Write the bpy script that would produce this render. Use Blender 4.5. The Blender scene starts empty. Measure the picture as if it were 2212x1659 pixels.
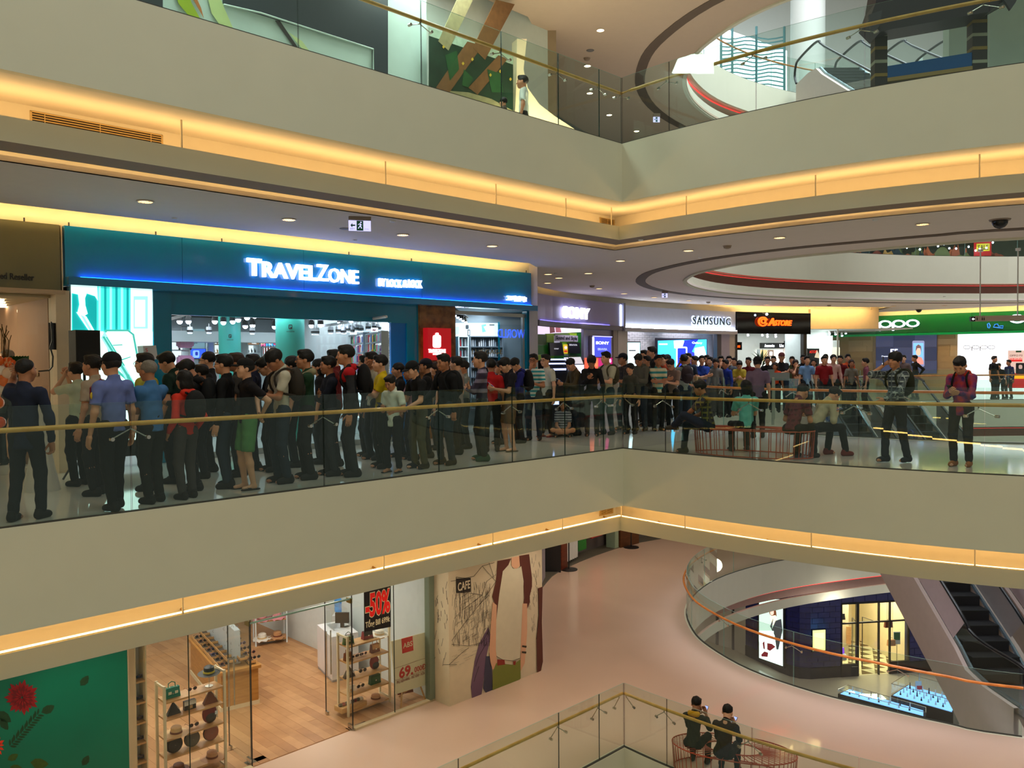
import bpy,bmesh,math,random
import numpy as np
from mathutils import Vector,Matrix,Euler
random.seed(7);rng=np.random.default_rng(7)
SC=bpy.context.scene;COL=SC.collection
# ---------------------------------------------------------------- camera
F=1789.0;CX=1106.0;CY=829.5;EYE=1.6
TH=math.radians(-1.5);RO=math.radians(0.43);CR,SR=math.cos(RO),math.sin(RO)
cd=bpy.data.cameras.new('camera');cam=bpy.data.objects.new('camera',cd);COL.objects.link(cam)
cd.sensor_fit='HORIZONTAL';cd.sensor_width=36.0;cd.lens=F/2212*36.0
cd.clip_start=0.05;cd.clip_end=300
cam.matrix_world=Matrix.Translation((0,0,EYE))@Matrix.Rotation(math.pi/2+TH,4,'X')@Matrix.Rotation(-RO,4,'Z')
SC.camera=cam
# ---------------------------------------------------------------- colour management, world
SC.view_settings.view_transform='Standard';SC.view_settings.look='None'
SC.view_settings.exposure=0.0;SC.view_settings.gamma=1.0;SC.view_settings.use_curve_mapping=False
W=bpy.data.worlds.new('world');SC.world=W;W.use_nodes=True
bg=W.node_tree.nodes['Background'];bg.inputs[0].default_value=(0.62,0.64,0.53,1);bg.inputs[1].default_value=0.37
cy=SC.cycles
cy.max_bounces=7;cy.diffuse_bounces=3;cy.glossy_bounces=3;cy.transmission_bounces=4;cy.transparent_max_bounces=24
cy.caustics_reflective=False;cy.caustics_refractive=False;cy.sample_clamp_indirect=4.0;cy.sample_clamp_direct=0.0
try:cy.use_light_tree=True
except Exception:pass
WARM=(1.0,0.66,0.30)
def area(name,loc,rot,size,power,col,sy=None):
 l=bpy.data.lights.new(name,'AREA');l.energy=power;l.color=col
 l.shape='RECTANGLE' if sy else 'DISK';l.size=size
 if sy:l.size_y=sy
 o=bpy.data.objects.new(name,l);COL.objects.link(o);o.location=loc;o.rotation_euler=rot
 return o
def spot(name,loc,power,col,angle=110,r=0.06):
 l=bpy.data.lights.new(name,'SPOT');l.energy=power;l.color=col;l.spot_size=math.radians(angle);l.spot_blend=0.6
 l.shadow_soft_size=r
 o=bpy.data.objects.new(name,l);COL.objects.link(o);o.location=loc
 return o
def point(name,loc,power,col,r=0.1):
 l=bpy.data.lights.new(name,'POINT');l.energy=power;l.color=col;l.shadow_soft_size=r
 o=bpy.data.objects.new(name,l);COL.objects.link(o);o.location=loc
 return o
area('skylight_lamp',(13,22,20.0),(0,0,0),14,4800,(0.88,0.9,1.0),14)
area('atrium_roof_lamp',(3,2,22.0),(0,0,0),12,1500,(0.97,1.0,0.88),12)
# ---------------------------------------------------------------- projection helpers (a photo pixel to a point in the place)
def ray(px,py):
 x=(px-CX)/F;y=-(py-CY)/F
 x,y=x*CR+y*SR,-x*SR+y*CR
 return np.array([x,math.cos(TH)-y*math.sin(TH),math.sin(TH)+y*math.cos(TH)])
def P(px,py,z):
 d=ray(px,py);t=(z-EYE)/d[2];return Vector((d[0]*t,d[1]*t,z))
def Q(px,py,Y):
 d=ray(px,py);t=Y/d[1];return Vector((d[0]*t,Y,EYE+d[2]*t))
class Plane:
 def __init__(s,a,b):
  s.a=Vector((a[0],a[1]));d=Vector((b[0],b[1]))-s.a;s.L=d.length;s.d=d/s.L
  s.n=Vector((s.d.y,-s.d.x))
  if s.n.dot(-s.a)<0:s.n=-s.n
 def uz(s,px,py):
  r=ray(px,py);k=s.n.dot(s.a)/(s.n.x*r[0]+s.n.y*r[1])
  q=Vector((r[0]*k,r[1]*k))-s.a
  return q.dot(s.d),EYE+r[2]*k
 def w(s,u,z,off=0.0):
  q=s.a+s.d*u+s.n*off;return Vector((q.x,q.y,z))
 def p(s,px,py,off=0.0):
  u,z=s.uz(px,py);return s.w(u,z,off)
 def shift(s,off):
  q=Plane((0,1),(1,1));q.a=s.a+s.n*off;q.d=s.d;q.n=s.n;q.L=s.L;return q
 def rot(s):return math.atan2(s.d.y,s.d.x)
# ---------------------------------------------------------------- materials
def lin(c):
 return tuple(((v/255)/12.92 if v/255<=0.04045 else(((v/255)+0.055)/1.055)**2.4)for v in c)
MATS={}
def mat(name,rgb=(200,200,200),rough=0.6,metal=0.0,emit=0.0,ecol=None,var=0.06,scale=6.0,bump=0.0,spec=0.5,coat=0.0):
 if name in MATS:return MATS[name]
 m=bpy.data.materials.new(name);m.use_nodes=True;nt=m.node_tree;b=nt.nodes['Principled BSDF']
 c=lin(rgb)
 b.inputs['Roughness'].default_value=rough;b.inputs['Metallic'].default_value=metal
 b.inputs['Specular IOR Level'].default_value=spec;b.inputs['Coat Weight'].default_value=coat;b.inputs['Coat Roughness'].default_value=0.05
 tc=nt.nodes.new('ShaderNodeTexCoord');no=nt.nodes.new('ShaderNodeTexNoise');no.inputs['Scale'].default_value=scale
 nt.links.new(tc.outputs['Object'],no.inputs['Vector'])
 mx=nt.nodes.new('ShaderNodeMix');mx.data_type='RGBA'
 mx.inputs[6].default_value=tuple(v*(1-var)for v in c)+(1,)
 mx.inputs[7].default_value=tuple(min(1,v*(1+var))for v in c)+(1,)
 nt.links.new(no.outputs['Fac'],mx.inputs[0]);nt.links.new(mx.outputs[2],b.inputs['Base Color'])
 if bump:
  bp=nt.nodes.new('ShaderNodeBump');bp.inputs['Strength'].default_value=bump;bp.inputs['Distance'].default_value=0.01
  nt.links.new(no.outputs['Fac'],bp.inputs['Height']);nt.links.new(bp.outputs[0],b.inputs['Normal'])
 if emit:
  b.inputs['Emission Color'].default_value=(lin(ecol)if ecol else c)+(1,)if len(c)==3 else c
  b.inputs['Emission Color'].default_value=tuple(lin(ecol)if ecol else c)+(1,)
  b.inputs['Emission Strength'].default_value=emit
 MATS[name]=m;return m
def wood(name,a,b_,rough=0.35,scale=(1,1,8),planks=None,coat=0.0):
 if name in MATS:return MATS[name]
 m=mat(name,a,rough,coat=coat);nt=m.node_tree;b=nt.nodes['Principled BSDF']
 tc=nt.nodes.new('ShaderNodeTexCoord');mp=nt.nodes.new('ShaderNodeMapping');mp.inputs['Scale'].default_value=scale
 no=nt.nodes.new('ShaderNodeTexNoise');no.inputs['Scale'].default_value=3.0;no.inputs['Detail'].default_value=5
 rp=nt.nodes.new('ShaderNodeValToRGB');rp.color_ramp.elements[0].position=0.35;rp.color_ramp.elements[1].position=0.68
 rp.color_ramp.elements[0].color=lin(a)+(1,);rp.color_ramp.elements[1].color=lin(b_)+(1,)
 nt.links.new(tc.outputs['Object'],mp.inputs[0]);nt.links.new(mp.outputs[0],no.inputs['Vector']);nt.links.new(no.outputs['Fac'],rp.inputs[0])
 nt.links.new(rp.outputs[0],b.inputs['Base Color'])
 return m
def glassmat(name,tint=(0.90,0.955,0.935),refl=1.0,ior=1.45):
 if name in MATS:return MATS[name]
 m=bpy.data.materials.new(name);m.use_nodes=True;nt=m.node_tree;nt.nodes.clear()
 out=nt.nodes.new('ShaderNodeOutputMaterial');tr=nt.nodes.new('ShaderNodeBsdfTransparent');gl=nt.nodes.new('ShaderNodeBsdfGlossy')
 tr.inputs[0].default_value=tint+(1,);gl.inputs['Roughness'].default_value=0.0;gl.inputs[0].default_value=(0.9,1,0.97,1)
 fr=nt.nodes.new('ShaderNodeFresnel');fr.inputs[0].default_value=ior
 ge=nt.nodes.new('ShaderNodeNewGeometry');mi_=nt.nodes.new('ShaderNodeMapRange');mi_.inputs[3].default_value=ior;mi_.inputs[4].default_value=1/ior
 nt.links.new(ge.outputs['Backfacing'],mi_.inputs[0]);nt.links.new(mi_.outputs[0],fr.inputs[0])
 ml=nt.nodes.new('ShaderNodeMath');ml.operation='MULTIPLY';ml.inputs[1].default_value=refl
 mx=nt.nodes.new('ShaderNodeMixShader')
 nt.links.new(fr.outputs[0],ml.inputs[0]);nt.links.new(ml.outputs[0],mx.inputs[0]);nt.links.new(tr.outputs[0],mx.inputs[1]);nt.links.new(gl.outputs[0],mx.inputs[2])
 nt.links.new(mx.outputs[0],out.inputs[0]);MATS[name]=m;return m
def patmat(name,kind,c1,c2,scale,c3=None,rough=0.85,width=0.5,axis='Z'):
 """cloth prints in object space: stripes along an axis, or a woven check"""
 if name in MATS:return MATS[name]
 m=mat(name,c1,rough);nt=m.node_tree;b=nt.nodes['Principled BSDF']
 tc=nt.nodes.new('ShaderNodeTexCoord');sp=nt.nodes.new('ShaderNodeSeparateXYZ');nt.links.new(tc.outputs['Object'],sp.inputs[0])
 def band(ax,sc,wd,off=0.0):
  m1=nt.nodes.new('ShaderNodeMath');m1.operation='MULTIPLY_ADD';m1.inputs[1].default_value=sc;m1.inputs[2].default_value=off
  nt.links.new(sp.outputs[ax],m1.inputs[0])
  m2=nt.nodes.new('ShaderNodeMath');m2.operation='FRACT';nt.links.new(m1.outputs[0],m2.inputs[0])
  m3=nt.nodes.new('ShaderNodeMath');m3.operation='LESS_THAN';m3.inputs[1].default_value=wd;nt.links.new(m2.outputs[0],m3.inputs[0])
  return m3
 def mixc(f,a,bb):
  mx=nt.nodes.new('ShaderNodeMix');mx.data_type='RGBA';nt.links.new(f.outputs[0],mx.inputs[0])
  for i,v in((6,a),(7,bb)):
   if isinstance(v,tuple):mx.inputs[i].default_value=lin(v)+(1,)
   else:nt.links.new(v.outputs[2],mx.inputs[i])
  return mx
 if kind=='stripe':
  r=mixc(band(axis,scale,width),c1,c2)
 else:
  r=mixc(band('Z',scale,width),c1,c2)
  r2=mixc(band('X',scale,width,0.2),r,c2 if c3 is None else c3)
  r3=mixc(band('Y',scale,width*0.6,0.3),r2,c2)
  r4=mixc(band('Z',scale,0.1,0.55),r3,c3 or c2);r=r4
 nt.links.new(r.outputs[2],b.inputs['Base Color']);return m
# ---------------------------------------------------------------- mesh helpers
def tag(o,label=None,cat=None,group=None,kind=None):
 if label:o['label']=label
 if cat:o['category']=cat
 if group:o['group']=group
 if kind:o['kind']=kind
 return o
def empty(name,loc,label=None,cat=None,group=None,rz=0.0):
 o=bpy.data.objects.new(name,None);COL.objects.link(o);o.location=loc;o.rotation_euler=(0,0,rz);o.empty_display_size=0.2
 return tag(o,label,cat,group)
def attach(o,parent):
 if parent is not None:
  o.parent=parent;o.matrix_parent_inverse=(Matrix.LocRotScale(parent.location,parent.rotation_euler,parent.scale)if parent.parent is None else world_of(parent)).inverted()
def world_of(o):
 m=Matrix.LocRotScale(o.location,o.rotation_euler,o.scale)
 if o.parent is None:return m
 return world_of(o.parent)@o.matrix_parent_inverse@m
class MB:
 """collects geometry in world space and links it as ONE mesh object"""
 def __init__(s):s.v=[];s.f=[];s.m=[];s.cur=0
 def add(s,vs,fs,mi=None):
  b=len(s.v);s.v+=[tuple(v)for v in vs];s.f+=[tuple(i+b for i in f)for f in fs];s.m+=[s.cur if mi is None else mi]*len(fs);return s
 def box(s,lo,hi,mi=None):
  x0,y0,z0=lo;x1,y1,z1=hi
  return s.add([(x0,y0,z0),(x1,y0,z0),(x1,y1,z0),(x0,y1,z0),(x0,y0,z1),(x1,y0,z1),(x1,y1,z1),(x0,y1,z1)],[(0,3,2,1),(4,5,6,7),(0,1,5,4),(1,2,6,5),(2,3,7,6),(3,0,4,7)],mi)
 def obox(s,c,ax,ay,az,mi=None):
  c=Vector(c);ax=Vector(ax);ay=Vector(ay);az=Vector(az)
  vs=[c+ax*i+ay*j+az*k for k in(-1,1)for i,j in((-1,-1),(1,-1),(1,1),(-1,1))]
  return s.add(vs,[(0,3,2,1),(4,5,6,7),(0,1,5,4),(1,2,6,5),(2,3,7,6),(3,0,4,7)],mi)
 def pbox(s,pl,u0,u1,z0,z1,o0,o1,mi=None):
  c=pl.w((u0+u1)/2,(z0+z1)/2,(o0+o1)/2)
  d=pl.d*((u1-u0)/2);n=pl.n*((o1-o0)/2)
  return s.obox(c,(d.x,d.y,0),(n.x,n.y,0),(0,0,(z1-z0)/2),mi)
 def ppoly(s,pl,uzs,off,thick,mi=None):
  n=len(uzs);a=[pl.w(u,z,off)for u,z in uzs];b=[pl.w(u,z,off-thick)for u,z in uzs]
  fs=[tuple(range(n)),tuple(range(2*n-1,n-1,-1))]+[(i,i+n,(i+1)%n+n,(i+1)%n)for i in range(n)]
  return s.add(a+b,fs,mi)
 def poly(s,pts,mi=None):return s.add(pts,[tuple(range(len(pts)))],mi)
 def tube(s,pts,r,n=8,closed=False,mi=None,caps=True):
  pts=[Vector(p)for p in pts];N=len(pts);base=len(s.v);vs=[];fs=[]
  rr=r if isinstance(r,(list,tuple))else[r]*N
  up=Vector((0,0,1));prev=None
  for i,p in enumerate(pts):
   if closed:t=pts[(i+1)%N]-pts[i-1]
   else:t=pts[min(i+1,N-1)]-pts[max(i-1,0)]
   if t.length<1e-9:t=Vector((0,0,1))
   t.normalize()
   if prev is None:
    a=t.cross(up)
    if a.length<0.1:a=t.cross(Vector((1,0,0)))
   else:
    a=prev-t*prev.dot(t)
    if a.length<1e-5:a=t.cross(up)
   a.normalize();prev=a;b=t.cross(a)
   for k in range(n):
    th=2*math.pi*k/n;vs.append(p+(a*math.cos(th)+b*math.sin(th))*rr[i])
  M=N if closed else N-1
  for i in range(M):
   for k in range(n):
    j=(i+1)%N;fs.append((i*n+k,i*n+(k+1)%n,j*n+(k+1)%n,j*n+k))
  if caps and not closed:fs+=[tuple(range(n-1,-1,-1)),tuple((N-1)*n+k for k in range(n))]
  return s.add(vs,fs,mi)
 def lathe(s,c,prof,n=16,mi=None,ax=None):
  vs=[];fs=[]
  for r,z in prof:
   for k in range(n):
    th=2*math.pi*k/n;v=Vector((r*math.cos(th),r*math.sin(th),z))
    if ax is not None:v=ax@v
    vs.append(v+Vector(c))
  for i in range(len(prof)-1):
   for k in range(n):fs.append((i*n+k,i*n+(k+1)%n,(i+1)*n+(k+1)%n,(i+1)*n+k))
  fs+=[tuple(range(n-1,-1,-1)),tuple((len(prof)-1)*n+k for k in range(n))]
  return s.add(vs,fs,mi)
 def ball(s,c,r,n=10,m=6,mi=None,sc=(1,1,1),rot=None):
  vs=[];fs=[];c=Vector(c)
  for i in range(m+1):
   ph=math.pi*i/m
   for k in range(n):
    th=2*math.pi*k/n
    v=Vector((r*math.sin(ph)*math.cos(th)*sc[0],r*math.sin(ph)*math.sin(th)*sc[1],r*math.cos(ph)*sc[2]))
    if rot is not None:v=rot@v
    vs.append(c+v)
  for i in range(m):
   for k in range(n):fs.append((i*n+k,(i+1)*n+k,(i+1)*n+(k+1)%n,i*n+(k+1)%n))
  return s.add(vs,fs,mi)
 def strip(s,line,z0,z1,mi=None,closed=False):
  N=len(line);vs=[(p[0],p[1],z0)for p in line]+[(p[0],p[1],z1)for p in line]
  M=N if closed else N-1
  return s.add(vs,[(i,(i+1)%N,(i+1)%N+N,i+N)for i in range(M)],mi)
 def flat(s,la,lb,z,mi=None,closed=False):
  N=len(la);vs=[(p[0],p[1],z)for p in la]+[(p[0],p[1],z)for p in lb]
  M=N if closed else N-1
  return s.add(vs,[(i,(i+1)%N,(i+1)%N+N,i+N)for i in range(M)],mi)
 def wallbox(s,la,lb,z0,z1,mi=None,closed=False):
  s.strip(la,z0,z1,mi,closed);s.strip(lb,z0,z1,mi,closed);s.flat(la,lb,z0,mi,closed);s.flat(la,lb,z1,mi,closed)
  if not closed:
   for i in(0,-1):s.add([(la[i][0],la[i][1],z0),(lb[i][0],lb[i][1],z0),(lb[i][0],lb[i][1],z1),(la[i][0],la[i][1],z1)],[(0,1,2,3)],mi)
  return s
 def build(s,name,mats,parent=None,smooth=False,recalc=True,label=None,cat=None,group=None,kind=None):
  me=bpy.data.meshes.new(name)
  if not isinstance(mats,(list,tuple)):mats=[mats]
  org=Vector((0,0,0))
  me.from_pydata([Vector(v)for v in s.v],[],s.f)
  for m in mats:me.materials.append(m)
  if len(mats)>1:me.polygons.foreach_set('material_index',s.m)
  if recalc:
   bm=bmesh.new();bm.from_mesh(me);bmesh.ops.recalc_face_normals(bm,faces=bm.faces);bm.to_mesh(me);bm.free()
  if smooth:me.polygons.foreach_set('use_smooth',[True]*len(me.polygons))
  me.update()
  o=bpy.data.objects.new(name,me);COL.objects.link(o);attach(o,parent)
  return tag(o,label,cat,group,kind)
def structure(o):o['kind']='structure';return o
def autosmooth(o,ang=40):
 me=o.data;me.polygons.foreach_set('use_smooth',[True]*len(me.polygons))
 bm=bmesh.new();bm.from_mesh(me)
 for e in bm.edges:
  if len(e.link_faces)==2 and e.calc_face_angle(0)>math.radians(ang):e.smooth=False
 bm.to_mesh(me);bm.free();return o
def extrude_poly(name,outer,holes,z0,z1,m,parent=None,**kw):
 cu=bpy.data.curves.new(name,'CURVE');cu.dimensions='2D';cu.fill_mode='BOTH';cu.extrude=(z1-z0)/2
 for lp in[outer]+list(holes):
  sp=cu.splines.new('POLY');sp.points.add(len(lp)-1);sp.use_cyclic_u=True
  for i,p in enumerate(lp):sp.points[i].co=(p[0],p[1],0,1)
 t=bpy.data.objects.new(name,cu);COL.objects.link(t)
 me=bpy.data.meshes.new_from_object(t);bpy.data.objects.remove(t)
 for v in me.vertices:v.co.z+=(z0+z1)/2
 me.materials.clear();me.materials.append(m);me.name=name
 o=bpy.data.objects.new(name,me);COL.objects.link(o);attach(o,parent);return tag(o,**kw)
def text_mesh(txt,size=1.0,extrude=0.02,bold=0.0,spacing=1.0,shear=0.0):
 cu=bpy.data.curves.new('text','FONT');cu.body=txt;cu.size=size;cu.extrude=extrude;cu.offset=bold;cu.space_character=spacing
 cu.shear=shear;cu.resolution_u=3
 t=bpy.data.objects.new('text',cu);COL.objects.link(t);bpy.context.view_layer.update()
 me=bpy.data.meshes.new_from_object(t);bpy.data.objects.remove(t);return me
def place_text(name,txt,pl,box,m,parent,off=0.02,depth=0.02,bold=0.0,flip=False,shear=0.0,label=None,spacing=1.0):
 """lettering on a Plane fitted in u0,u1,z0,z1"""
 me=text_mesh(txt,1.0,0.5,bold,spacing,shear)
 n=len(me.vertices);co=np.empty(n*3);me.vertices.foreach_get('co',co);co=co.reshape(-1,3)
 if n==0:return None
 lo=co.min(0);hi=co.max(0);u0,u1,z0,z1=box
 U=(co[:,0]-lo[0])/max(hi[0]-lo[0],1e-6)
 if flip:U=1-U
 U=u0+U*(u1-u0);Z=z0+(co[:,1]-lo[1])/max(hi[1]-lo[1],1e-6)*(z1-z0)
 D=off+(co[:,2]-lo[2])/max(hi[2]-lo[2],1e-6)*depth
 out=np.stack([pl.a.x+pl.d.x*U+pl.n.x*D,pl.a.y+pl.d.y*U+pl.n.y*D,Z],1)
 me.vertices.foreach_set('co',out.ravel());me.materials.clear();me.materials.append(m)
 bm=bmesh.new();bm.from_mesh(me);bmesh.ops.remove_doubles(bm,verts=bm.verts,dist=1e-5);bmesh.ops.recalc_face_normals(bm,faces=bm.faces);bm.to_mesh(me);bm.free()
 me.name=name;o=bpy.data.objects.new(name,me);COL.objects.link(o);attach(o,parent)
 if label:o['label']=label
 return o
def text_px(name,txt,pl,x0,y0,x1,y1,m,parent,**k):
 """lettering whose left edge is at px x0 (between y0 top and its own bottom) .. x1; y0, y1 = top and bottom at mid-length"""
 xm=(x0+x1)/2
 return place_text(name,txt,pl,(pl.uz(x0,(y0+y1)/2)[0],pl.uz(x1,(y0+y1)/2)[0],pl.uz(xm,y1)[1],pl.uz(xm,y0)[1]),m,parent,**k)
def rect_px(mb,pl,x0,y0,x1,y1,o0,o1,mi=None):
 xm=(x0+x1)/2;ym=(y0+y1)/2
 mb.pbox(pl,pl.uz(x0,ym)[0],pl.uz(x1,ym)[0],pl.uz(xm,y1)[1],pl.uz(xm,y0)[1],o0,o1,mi);return mb
def poly_px(mb,pl,pts,off,thick=0.003,mi=None):
 mb.ppoly(pl,[pl.uz(*p)for p in pts],off,thick,mi);return mb
def offs(line,d,closed=False):
 N=len(line);out=[]
 for i in range(N):
  if closed:a,b,c=line[i-1],line[i],line[(i+1)%N]
  else:a,b,c=line[max(i-1,0)],line[i],line[min(i+1,N-1)]
  t1=Vector((b[0]-a[0],b[1]-a[1]));t2=Vector((c[0]-b[0],c[1]-b[1]))
  if t1.length<1e-9:t1=t2.copy()
  if t2.length<1e-9:t2=t1.copy()
  t1.normalize();t2.normalize();n1=Vector((-t1.y,t1.x));n2=Vector((-t2.y,t2.x));m_=n1+n2
  if m_.length<1e-6:m_=n1.copy()
  m_.normalize();k=max(0.45,m_.dot(n1));out.append((b[0]+m_.x*d/k,b[1]+m_.y*d/k))
 return out
def spline(pts,n=6,closed=False):
 N=len(pts);out=[]
 rngi=range(N if closed else N-1)
 for i in rngi:
  p0=pts[i-1]if(closed or i>0)else pts[0];p1=pts[i];p2=pts[(i+1)%N];p3=pts[(i+2)%N]if(closed or i+2<N)else pts[-1]
  for k in range(n):
   t=k/n
   out.append(tuple(0.5*(2*p1[j]+(p2[j]-p0[j])*t+(2*p0[j]-5*p1[j]+4*p2[j]-p3[j])*t*t+(3*p1[j]-p0[j]-3*p2[j]+p3[j])*t**3)for j in range(len(p1))))
 if not closed:out.append(tuple(pts[-1]))
 return out
def arclen(line):
 L=[0.0]
 for a,b in zip(line,line[1:]):L.append(L[-1]+math.dist(a,b))
 return L
def sub_line(line,s0,s1,L=None):
 L=L or arclen(line)
 def at(s):
  s=max(0,min(s,L[-1]))
  for i in range(len(line)-1):
   if s<=L[i+1]+1e-9:
    t=(s-L[i])/max(L[i+1]-L[i],1e-9);return tuple(line[i][j]+(line[i+1][j]-line[i][j])*t for j in range(len(line[0])))
  return tuple(line[-1])
 return[at(s0)]+[line[i]for i in range(len(line))if s0+1e-6<L[i]<s1-1e-6]+[at(s1)]
def s_at_px(line,px,z=0.0,L=None):
 L=L or arclen(line)
 def col(p):
  x,y,zz=p[0],p[1],z-EYE;c,s=math.cos(TH),math.sin(TH);dep=y*c+zz*s;up=-y*s+zz*c
  if dep<0.3:return-99999
  u,v=x/dep,up/dep;return CX+F*(u*CR-v*SR)
 for i in range(len(line)-1):
  a,b=col(line[i]),col(line[i+1])
  if a==-99999:continue
  if(a-px)*(b-px)<=0 and a!=b:return L[i]+(L[i+1]-L[i])*(px-a)/(b-a)
 k=min(range(len(line)),key=lambda i:abs(col(line[i])-px));return L[k]
# ================================================================= THE BUILDING
LV=5.55;UP=LV;DN=-LV
EDGE_L=[(-11.0,2.12),(-5.0,8.12),(2.03,15.15)]
EDGE_R=spline([(2.03,15.15),(2.67,14.42),(3.84,13.25),(5.13,12.22),(6.46,11.4),(7.6,10.9),(9.2,10.45),(11.5,10.2),(15,10.1)],5)
EDGE=EDGE_L[:-1]+EDGE_R
CORNER=len(EDGE_L)-1
def edge_off(d):return offs(EDGE,d)
VOID=spline([(9.6,15.5),(8.5,16.1),(7.6,16.75),(6.5,17.65),(5.5,18.95),(4.93,20.5),(4.78,21.8),(5.0,23.6),(5.75,25.5),(7.1,27.4),(9.3,29.2),(12.2,30.6),(16,31.8),(20.5,32.2),(26,31.0),(30,27),(30.5,21),(27,16.2),(21,14.0),(15,13.8)],4,True)
FAC=19.2
def line45(c,x0,x1):return[(x0,x0+c),(x1,x1+c)]
TZ=Plane((-6.72,-6.72+FAC),(0.42,0.42+FAC))
ARC=spline([(0.62,24.6),(1.55,26.6),(3.9,29.75),(5.6,31.5),(7.3,33.0),(9.2,34.3),(12.9,36.0),(16.1,36.5)],4)
plaster=mat('cream_plaster',(216,214,192),0.75,var=0.03,scale=2.0,bump=0.02)
plaster_in=mat('warm_white_plaster',(228,220,200),0.8,var=0.03)
ceilm=mat('ceiling_paint',(226,214,204),0.85,var=0.03)
trayu=mat('tray_underside_shade',(150,132,116),0.8)  # shade of the underside put into this darker brown
floor_mid=mat('polished_cream_floor',(206,200,190),0.07,var=0.05,scale=0.8,spec=0.6)
floor_low=mat('polished_peach_floor',(226,198,176),0.07,var=0.05,scale=0.6,spec=0.5)
gap_shade=mat('shadow_gap_brown',(104,88,74),0.8)
redm=mat('red_led_cove',(150,70,70),0.7)
led=mat('warm_led_strip',(255,196,110),0.5,emit=8.5,ecol=(255,208,136),var=0.0)
led2=mat('facade_led_strip',(255,196,110),0.5,emit=70.0,ecol=(255,214,140),var=0.0)
emis_near=mat('led_strip_near',(255,196,110),0.5,emit=22.0,ecol=(255,196,110),var=0.0)
ledr=mat('red_led_strip',(255,60,60),0.5,emit=1.0,ecol=(255,60,60),var=0.0)
alu=mat('brushed_aluminium',(190,190,186),0.3,0.9)
steel=mat('polished_steel',(205,200,190),0.18,1.0,var=0.02)
dark=mat('near_black_metal',(26,26,28),0.45)
glass_g=glassmat('green_tinted_glass',(0.885,0.94,0.915),1.0)
glass_c=glassmat('clear_glass',(0.955,0.975,0.97),0.8)
glass_edge=mat('glass_edge_green',(20,44,38),0.15)
glass_light=mat('glass_edge_pale',(150,190,176),0.2)
rail_w=wood('golden_wood_rail',(240,186,92),(222,164,70),0.3,(2,2,2),coat=0.3)
rail_o=wood('orange_wood_rail',(236,146,64),(212,120,44),0.3,(2,2,2),coat=0.3)
# ---- slabs: floor finish above, ceiling below
OUT=[(-11,2.12)]+EDGE[1:-1]+[(15,10.1),(44,10.1),(44,60),(-22,60),(-22,-3)]
OUT=EDGE+[(44,10.1),(44,58),(-24,58),(-24,2.12)]
VSG=sum(VOID[i][0]*VOID[(i+1)%len(VOID)][1]-VOID[(i+1)%len(VOID)][0]*VOID[i][1]for i in range(len(VOID)))
for nm,z,fm in(('floor_mid',0.0,floor_mid),('floor_upper',UP,floor_mid),('floor_lower',DN,floor_low),('floor_top',2*LV,floor_mid)):
 structure(extrude_poly(nm,offs(EDGE,.06)+OUT[len(EDGE):],[offs(VOID,.05*(-1 if VSG>0 else 1),True)],z-0.12,z,fm))
CE_EDGE=offs(EDGE,1.1)
COVE_L=[(-14,-14+18.5),(0.42,0.42+18.5)]
CZ=3.85-LV+LV
def ceiling(nm,z,m):
 far=[(0.62,19.75)]+spline([(0.48,21.5),(0.5,23.64),(1.09,25.5),(1.92,27.2),(2.99,29.0),(3.97,30.3),(5.61,31.9),(9.16,33.8),(12.6,34.9),(16.4,35.7)],3)
 far+=[(17.0,39.8),(21.7,35.2),(30,29),(44,22)]
 outer=CE_EDGE+[(44,CE_EDGE[-1][1])]+far[::-1]+[(0.42,0.42+18.5),(-14,4.5),(-16,0),(CE_EDGE[0][0],CE_EDGE[0][1])]
 hole=offs(VOID,-0.0,True)
 return structure(extrude_poly(nm,outer,[hole],z,z+0.06,m))
ceiling('ceiling_mid',3.85,ceilm)
ceil_up=mat('upper_ceiling_paint',(200,178,154),0.85,var=0.03)
ceiling('ceiling_upper',3.85+LV,ceil_up)
# ---- slab edges round the big atrium: parapet face, soffit, back wall, hung light tray
TRAY={}
def section(lvl,nm,z):
 """z = floor height of the slab whose edge this is"""
 e0=EDGE;e1=edge_off(0.06);bw=edge_off(1.1);b0=edge_off(0.45);b1=edge_off(0.52);tb=edge_off(0.9)
 f=MB();f.wallbox(e0,edge_off(0.10),z-1.05,z+0.003);structure(f.build('wall_parapet_'+nm,plaster))
 s=MB();s.wallbox(edge_off(0.10),bw,z-1.05,z-0.95);structure(s.build('ceiling_soffit_'+nm,plaster_in))
 w=MB();w.wallbox(bw,edge_off(1.16),z-1.70,z-1.05);structure(w.build('wall_slot_'+nm,plaster_in))
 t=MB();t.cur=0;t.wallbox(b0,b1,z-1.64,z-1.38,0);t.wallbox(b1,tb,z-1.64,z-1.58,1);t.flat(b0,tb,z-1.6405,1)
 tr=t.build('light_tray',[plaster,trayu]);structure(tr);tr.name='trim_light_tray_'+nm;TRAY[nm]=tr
 l=MB();l.wallbox(edge_off(0.53),edge_off(0.64),z-1.41,z-1.395)
 lo=l.build('led_strip',led);tag(lo,'warm glowing light strip lying in the hung tray under the %s parapet'%nm,'light strip')
for nm,z in(('upper',UP),('middle',0.0),('lower',DN)):section(0,nm,z)
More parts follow.
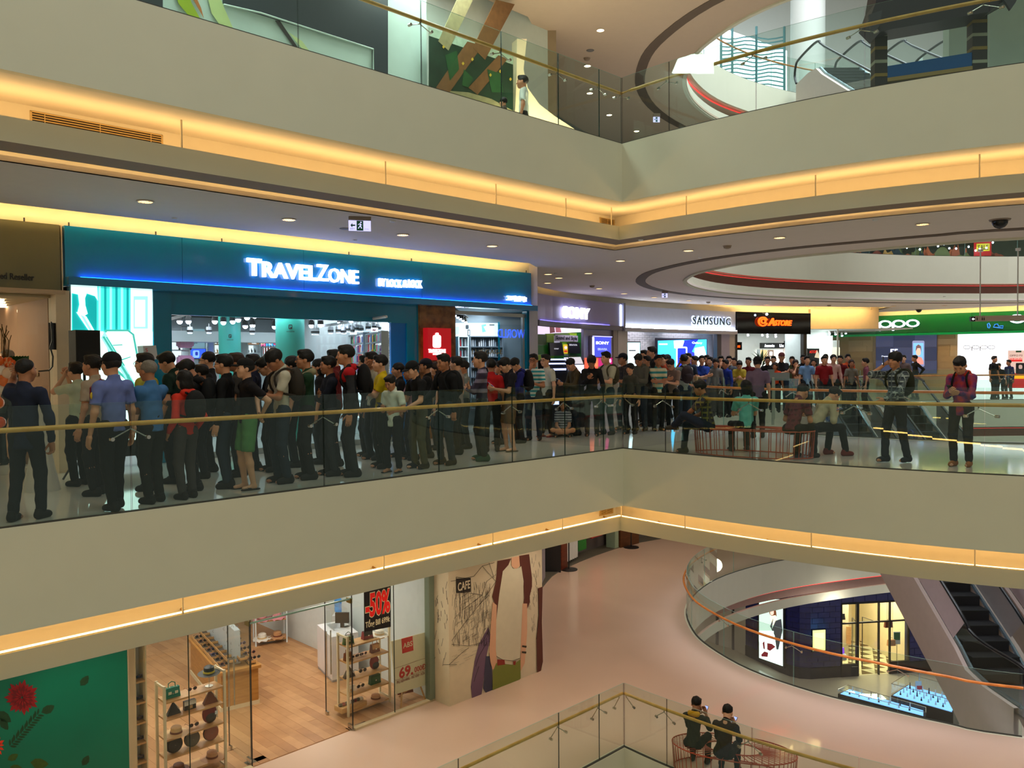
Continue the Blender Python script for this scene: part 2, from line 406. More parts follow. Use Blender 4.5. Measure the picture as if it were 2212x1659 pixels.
def hangers(z,pxs,where):
 for px in pxs:
  s=s_at_px(offs(EDGE,0.47),px,z-1.2)
  if s is None:continue
  L=offs(EDGE,0.47);q=sub_line(L,s,s+0.01)[0]
  m=MB();m.tube([(q[0],q[1],z-1.40),(q[0],q[1],z-1.05)],0.012,6)
  m.build('hanger',mat('hanger_cream',(220,205,170),0.5),TRAY[where])
  q1=sub_line(offs(EDGE,0.85),s+0.25,s+0.26)[0];q2=sub_line(offs(EDGE,1.1),s+0.25,s+0.26)[0]
  m=MB();m.tube([(q1[0],q1[1],z-1.55),(q2[0],q2[1],z-1.5)],0.02,4)
  m.build('bracket',mat('bracket_tan',(170,130,70),0.6),TRAY[where])
hangers(UP,[230,620,910,1136,1307,1483,1762,2116],'upper');hangers(0.0,[242,622,903,1124,1342,1480,1753,2106],'middle')
def grille(z,px0,px1,label,zt=0.05,zb=0.40):
 ln=offs(EDGE,1.10);a=s_at_px(ln,px0,z-1.3);b=s_at_px(ln,px1,z-1.3)
 p,q=sub_line(ln,a,b)[0],sub_line(ln,a,b)[-1];pl=Plane(p,q);L=pl.L
 e=empty('air_grille',pl.w(L/2,z-1.5),label,'air grille',None);fm=mat('grille_tan',(206,176,116),0.5)
 z0,z1=z-1.05-zb,z-1.05-zt
 m=MB();m.pbox(pl,0,L,z0,z0+.015,0,.012);m.pbox(pl,0,L,z1-.015,z1,0,.012);m.pbox(pl,0,.02,z0,z1,0,.012);m.pbox(pl,L-.02,L,z0,z1,0,.012)
 m.build('frame',fm,e);d=MB();d.pbox(pl,.02,L-.02,z0,z1,0.001,.003);d.build('backing',mat('grille_dark',(48,34,18),0.8),e)
 n=11
 for i in range(n):
  zz=z0+0.02+(z1-z0-.04)*(i+.5)/n;s=MB();s.pbox(pl,.02,L-.02,zz-.006,zz+.004,.003,.012);s.build('slat',fm,e)
 for k in(0.1,0.5,0.9):
  s=MB();s.pbox(pl,L*k-.004,L*k+.004,z0,z1,.012,.016);s.build('mullion',fm,e)
grille(UP,5,190,'long slatted air grille in the lit slot, upper left corner of the hall')
grille(UP,1267,1326,'small slatted air grille in the lit slot by the upper inner corner')
grille(0.0,1264,1318,'slatted air grille in the slot of the middle parapet by its corner',0.16,0.42)
# ---- second void: the same edges, seen across the hall
def vsection(nm,z,redden=True):
 e0=VOID;A=lambda d:offs(VOID,-d,True)if VS>0 else offs(VOID,d,True)
 m=MB();m.wallbox(e0,A(.1),z-1.05,z+.003,None,True);structure(m.build('wall_void_parapet_'+nm,plaster))
 m=MB();m.wallbox(A(.1),A(.9),z-1.05,z-.98,None,True);structure(m.build('ceiling_void_soffit_'+nm,plaster_in))
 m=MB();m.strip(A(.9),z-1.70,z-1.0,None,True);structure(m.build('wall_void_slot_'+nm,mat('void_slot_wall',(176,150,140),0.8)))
 m=MB();m.wallbox(A(.02),A(.12),z-1.74,z-1.42,None,True);structure(m.build('trim_void_band_'+nm,plaster))
 m=MB();m.wallbox(A(.14),A(.2),z-1.12,z-1.11,None,True);o=m.build('led_strip',ledr);tag(o,'red glowing light strip hidden round the %s void edge'%nm,'light strip')
 m=MB();m.wallbox(A(1.15),A(1.42),z-1.712,z-1.695,None,True);structure(m.build('trim_void_gap_shade_'+nm,gap_shade))  # flat brown strip, the shade of a recessed gap put into its colour
sg=sum(VOID[i][0]*VOID[(i+1)%len(VOID)][1]-VOID[(i+1)%len(VOID)][0]*VOID[i][1]for i in range(len(VOID)))
VS=sg
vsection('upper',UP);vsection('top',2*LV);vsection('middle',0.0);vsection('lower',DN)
# ---- glass balustrades
def balustrade(line,z,joints,label,group,rail=rail_w,rail_off=0.09,h=1.2,side=1,brackets=True,breaks=(),gm=glass_g,rail_h=0.96,em=None,railr=0.028):
 L=arclen(line);root=empty('glass_balustrade',(line[0][0],line[0][1],z),label,'balustrade',group)
 js=sorted(set([0.0]+[j for j in joints if j is not None]+[L[-1]]))
 inner=offs(line,0.012*side)
 Li=arclen(inner)
 for a,b in zip(js,js[1:]):
  if b-a<0.1:continue
  p=sub_line(line,a+0.006,b-0.006,L)
  q=offs(p,0.012*side)
  m=MB();m.strip(p,z+0.01,z+h,0);m.strip(q,z+0.01,z+h,0);m.flat(p,q,z+h,1)
  for i in(0,-1):m.add([(p[i][0],p[i][1],z),(q[i][0],q[i][1],z),(q[i][0],q[i][1],z+h),(p[i][0],p[i][1],z+h)],[(0,1,2,3)],2)
  m.build('glass_panel',[gm,glass_light,em or glass_edge],root,recalc=False)
 m=MB();m.wallbox(offs(line,-0.012*side),offs(line,0.03*side),z+0.002,z+0.018);m.build('base_channel',mat('channel_dark',(60,58,50),0.5),root)
 ro=offs(line,rail_off*side);Lr=arclen(ro);rs=[0.0]+list(breaks)+[Lr[-1]]
 for a,b in zip(rs,rs[1:]):
  pts=[(p[0],p[1],z+rail_h)for p in sub_line(ro,a+(0.03 if a else 0),b-(0.03 if b<Lr[-1]-.01 else 0),Lr)]
  m=MB();m.tube(pts,railr,10);autosmooth(m.build('handrail',rail,root),60)
 if brackets:
  for s in js[1:-1]:
   if min([abs(s-b)for b in breaks]+[9])<0.12:
    sides=[(-0.10,-0.17),(0.10,0.17)];hubs=[(-.10),(.10)]
   else:sides=[(0.0,-0.19),(0.0,0.19)]
   for hub,ft in sides:
    c=sub_line(ro,max(0,s+hub)*Lr[-1]/L[-1],Lr[-1],Lr)[0];g=sub_line(line,max(0,s+hub+ft),L[-1],L)[0];g2=sub_line(offs(line,0.03*side),max(0,s+hub+ft),1e9)[0]
    m=MB();m.tube([(c[0],c[1],z+rail_h-.02),(c[0],c[1],z+rail_h-.06)],.009,6)
    m.tube([(c[0],c[1],z+rail_h-.055),(g2[0],g2[1],z+rail_h-.155)],.0075,6)
    bo=m.build('bracket_arm',steel,root)
    d=Vector((g2[0]-g[0],g2[1]-g[1],0)).normalized();k=MB();cc=Vector((g2[0],g2[1],z+rail_h-.155))
    k.tube([cc-d*0.045,cc+d*0.012],.022,10);k.build('clamp_disc',steel,bo)
 return root
def js(line,z,pxs):L=arclen(line);return[s_at_px(line,p,z,L)for p in pxs]
BE=offs(EDGE,0.022);BL=arclen(BE);bc=BL[CORNER]
balustrade(BE,0.0,js(BE,.6,[171,496,756,960,1130,1270,1437,1625,1855,2127])+[bc],'long green-edged glass balustrade with golden handrail on the middle gallery',None,breaks=(arclen(offs(BE,.09))[CORNER],))
balustrade(BE,UP,js(BE,UP+.6,[437,707,925,1107,1255,1445,1633,1868,2137])+[bc],'glass balustrade with golden handrail on the upper gallery',None)
balustrade(BE,DN,js(BE,DN+.6,[600,812,1110,1253,1440,1624,1855,2100])+[bc],'glass balustrade with golden handrail on the lowest gallery, cut by the bottom of the picture',None,breaks=(arclen(offs(BE,.09))[CORNER],))
VW=-1 if VS>0 else 1
def void_bal(z,s0,s1,label,step=2.1,grp=None,brackets=True):
 V2=offs(VOID,0.022*VW,True);V2=V2+[V2[0]];L=arclen(V2);ln=sub_line(V2,s0*L[-1],s1*L[-1],L);n=int(arclen(ln)[-1]/step)
 return balustrade(ln,z,[arclen(ln)[-1]*i/n for i in range(1,n)],label,grp,rail_o,0.09,side=VW,brackets=brackets,em=glass_light)
void_bal(0.0,0.0,0.70,'curved glass balustrade with orange wooden handrail round the middle-floor void')
void_bal(DN,0.0,0.70,'curved glass balustrade with orange wooden handrail round the lower-floor void')
void_bal(UP,0.25,0.70,'curved glass balustrade round the upper-floor void',brackets=False)
void_bal(2*LV,0.0,0.70,'curved glass balustrade round the topmost void',brackets=False)
# ---- the gallery on the viewer's side of the atrium: its parapets and lit trays (only seen as reflections in the glass)
for nm,z in(('upper',UP),('middle',0.0),('lower',DN)):
 b=MB();b.box((-14,-5.6,z-1.05),(16,-5.5,z));structure(b.build('wall_near_parapet_'+nm,plaster));b=MB();b.box((-14,-8,z-1.64),(16,-6.0,z-1.38));structure(b.build('trim_near_tray_'+nm,plaster))
 b=MB();b.box((-13,-6.12,z-1.37),(15,-6.0,z-1.33));tag(b.build('led_strip',emis_near),'warm light strip in the tray of the gallery on the viewer side, %s parapet'%nm,'light strip')
# ================================================================= MIDDLE FLOOR: THE SHOP ROW
def emis(name,rgb,k,var=0.0):return mat(name,rgb,0.5,emit=k,ecol=rgb,var=var)
white_e=emis('lit_white',(235,240,255),5.0)
def letters(pl,txt,x0,y0,x1,y1,m,parent,name='letter',off=0.03,depth=0.05,bold=0.0,shear=0.0,flip=False,spacing=1.0,split=True,minw=0.0):
 o=text_px(name,txt,pl,x0,y0,x1,y1,m,parent,off=off,depth=depth,bold=bold,flip=flip,shear=shear,spacing=spacing)
 if not split or o is None:return[o]
 me=o.data;bm=bmesh.new();bm.from_mesh(me);bm.verts.ensure_lookup_table();seen=set();isl=[]
 for v in bm.verts:
  if v.index in seen:continue
  st=[v];seen.add(v.index);cur=[]
  while st:
   w=st.pop();cur.append(w.index)
   for e in w.link_edges:
    q=e.other_vert(w)
    if q.index not in seen:seen.add(q.index);st.append(q)
  us=[(Vector((bm.verts[i].co.x,bm.verts[i].co.y))-pl.a).dot(pl.d)for i in cur];isl.append([min(us),max(us),cur])
 isl.sort(key=lambda t:t[0]);grp=[]
 for a,b,c in isl:
  if grp and a<grp[-1][1]-0.45*min(b-a,grp[-1][1]-grp[-1][0]):grp[-1][1]=max(b,grp[-1][1]);grp[-1][2]+=c
  else:grp.append([a,b,list(c)])
 out=[]
 for a,b,c in grp:
  s=set(c);idx={k:i for i,k in enumerate(c)};m2=bpy.data.meshes.new(name)
  m2.from_pydata([bm.verts[k].co[:]for k in c],[],[[idx[v.index]for v in f.verts]for f in bm.faces if f.verts[0].index in s])
  m2.materials.append(m);q=bpy.data.objects.new(name,m2);COL.objects.link(q);attach(q,parent);out.append(q)
 bm.free();bpy.data.objects.remove(o);return out
def art(pl,name,bgpts,bgmat,shapes,parent=None,off=0.02,thick=0.02,**kw):
 """flat print: a backing polygon and thin coloured shapes on it, all in image pixels on the plane"""
 mb=MB();ms=[bgmat];poly_px(mb,pl,bgpts,off,thick,0)
 for i,(m,pts)in enumerate(shapes):
  if m not in ms:ms.append(m)
  poly_px(mb,pl,pts,off+0.0015*(i+1),0.001,ms.index(m))
 return mb.build(name,ms,parent,**kw)
def R4(x0,y0,x1,y1):return[(x0,y0),(x1,y0),(x1,y1),(x0,y1)]
def pboxo(pl,name,x0,y0,x1,y1,o0,o1,m,parent=None,**kw):
 mb=MB();rect_px(mb,pl,x0,y0,x1,y1,o0,o1);return mb.build(name,m,parent,**kw)
T=TZ
# ---- masonry of the row: wall above the fronts, between fronts
wallm=mat('row_wall',(222,214,190),0.8,var=0.03)
m=MB();a0=T.uz(134,700)[0]
TL=Plane((-13,-13+FAC),(0.42,0.42+FAC))
m.pbox(TL,0,TL.L,3.5,4.7,-0.3,0.0);structure(m.build('wall_shop_row',wallm))
m=MB();m.pbox(TL,0,TL.L,4.4,4.5,-0.0,0.75);structure(m.build('ceiling_cove_row',plaster_in))
m=MB();m.pbox(TL,0,TL.L-.15,3.93,3.95,.54,.60);o=m.build('led_strip',led2);tag(o,'warm light strip hidden in the ceiling slot over the blue shop front','light strip')
m=MB();m.box((0.42,19.62,0),(0.62,24.9,3.85+.6));structure(m.build('wall_row_return',mat('pale_return_wall',(214,208,206),0.7)))
# ---- TravelZone front
e=empty('storefront',T.w(T.L/2,0),'long blue luggage shop front with white lit lettering','shop front');TZF=e
blue=mat('blue_acrylic',(0,118,176),0.22,var=0.04,spec=0.6,coat=0.4);teal=mat('teal_glass_panel',(0,124,156),0.12,var=0.05,spec=0.6)
us=[T.uz(135,545)[0],T.uz(388,560)[0],T.uz(650,580)[0],T.uz(905,600)[0],T.uz(1141,615)[0]]
for a,b in zip(us,us[1:]):
 m=MB();m.pbox(T,a+.003,b-.003,2.92,3.69,0.0,0.10);m.build('fascia_panel',blue,e)
m=MB();m.pbox(T,us[0],us[-1]+.05,2.80,2.92,-0.05,0.26);m.build('fascia_lip',blue,e)
m=MB();m.pbox(T,us[0]+.2,us[-1]-.02,2.925,2.935,0.125,0.15);m.build('blue_light_strip',emis('blue_led',(20,120,255),12),e)
for px in(51,147,334,476,750,885,1133):
 u=T.uz(px,520)[0];m=MB();m.tube([T.w(u,3.68,.05),T.w(u,3.75,.05)],.012,5);m.build('top_bolt',dark,e)
lt=emis('sign_white',(225,225,255),3.4)
letters(T,'T',525,560,556,597,lt,e,bold=0.045,off=.12)
letters(T,'RAVEL',558,571,677,604,lt,e,bold=0.03,off=.12)
letters(T,'Z',675,573,700,608,lt,e,bold=0.012,off=.12)
letters(T,'ONE',701,583,765,613,lt,e,bold=0.012,off=.12)
letters(T,'BY LOCK',809,604,858,621,lt,e,bold=0.02,off=.12)
letters(T,'&',861,606,871,622,lt,e,bold=0.02,off=.12)
letters(T,'LOCK',873,606,902,623,lt,e,bold=0.02,off=.12)
letters(T,'고객만족!',1085,640,1127,652,lt,e,bold=0.03,off=.12,name='small_lettering',split=False)
G=T.shift(-0.12)
zt=2.80
def gcol(x0,x1,z0,z1,o0,o1,m_,name,par=e):
 b=MB();b.pbox(G,G.uz(x0,800)[0],G.uz(x1,800)[0],z0,z1,o0,o1);return b.build(name,m_,par)
gcol(328,367,0,zt,-.1,.1,teal,'teal_pier');gcol(367,843,2.43,zt,-.06,.06,teal,'teal_header')
gcol(843,876,0,2.42,-.02,.03,mat('bright_blue_panel',(0,104,178),0.15),'blue_panel');gcol(876,901,0,zt,-.06,.06,teal,'teal_panel')
gcol(843,876,2.42,zt,-.06,.06,teal,'teal_header')
marble=wood('brown_marble',(150,96,40),(100,58,20),0.25,(2,2,2),coat=0.3)
gcol(900.5,977,0,zt,-.1,.12,marble,'marble_pier')
for x in(977,1128):gcol(x,x+4,0,2.68,-.03,.03,alu,'window_frame')
gcol(977,1134,2.66,2.74,-.03,.03,alu,'window_head');gcol(1134,1141,0,zt,-.08,.08,teal,'teal_pier')
for a,b in((367,525),(525,690),(690,843),(981,1128)):
 gcol(a,b,0.02,2.42 if b<900 else 2.66,-.006,.006,glass_c,'glass_pane')
sh=MB();sh.pbox(G,G.uz(367,800)[0],G.uz(843,800)[0],0,.1,-.04,.04);sh.build('threshold',alu,e)
x0,x1=150,328
e=empty('light_box',G.p(240,800),'tall cyan light box with a white suitcase picture','light box')
lb=G.shift(.05)
cy_=emis('cyan_print',(60,205,190),1.5);cyd=emis('deep_cyan_print',(10,150,150),1.3);cyw=emis('white_print',(215,255,245),1.7);cyl=emis('pale_cyan_print',(140,240,220),1.6);cyg=emis('line_cyan_print',(70,180,165),1.1)
b=MB();b.pbox(lb,lb.uz(x0-2,800)[0],lb.uz(x1+1,800)[0],.15,2.8,-.15,-.0);b.build('box',dark,e)
sh=[(cy_,R4(154,610,328,716)),(cyd,R4(156,634,208,716))]
for i in range(6):sh.append((cyd if i%2 else cyl,R4(212+i*12,600,217+i*12,716)))
sh+=[(cyw,R4(281,600,328,716)),(cyl,R4(287,640,318,710)),(cyw,R4(290,648,312,706)),(cyw,[(152,605),(208,606),(210,650),(204,640),(186,634),(182,645),(166,636),(152,633)]),(cyw,[(167,634),(182,642),(183,660),(188,678),(178,684),(166,675),(170,658)]),(cyw,[(163,674),(185,684),(215,736),(206,738)]),(cyl,[(172,680),(180,684),(207,730),(202,731)]),(cyw,R4(152,716,328,860)),(cyg,[(222,716),(228,712),(275,712),(288,722),(308,830),(296,842),(245,800),(222,728)]),(cyw,[(226,720),(230,716),(274,716),(284,724),(303,828),(294,834),(249,796),(227,728)]),(cyg,[(240,745),(262,744),(263,746),(241,747)]),(cyg,[(248,780),(280,770),(280,772),(249,783)]),(cyl,[(216,730),(224,716),(300,846),(292,856)]),(cyg,[(219,728),(223,726),(301,850),(295,852)]),(cyg,[(226,728),(229,728),(268,790),(264,790)]),(cyg,[(270,812),(276,808),(279,816),(273,820)])]
art(lb,'picture',R4(153,606,327,950),cyw,sh,e,off=.012,thick=.01)
e=empty('hanging_sign',T.p(943,745,.1),'red square lit sign with a white suitcase emblem on brown marble','sign')
S=T.shift(.06);b=MB();rect_px(b,S,918,709,968,778,-.06,.1);b.build('box',mat('red_acrylic',(170,14,24),0.3,emit=0.5,ecol=(200,20,30)),e)
sw=emis('emblem_white',(255,245,245),4.0);S1=S.shift(.1)
def rrect(x0,y0,x1,y1,r,n=4):
 P_=[]
 for cx_,cy__,a0 in((x1-r,y0+r,-90),(x1-r,y1-r,0),(x0+r,y1-r,90),(x0+r,y0+r,180)):
  for k in range(n+1):a=math.radians(a0+90*k/n);P_.append((cx_+r*math.cos(a),cy__+r*math.sin(a)))
 return P_
art(S1,'emblem',rrect(935,724,952,751,4),sw,[(sw,rrect(940,719,947,726,2))],e,off=.01,thick=.01)
letters(S1,'TRAVELZONE',925,754,962,762,sw,e,bold=.04,off=.005,depth=.01,name='letter');letters(S1,'LOCK&LOCK',935,763,953,766.5,sw,e,bold=.02,off=.005,depth=.01,split=False,name='small_lettering')
# ---- TravelZone interior
TIW=T.shift(-5.6);ul=TIW.uz(340,780)[0]-1.5;ur=TIW.uz(872,780)[0]+.3
wi=mat('shop_white_wall',(214,224,228),0.7);di=mat('shop_dark_ceiling',(30,34,38),0.8);fi=mat('shop_floor_white',(205,208,210),0.15)
ua=T.uz(150,800)[0];ub=T.uz(905,800)[0]
b=MB();b.pbox(T,ua-2,ub,0,3.2,-5.8,-5.6);structure(b.build('wall_luggage_shop_back',wi))
b=MB();b.pbox(T,ua-2,ub,2.72,2.80,-5.6,-.2);structure(b.build('ceiling_luggage_shop',di))
b=MB();b.pbox(T,ub,ub+.1,0,3.2,-5.6,-.25);b.pbox(T,ua-2,ua-1.9,0,3.2,-5.6,-.2);structure(b.build('wall_luggage_shop_side',wi))
b=MB();b.pbox(T,ua-2,ub,2.12,2.36,-5.6,-4.7);structure(b.build('trim_luggage_shop_bulkhead',wi))
for i in range(3):area('shop_front_fill',T.w(ua+1.6+2.6*i,2.68,-.9),(0,0,T.rot()),1.0,30,(.86,.95,1.0),.6)  # extra row added to light the teal columns from the front
for i in range(3):area('shop_ceiling_lamp',T.w(ua+1.6+2.4*i,2.68,-3.0),(0,0,T.rot()),2.2,48,(.86,.95,1.0),2.2)
for(u,oo,rad)in((T.uz(448,700)[0]+.3,-2.6,.75),(T.uz(640,700)[0]+.5,-3.0,.8),(T.uz(820,700)[0],-2.5,.7)):
 b=MB();b.lathe(T.w(u,2.66,oo),[(rad,0),(rad,.03)],24);tag(b.build('ceiling_disc',wi),'flat white disc hung under the dark ceiling of the luggage shop','ceiling panel','white discs under the dark shop ceiling')
tealc=mat('teal_column_paint',(62,176,160),0.4,var=0.02)
def cyl_px(x0,x1,Y,z0,z1,m_,name,label,cat,n=28):
 cx=(x0+x1)/2;q=Q(cx,780,Y);r=(x1-x0)/2/F*Y;b=MB();b.lathe((q.x,q.y,0),[(r,z0),(r,z1)],n)
 o=b.build(name,m_);autosmooth(o);return tag(o,label,cat)if cat else structure(o),q,r
def column(x0,x1,Y,label,nm):
 c,q,r=cyl_px(x0,x1,Y,0,2.72,tealc,nm,None,None)
 pl=Plane((q.x-1,q.y-r-.012),(q.x+1,q.y-r-.012));xc=(x0+x1)/2;yb=706 if Y<18 else 726;s=1.0 if Y<18 else.8
 art(pl,'emblem',rrect(xc-4*s,yb-5*s,xc+4*s,yb+5*s,2),dark,[(tealc,R4(xc-2*s,yb-3*s,xc-.5,yb+3*s)),(tealc,R4(xc+.8,yb-3*s,xc+2.4*s,yb+.5))],c,off=.004,thick=.004)
 letters(pl,'TRAVELZONE',xc-9*s,yb+9*s,xc+9*s,yb+11.5*s,dark,c,off=.002,depth=.004,split=False,name='small_lettering')
column(597,658,16.3,'','column_teal');column(474,520,18.4,'','column_teal')
bulb=emis('lamp_blue_white',(205,220,255),26.0);housing=mat('lamp_housing_black',(20,22,26),0.5);housw=mat('lamp_housing_white',(220,220,220),0.4)
def dup(root,loc,label=None,rz=None):
 r=root.copy();COL.objects.link(r);r.location=loc
 if rz is not None:r.rotation_euler=(0,0,rz)
 if label:r['label']=label
 for ch in list(root.children):
  if ch.get('_skip'):continue
  c=ch.copy();COL.objects.link(c);c.parent=r;c.matrix_parent_inverse=ch.matrix_parent_inverse.copy()
  for g in ch.children:
   d_=g.copy();COL.objects.link(d_);d_.parent=c;d_.matrix_parent_inverse=g.matrix_parent_inverse.copy()
 return r
def proto(name,label,cat,group,parts):
 """parts: list of (name, MB, material) built round the origin"""
 e_=empty(name,(0,0,0),label,cat,group)
 for nm,mb_,mt_ in parts:
  if len(mb_.v):o_=mb_.build(nm,mt_,e_);autosmooth(o_)
 return e_
h=MB();h.lathe((0,0,0),[(.02,.13),(.045,.10),(.07,.0),(.062,.0)],14);h.tube([(0,0,.12),(0,0,.5)],.008,5);h.tube([(-.06,0,.03),(-.06,0,.16),(.06,0,.16),(.06,0,.03)],.006,5)
bb=MB();bb.ball((0,0,-.01),.056,12,8)
spl=proto('spot_lamp','small blue-white spot lamp hanging in the luggage shop','lamp','spot lamps in the luggage shop',[('housing',h,housing),('bulb',bb,bulb)])
ZL=[(135,185),(190,290),(265,290),(490,290),(555,215),(563,298),(643,290),(690,275),(765,255),(830,240),(905,235),(750,330),(1000,335),(1315,325),(1392,320),(1475,255),(1567,245),(1560,300),(1655,280),(812,324)]
first=True
for i,(zx,zy)in enumerate(ZL):
 px,py=340+zx/3.95,620+zy/3.95;Y=15.0+(zy-180)/155*3.2
 q=Q(px,py,Y)
 if q.z>2.62:q=Q(px,py,Y-.8)
 if first:spl.location=q;first=False
 else:dup(spl,q)
h=MB();h.lathe((0,0,0),[(.05,.09),(.06,.06),(.06,-.05),(.05,-.05)],12);h.tube([(0,0,.09),(0,0,.16)],.01,5);bb=MB();bb.lathe((0,0,0),[(.045,-.056),(.045,-.05)],12)
blk=MB();blk.lathe((0,0,0),[(.063,-.02),(.063,.02)],12)
gim=proto('gimbal_lamp','small white can lamp with a black ring under the luggage shop bulkhead','lamp','white can lamps in the luggage shop',[('can',h,housw),('ring',blk,housing),('lens',bb,emis('lens_white',(235,240,255),8))])
first=True
for zx,zy in[(278,375),(440,375),(810,380),(1335,385),(1358,385),(1478,375),(1545,370),(1590,378),(1635,362),(1667,372),(1703,355),(1737,360),(1800,345),(1855,340),(1885,350)]:
 px,py=340+zx/3.95,620+zy/3.95;q=Q(px,py,17.6 if zx>1000 else 17.8)
 if first:gim.location=q;first=False
 else:dup(gim,q)
b=MB();b.tube([Q(369,689,15.8),Q(440,668,15.8)],.03,5);tag(b.build('lamp_track',housw),'slanting white lamp track at the left of the luggage shop ceiling','lamp track')
b=MB();b.tube([Q(700,704,17.9),Q(835,684,16.2)],.03,5);tag(b.build('lamp_track',housw),'white lamp track at the right of the luggage shop ceiling','lamp track')
B=T.shift(-5.58)
def thing_px(pl,name,label,cat,x,y,off=.1,group=None):return empty(name,pl.p(x,y,off),label,cat,group)
def shelfcase(pl,x0,y0,x1,y1,rows,label,depth=.35,body=None,boardm=None,lit=None,name='display_shelf',cols=0):
 u0,u1=pl.uz(x0,(y0+y1)/2)[0],pl.uz(x1,(y0+y1)/2)[0];z1=pl.uz((x0+x1)/2,y0)[1];z0=pl.uz((x0+x1)/2,y1)[1]
 e_=empty(name,pl.w((u0+u1)/2,z0,depth/2),label,'shelf');body=body or wi;boardm=boardm or body
 b_=MB();b_.pbox(pl,u0,u0+.03,z0,z1,0,depth);b_.pbox(pl,u1-.03,u1,z0,z1,0,depth);b_.build('side_panel',body,e_)
 b_=MB();b_.pbox(pl,u0,u1,z0,z1,.0,.015);b_.build('back_panel',lit or body,e_);zs=[]
 for i in range(rows+1):
  z=z0+(z1-z0)*i/rows;zs.append(z);b_=MB();b_.pbox(pl,u0+.03,u1-.03,z-.012,z+.012,.015,depth);b_.build('shelf_board',boardm,e_)
 return(u0,u1,zs)
litw=emis('lit_shelf_back',(225,235,240),1.1)
def suitcase(pos,w,h_,d_,m_,label,rz):
 e_=empty('suitcase',pos,label,'suitcase',None,0)
 M_=Matrix.Translation(pos)@Matrix.Rotation(rz,4,'Z')
 def T_(mb):mb.v=[tuple(M_@Vector(v))for v in mb.v];return mb
 b_=MB();b_.box((-w/2,-d_/2,.05),(w/2,d_/2,h_));o_=T_(b_).build('shell',m_,e_)
 bm_=bmesh.new();bm_.from_mesh(o_.data);bmesh.ops.bevel(bm_,geom=bm_.edges[:],offset=.04,segments=3,affect='EDGES');bm_.to_mesh(o_.data);bm_.free()
 for k in range(5):b_=MB();x_=-w/2+w*(k+1)/6;b_.box((x_-.008,-d_/2-.006,.1),(x_+.008,-d_/2+.01,h_-.06));T_(b_).build('rib',m_,e_)
 b_=MB();b_.tube([(-.08,0,h_),(-.08,0,h_+.1),(.08,0,h_+.1),(.08,0,h_)],.01,6);T_(b_).build('handle',alu,e_)
 for sx in(-1,1):b_=MB();b_.ball((sx*(w/2-.05),0,.025),.025,8,6);T_(b_).build('wheel',dark,e_)
 return e_
pinkm=mat('pink_luggage',(214,150,190),0.4)
shelfcase(B,352,714,396,800,2,'white lit shelf at the left end of the luggage shop',.4,lit=litw)
q=B.p(380,756,.5);suitcase(Vector((q.x,q.y,B.uz(380,757)[1])),.36,.44,.2,pinkm,'pink suitcase on the upper board of the left shelf in the luggage shop',T.rot())
suitcase(Vector((q.x,q.y,B.uz(380,757)[1]-.62)),.36,.5,.2,pinkm,'pink suitcase on the lower board of the left shelf in the luggage shop',T.rot())
e=thing_px(B,'wall_poster','pale blue wall poster with black script lettering in the luggage shop','poster',421,732)
art(B,'sheet',R4(402,711,441,753),mat('pale_blue_print',(170,214,222),.5,emit=.35,ecol=(170,214,222)),[],e,off=.03)
letters(B,'Pack your',407,717,432,721,mat('print_grey',(120,150,160),.6),e,off=.034,depth=.004,split=False,name='lettering');letters(B,'Safety',409,723,424,731,dark,e,off=.034,depth=.004,split=False,name='lettering',shear=.3)
letters(B,'Keep your',406,731,431,736,mat('print_grey',(120,150,160),.6),e,off=.034,depth=.004,split=False,name='lettering');letters(B,'Style',413,737,425,744,dark,e,off=.034,depth=.004,split=False,name='lettering',shear=.3)
e=thing_px(B,'television','small screen glowing blue on the back wall of the luggage shop','television',422,764)
pboxo(B,'bezel',403,753,443,776,.02,.06,dark,e);art(B,'screen',R4(404,754,441.5,774),emis('screen_blue',(40,80,255),1.6),[(emis('screen_blue_light',(120,160,255),1.6),rrect(414,757,428,773,3)),(emis('screen_blue_dark',(20,40,150),1.2),rrect(419,760,425,768,2))],e,off=.064)
woodl=wood('light_oak',(208,162,104),(188,140,84),.45)
def goods(pl,u0,u1,z,depth,n,cols,group,label,name='product',cat='product',h0=.08,h1=.2,w0=.6,kind=0,gap=0.0):
 """countable small goods standing on a board; one colour each"""
 protos={}
 for i in range(n):
  u=u0+(u1-u0)*(i+.5)/n;w=(u1-u0)/n*w0;c=cols[i%len(cols)];hh=h0+(h1-h0)*rng.random()
  key=(c,kind)
  if key not in protos:
   b_=MB()
   if kind==0:b_.box((-.5,-.3,0),(.5,.3,1));b_.box((-.3,-.32,.2),(.3,-.3,.8))
   elif kind==1:b_.lathe((0,0,0),[(.42,0),(.5,.1),(.5,.6),(.2,.8),(.2,1)],8)
   elif kind==2:b_.ball((0,-.2,.25),.3,8,6,sc=(.9,1.6,.8));b_.ball((0,.3,.4),.25,8,6,sc=(.9,.9,1.4))
   elif kind==3:b_.box((-.5,-.12,0),(.5,.12,.72));b_.box((-.14,-.03,.72),(.14,.03,1.0))
   cm=mat('goods_%d_%d_%d'%c,c,.5);me_=b_.build(name,cm);protos[key]=me_;o_=me_
  else:o_=protos[key].copy();COL.objects.link(o_)
  o_.location=pl.w(u,z,depth);o_.rotation_euler=(0,0,pl.rot());o_.scale=(w,w,hh)
  tag(o_,label,cat,group)
PAL=[(220,60,60),(240,240,240),(40,90,190),(240,190,40),(30,30,36),(90,180,90),(240,120,160),(150,220,230),(200,200,205),(120,60,140)]
s=shelfcase(B,447,726,476,800,4,'tall white lit shelf with oak boards beside the far teal column',.35,lit=litw,boardm=woodl)
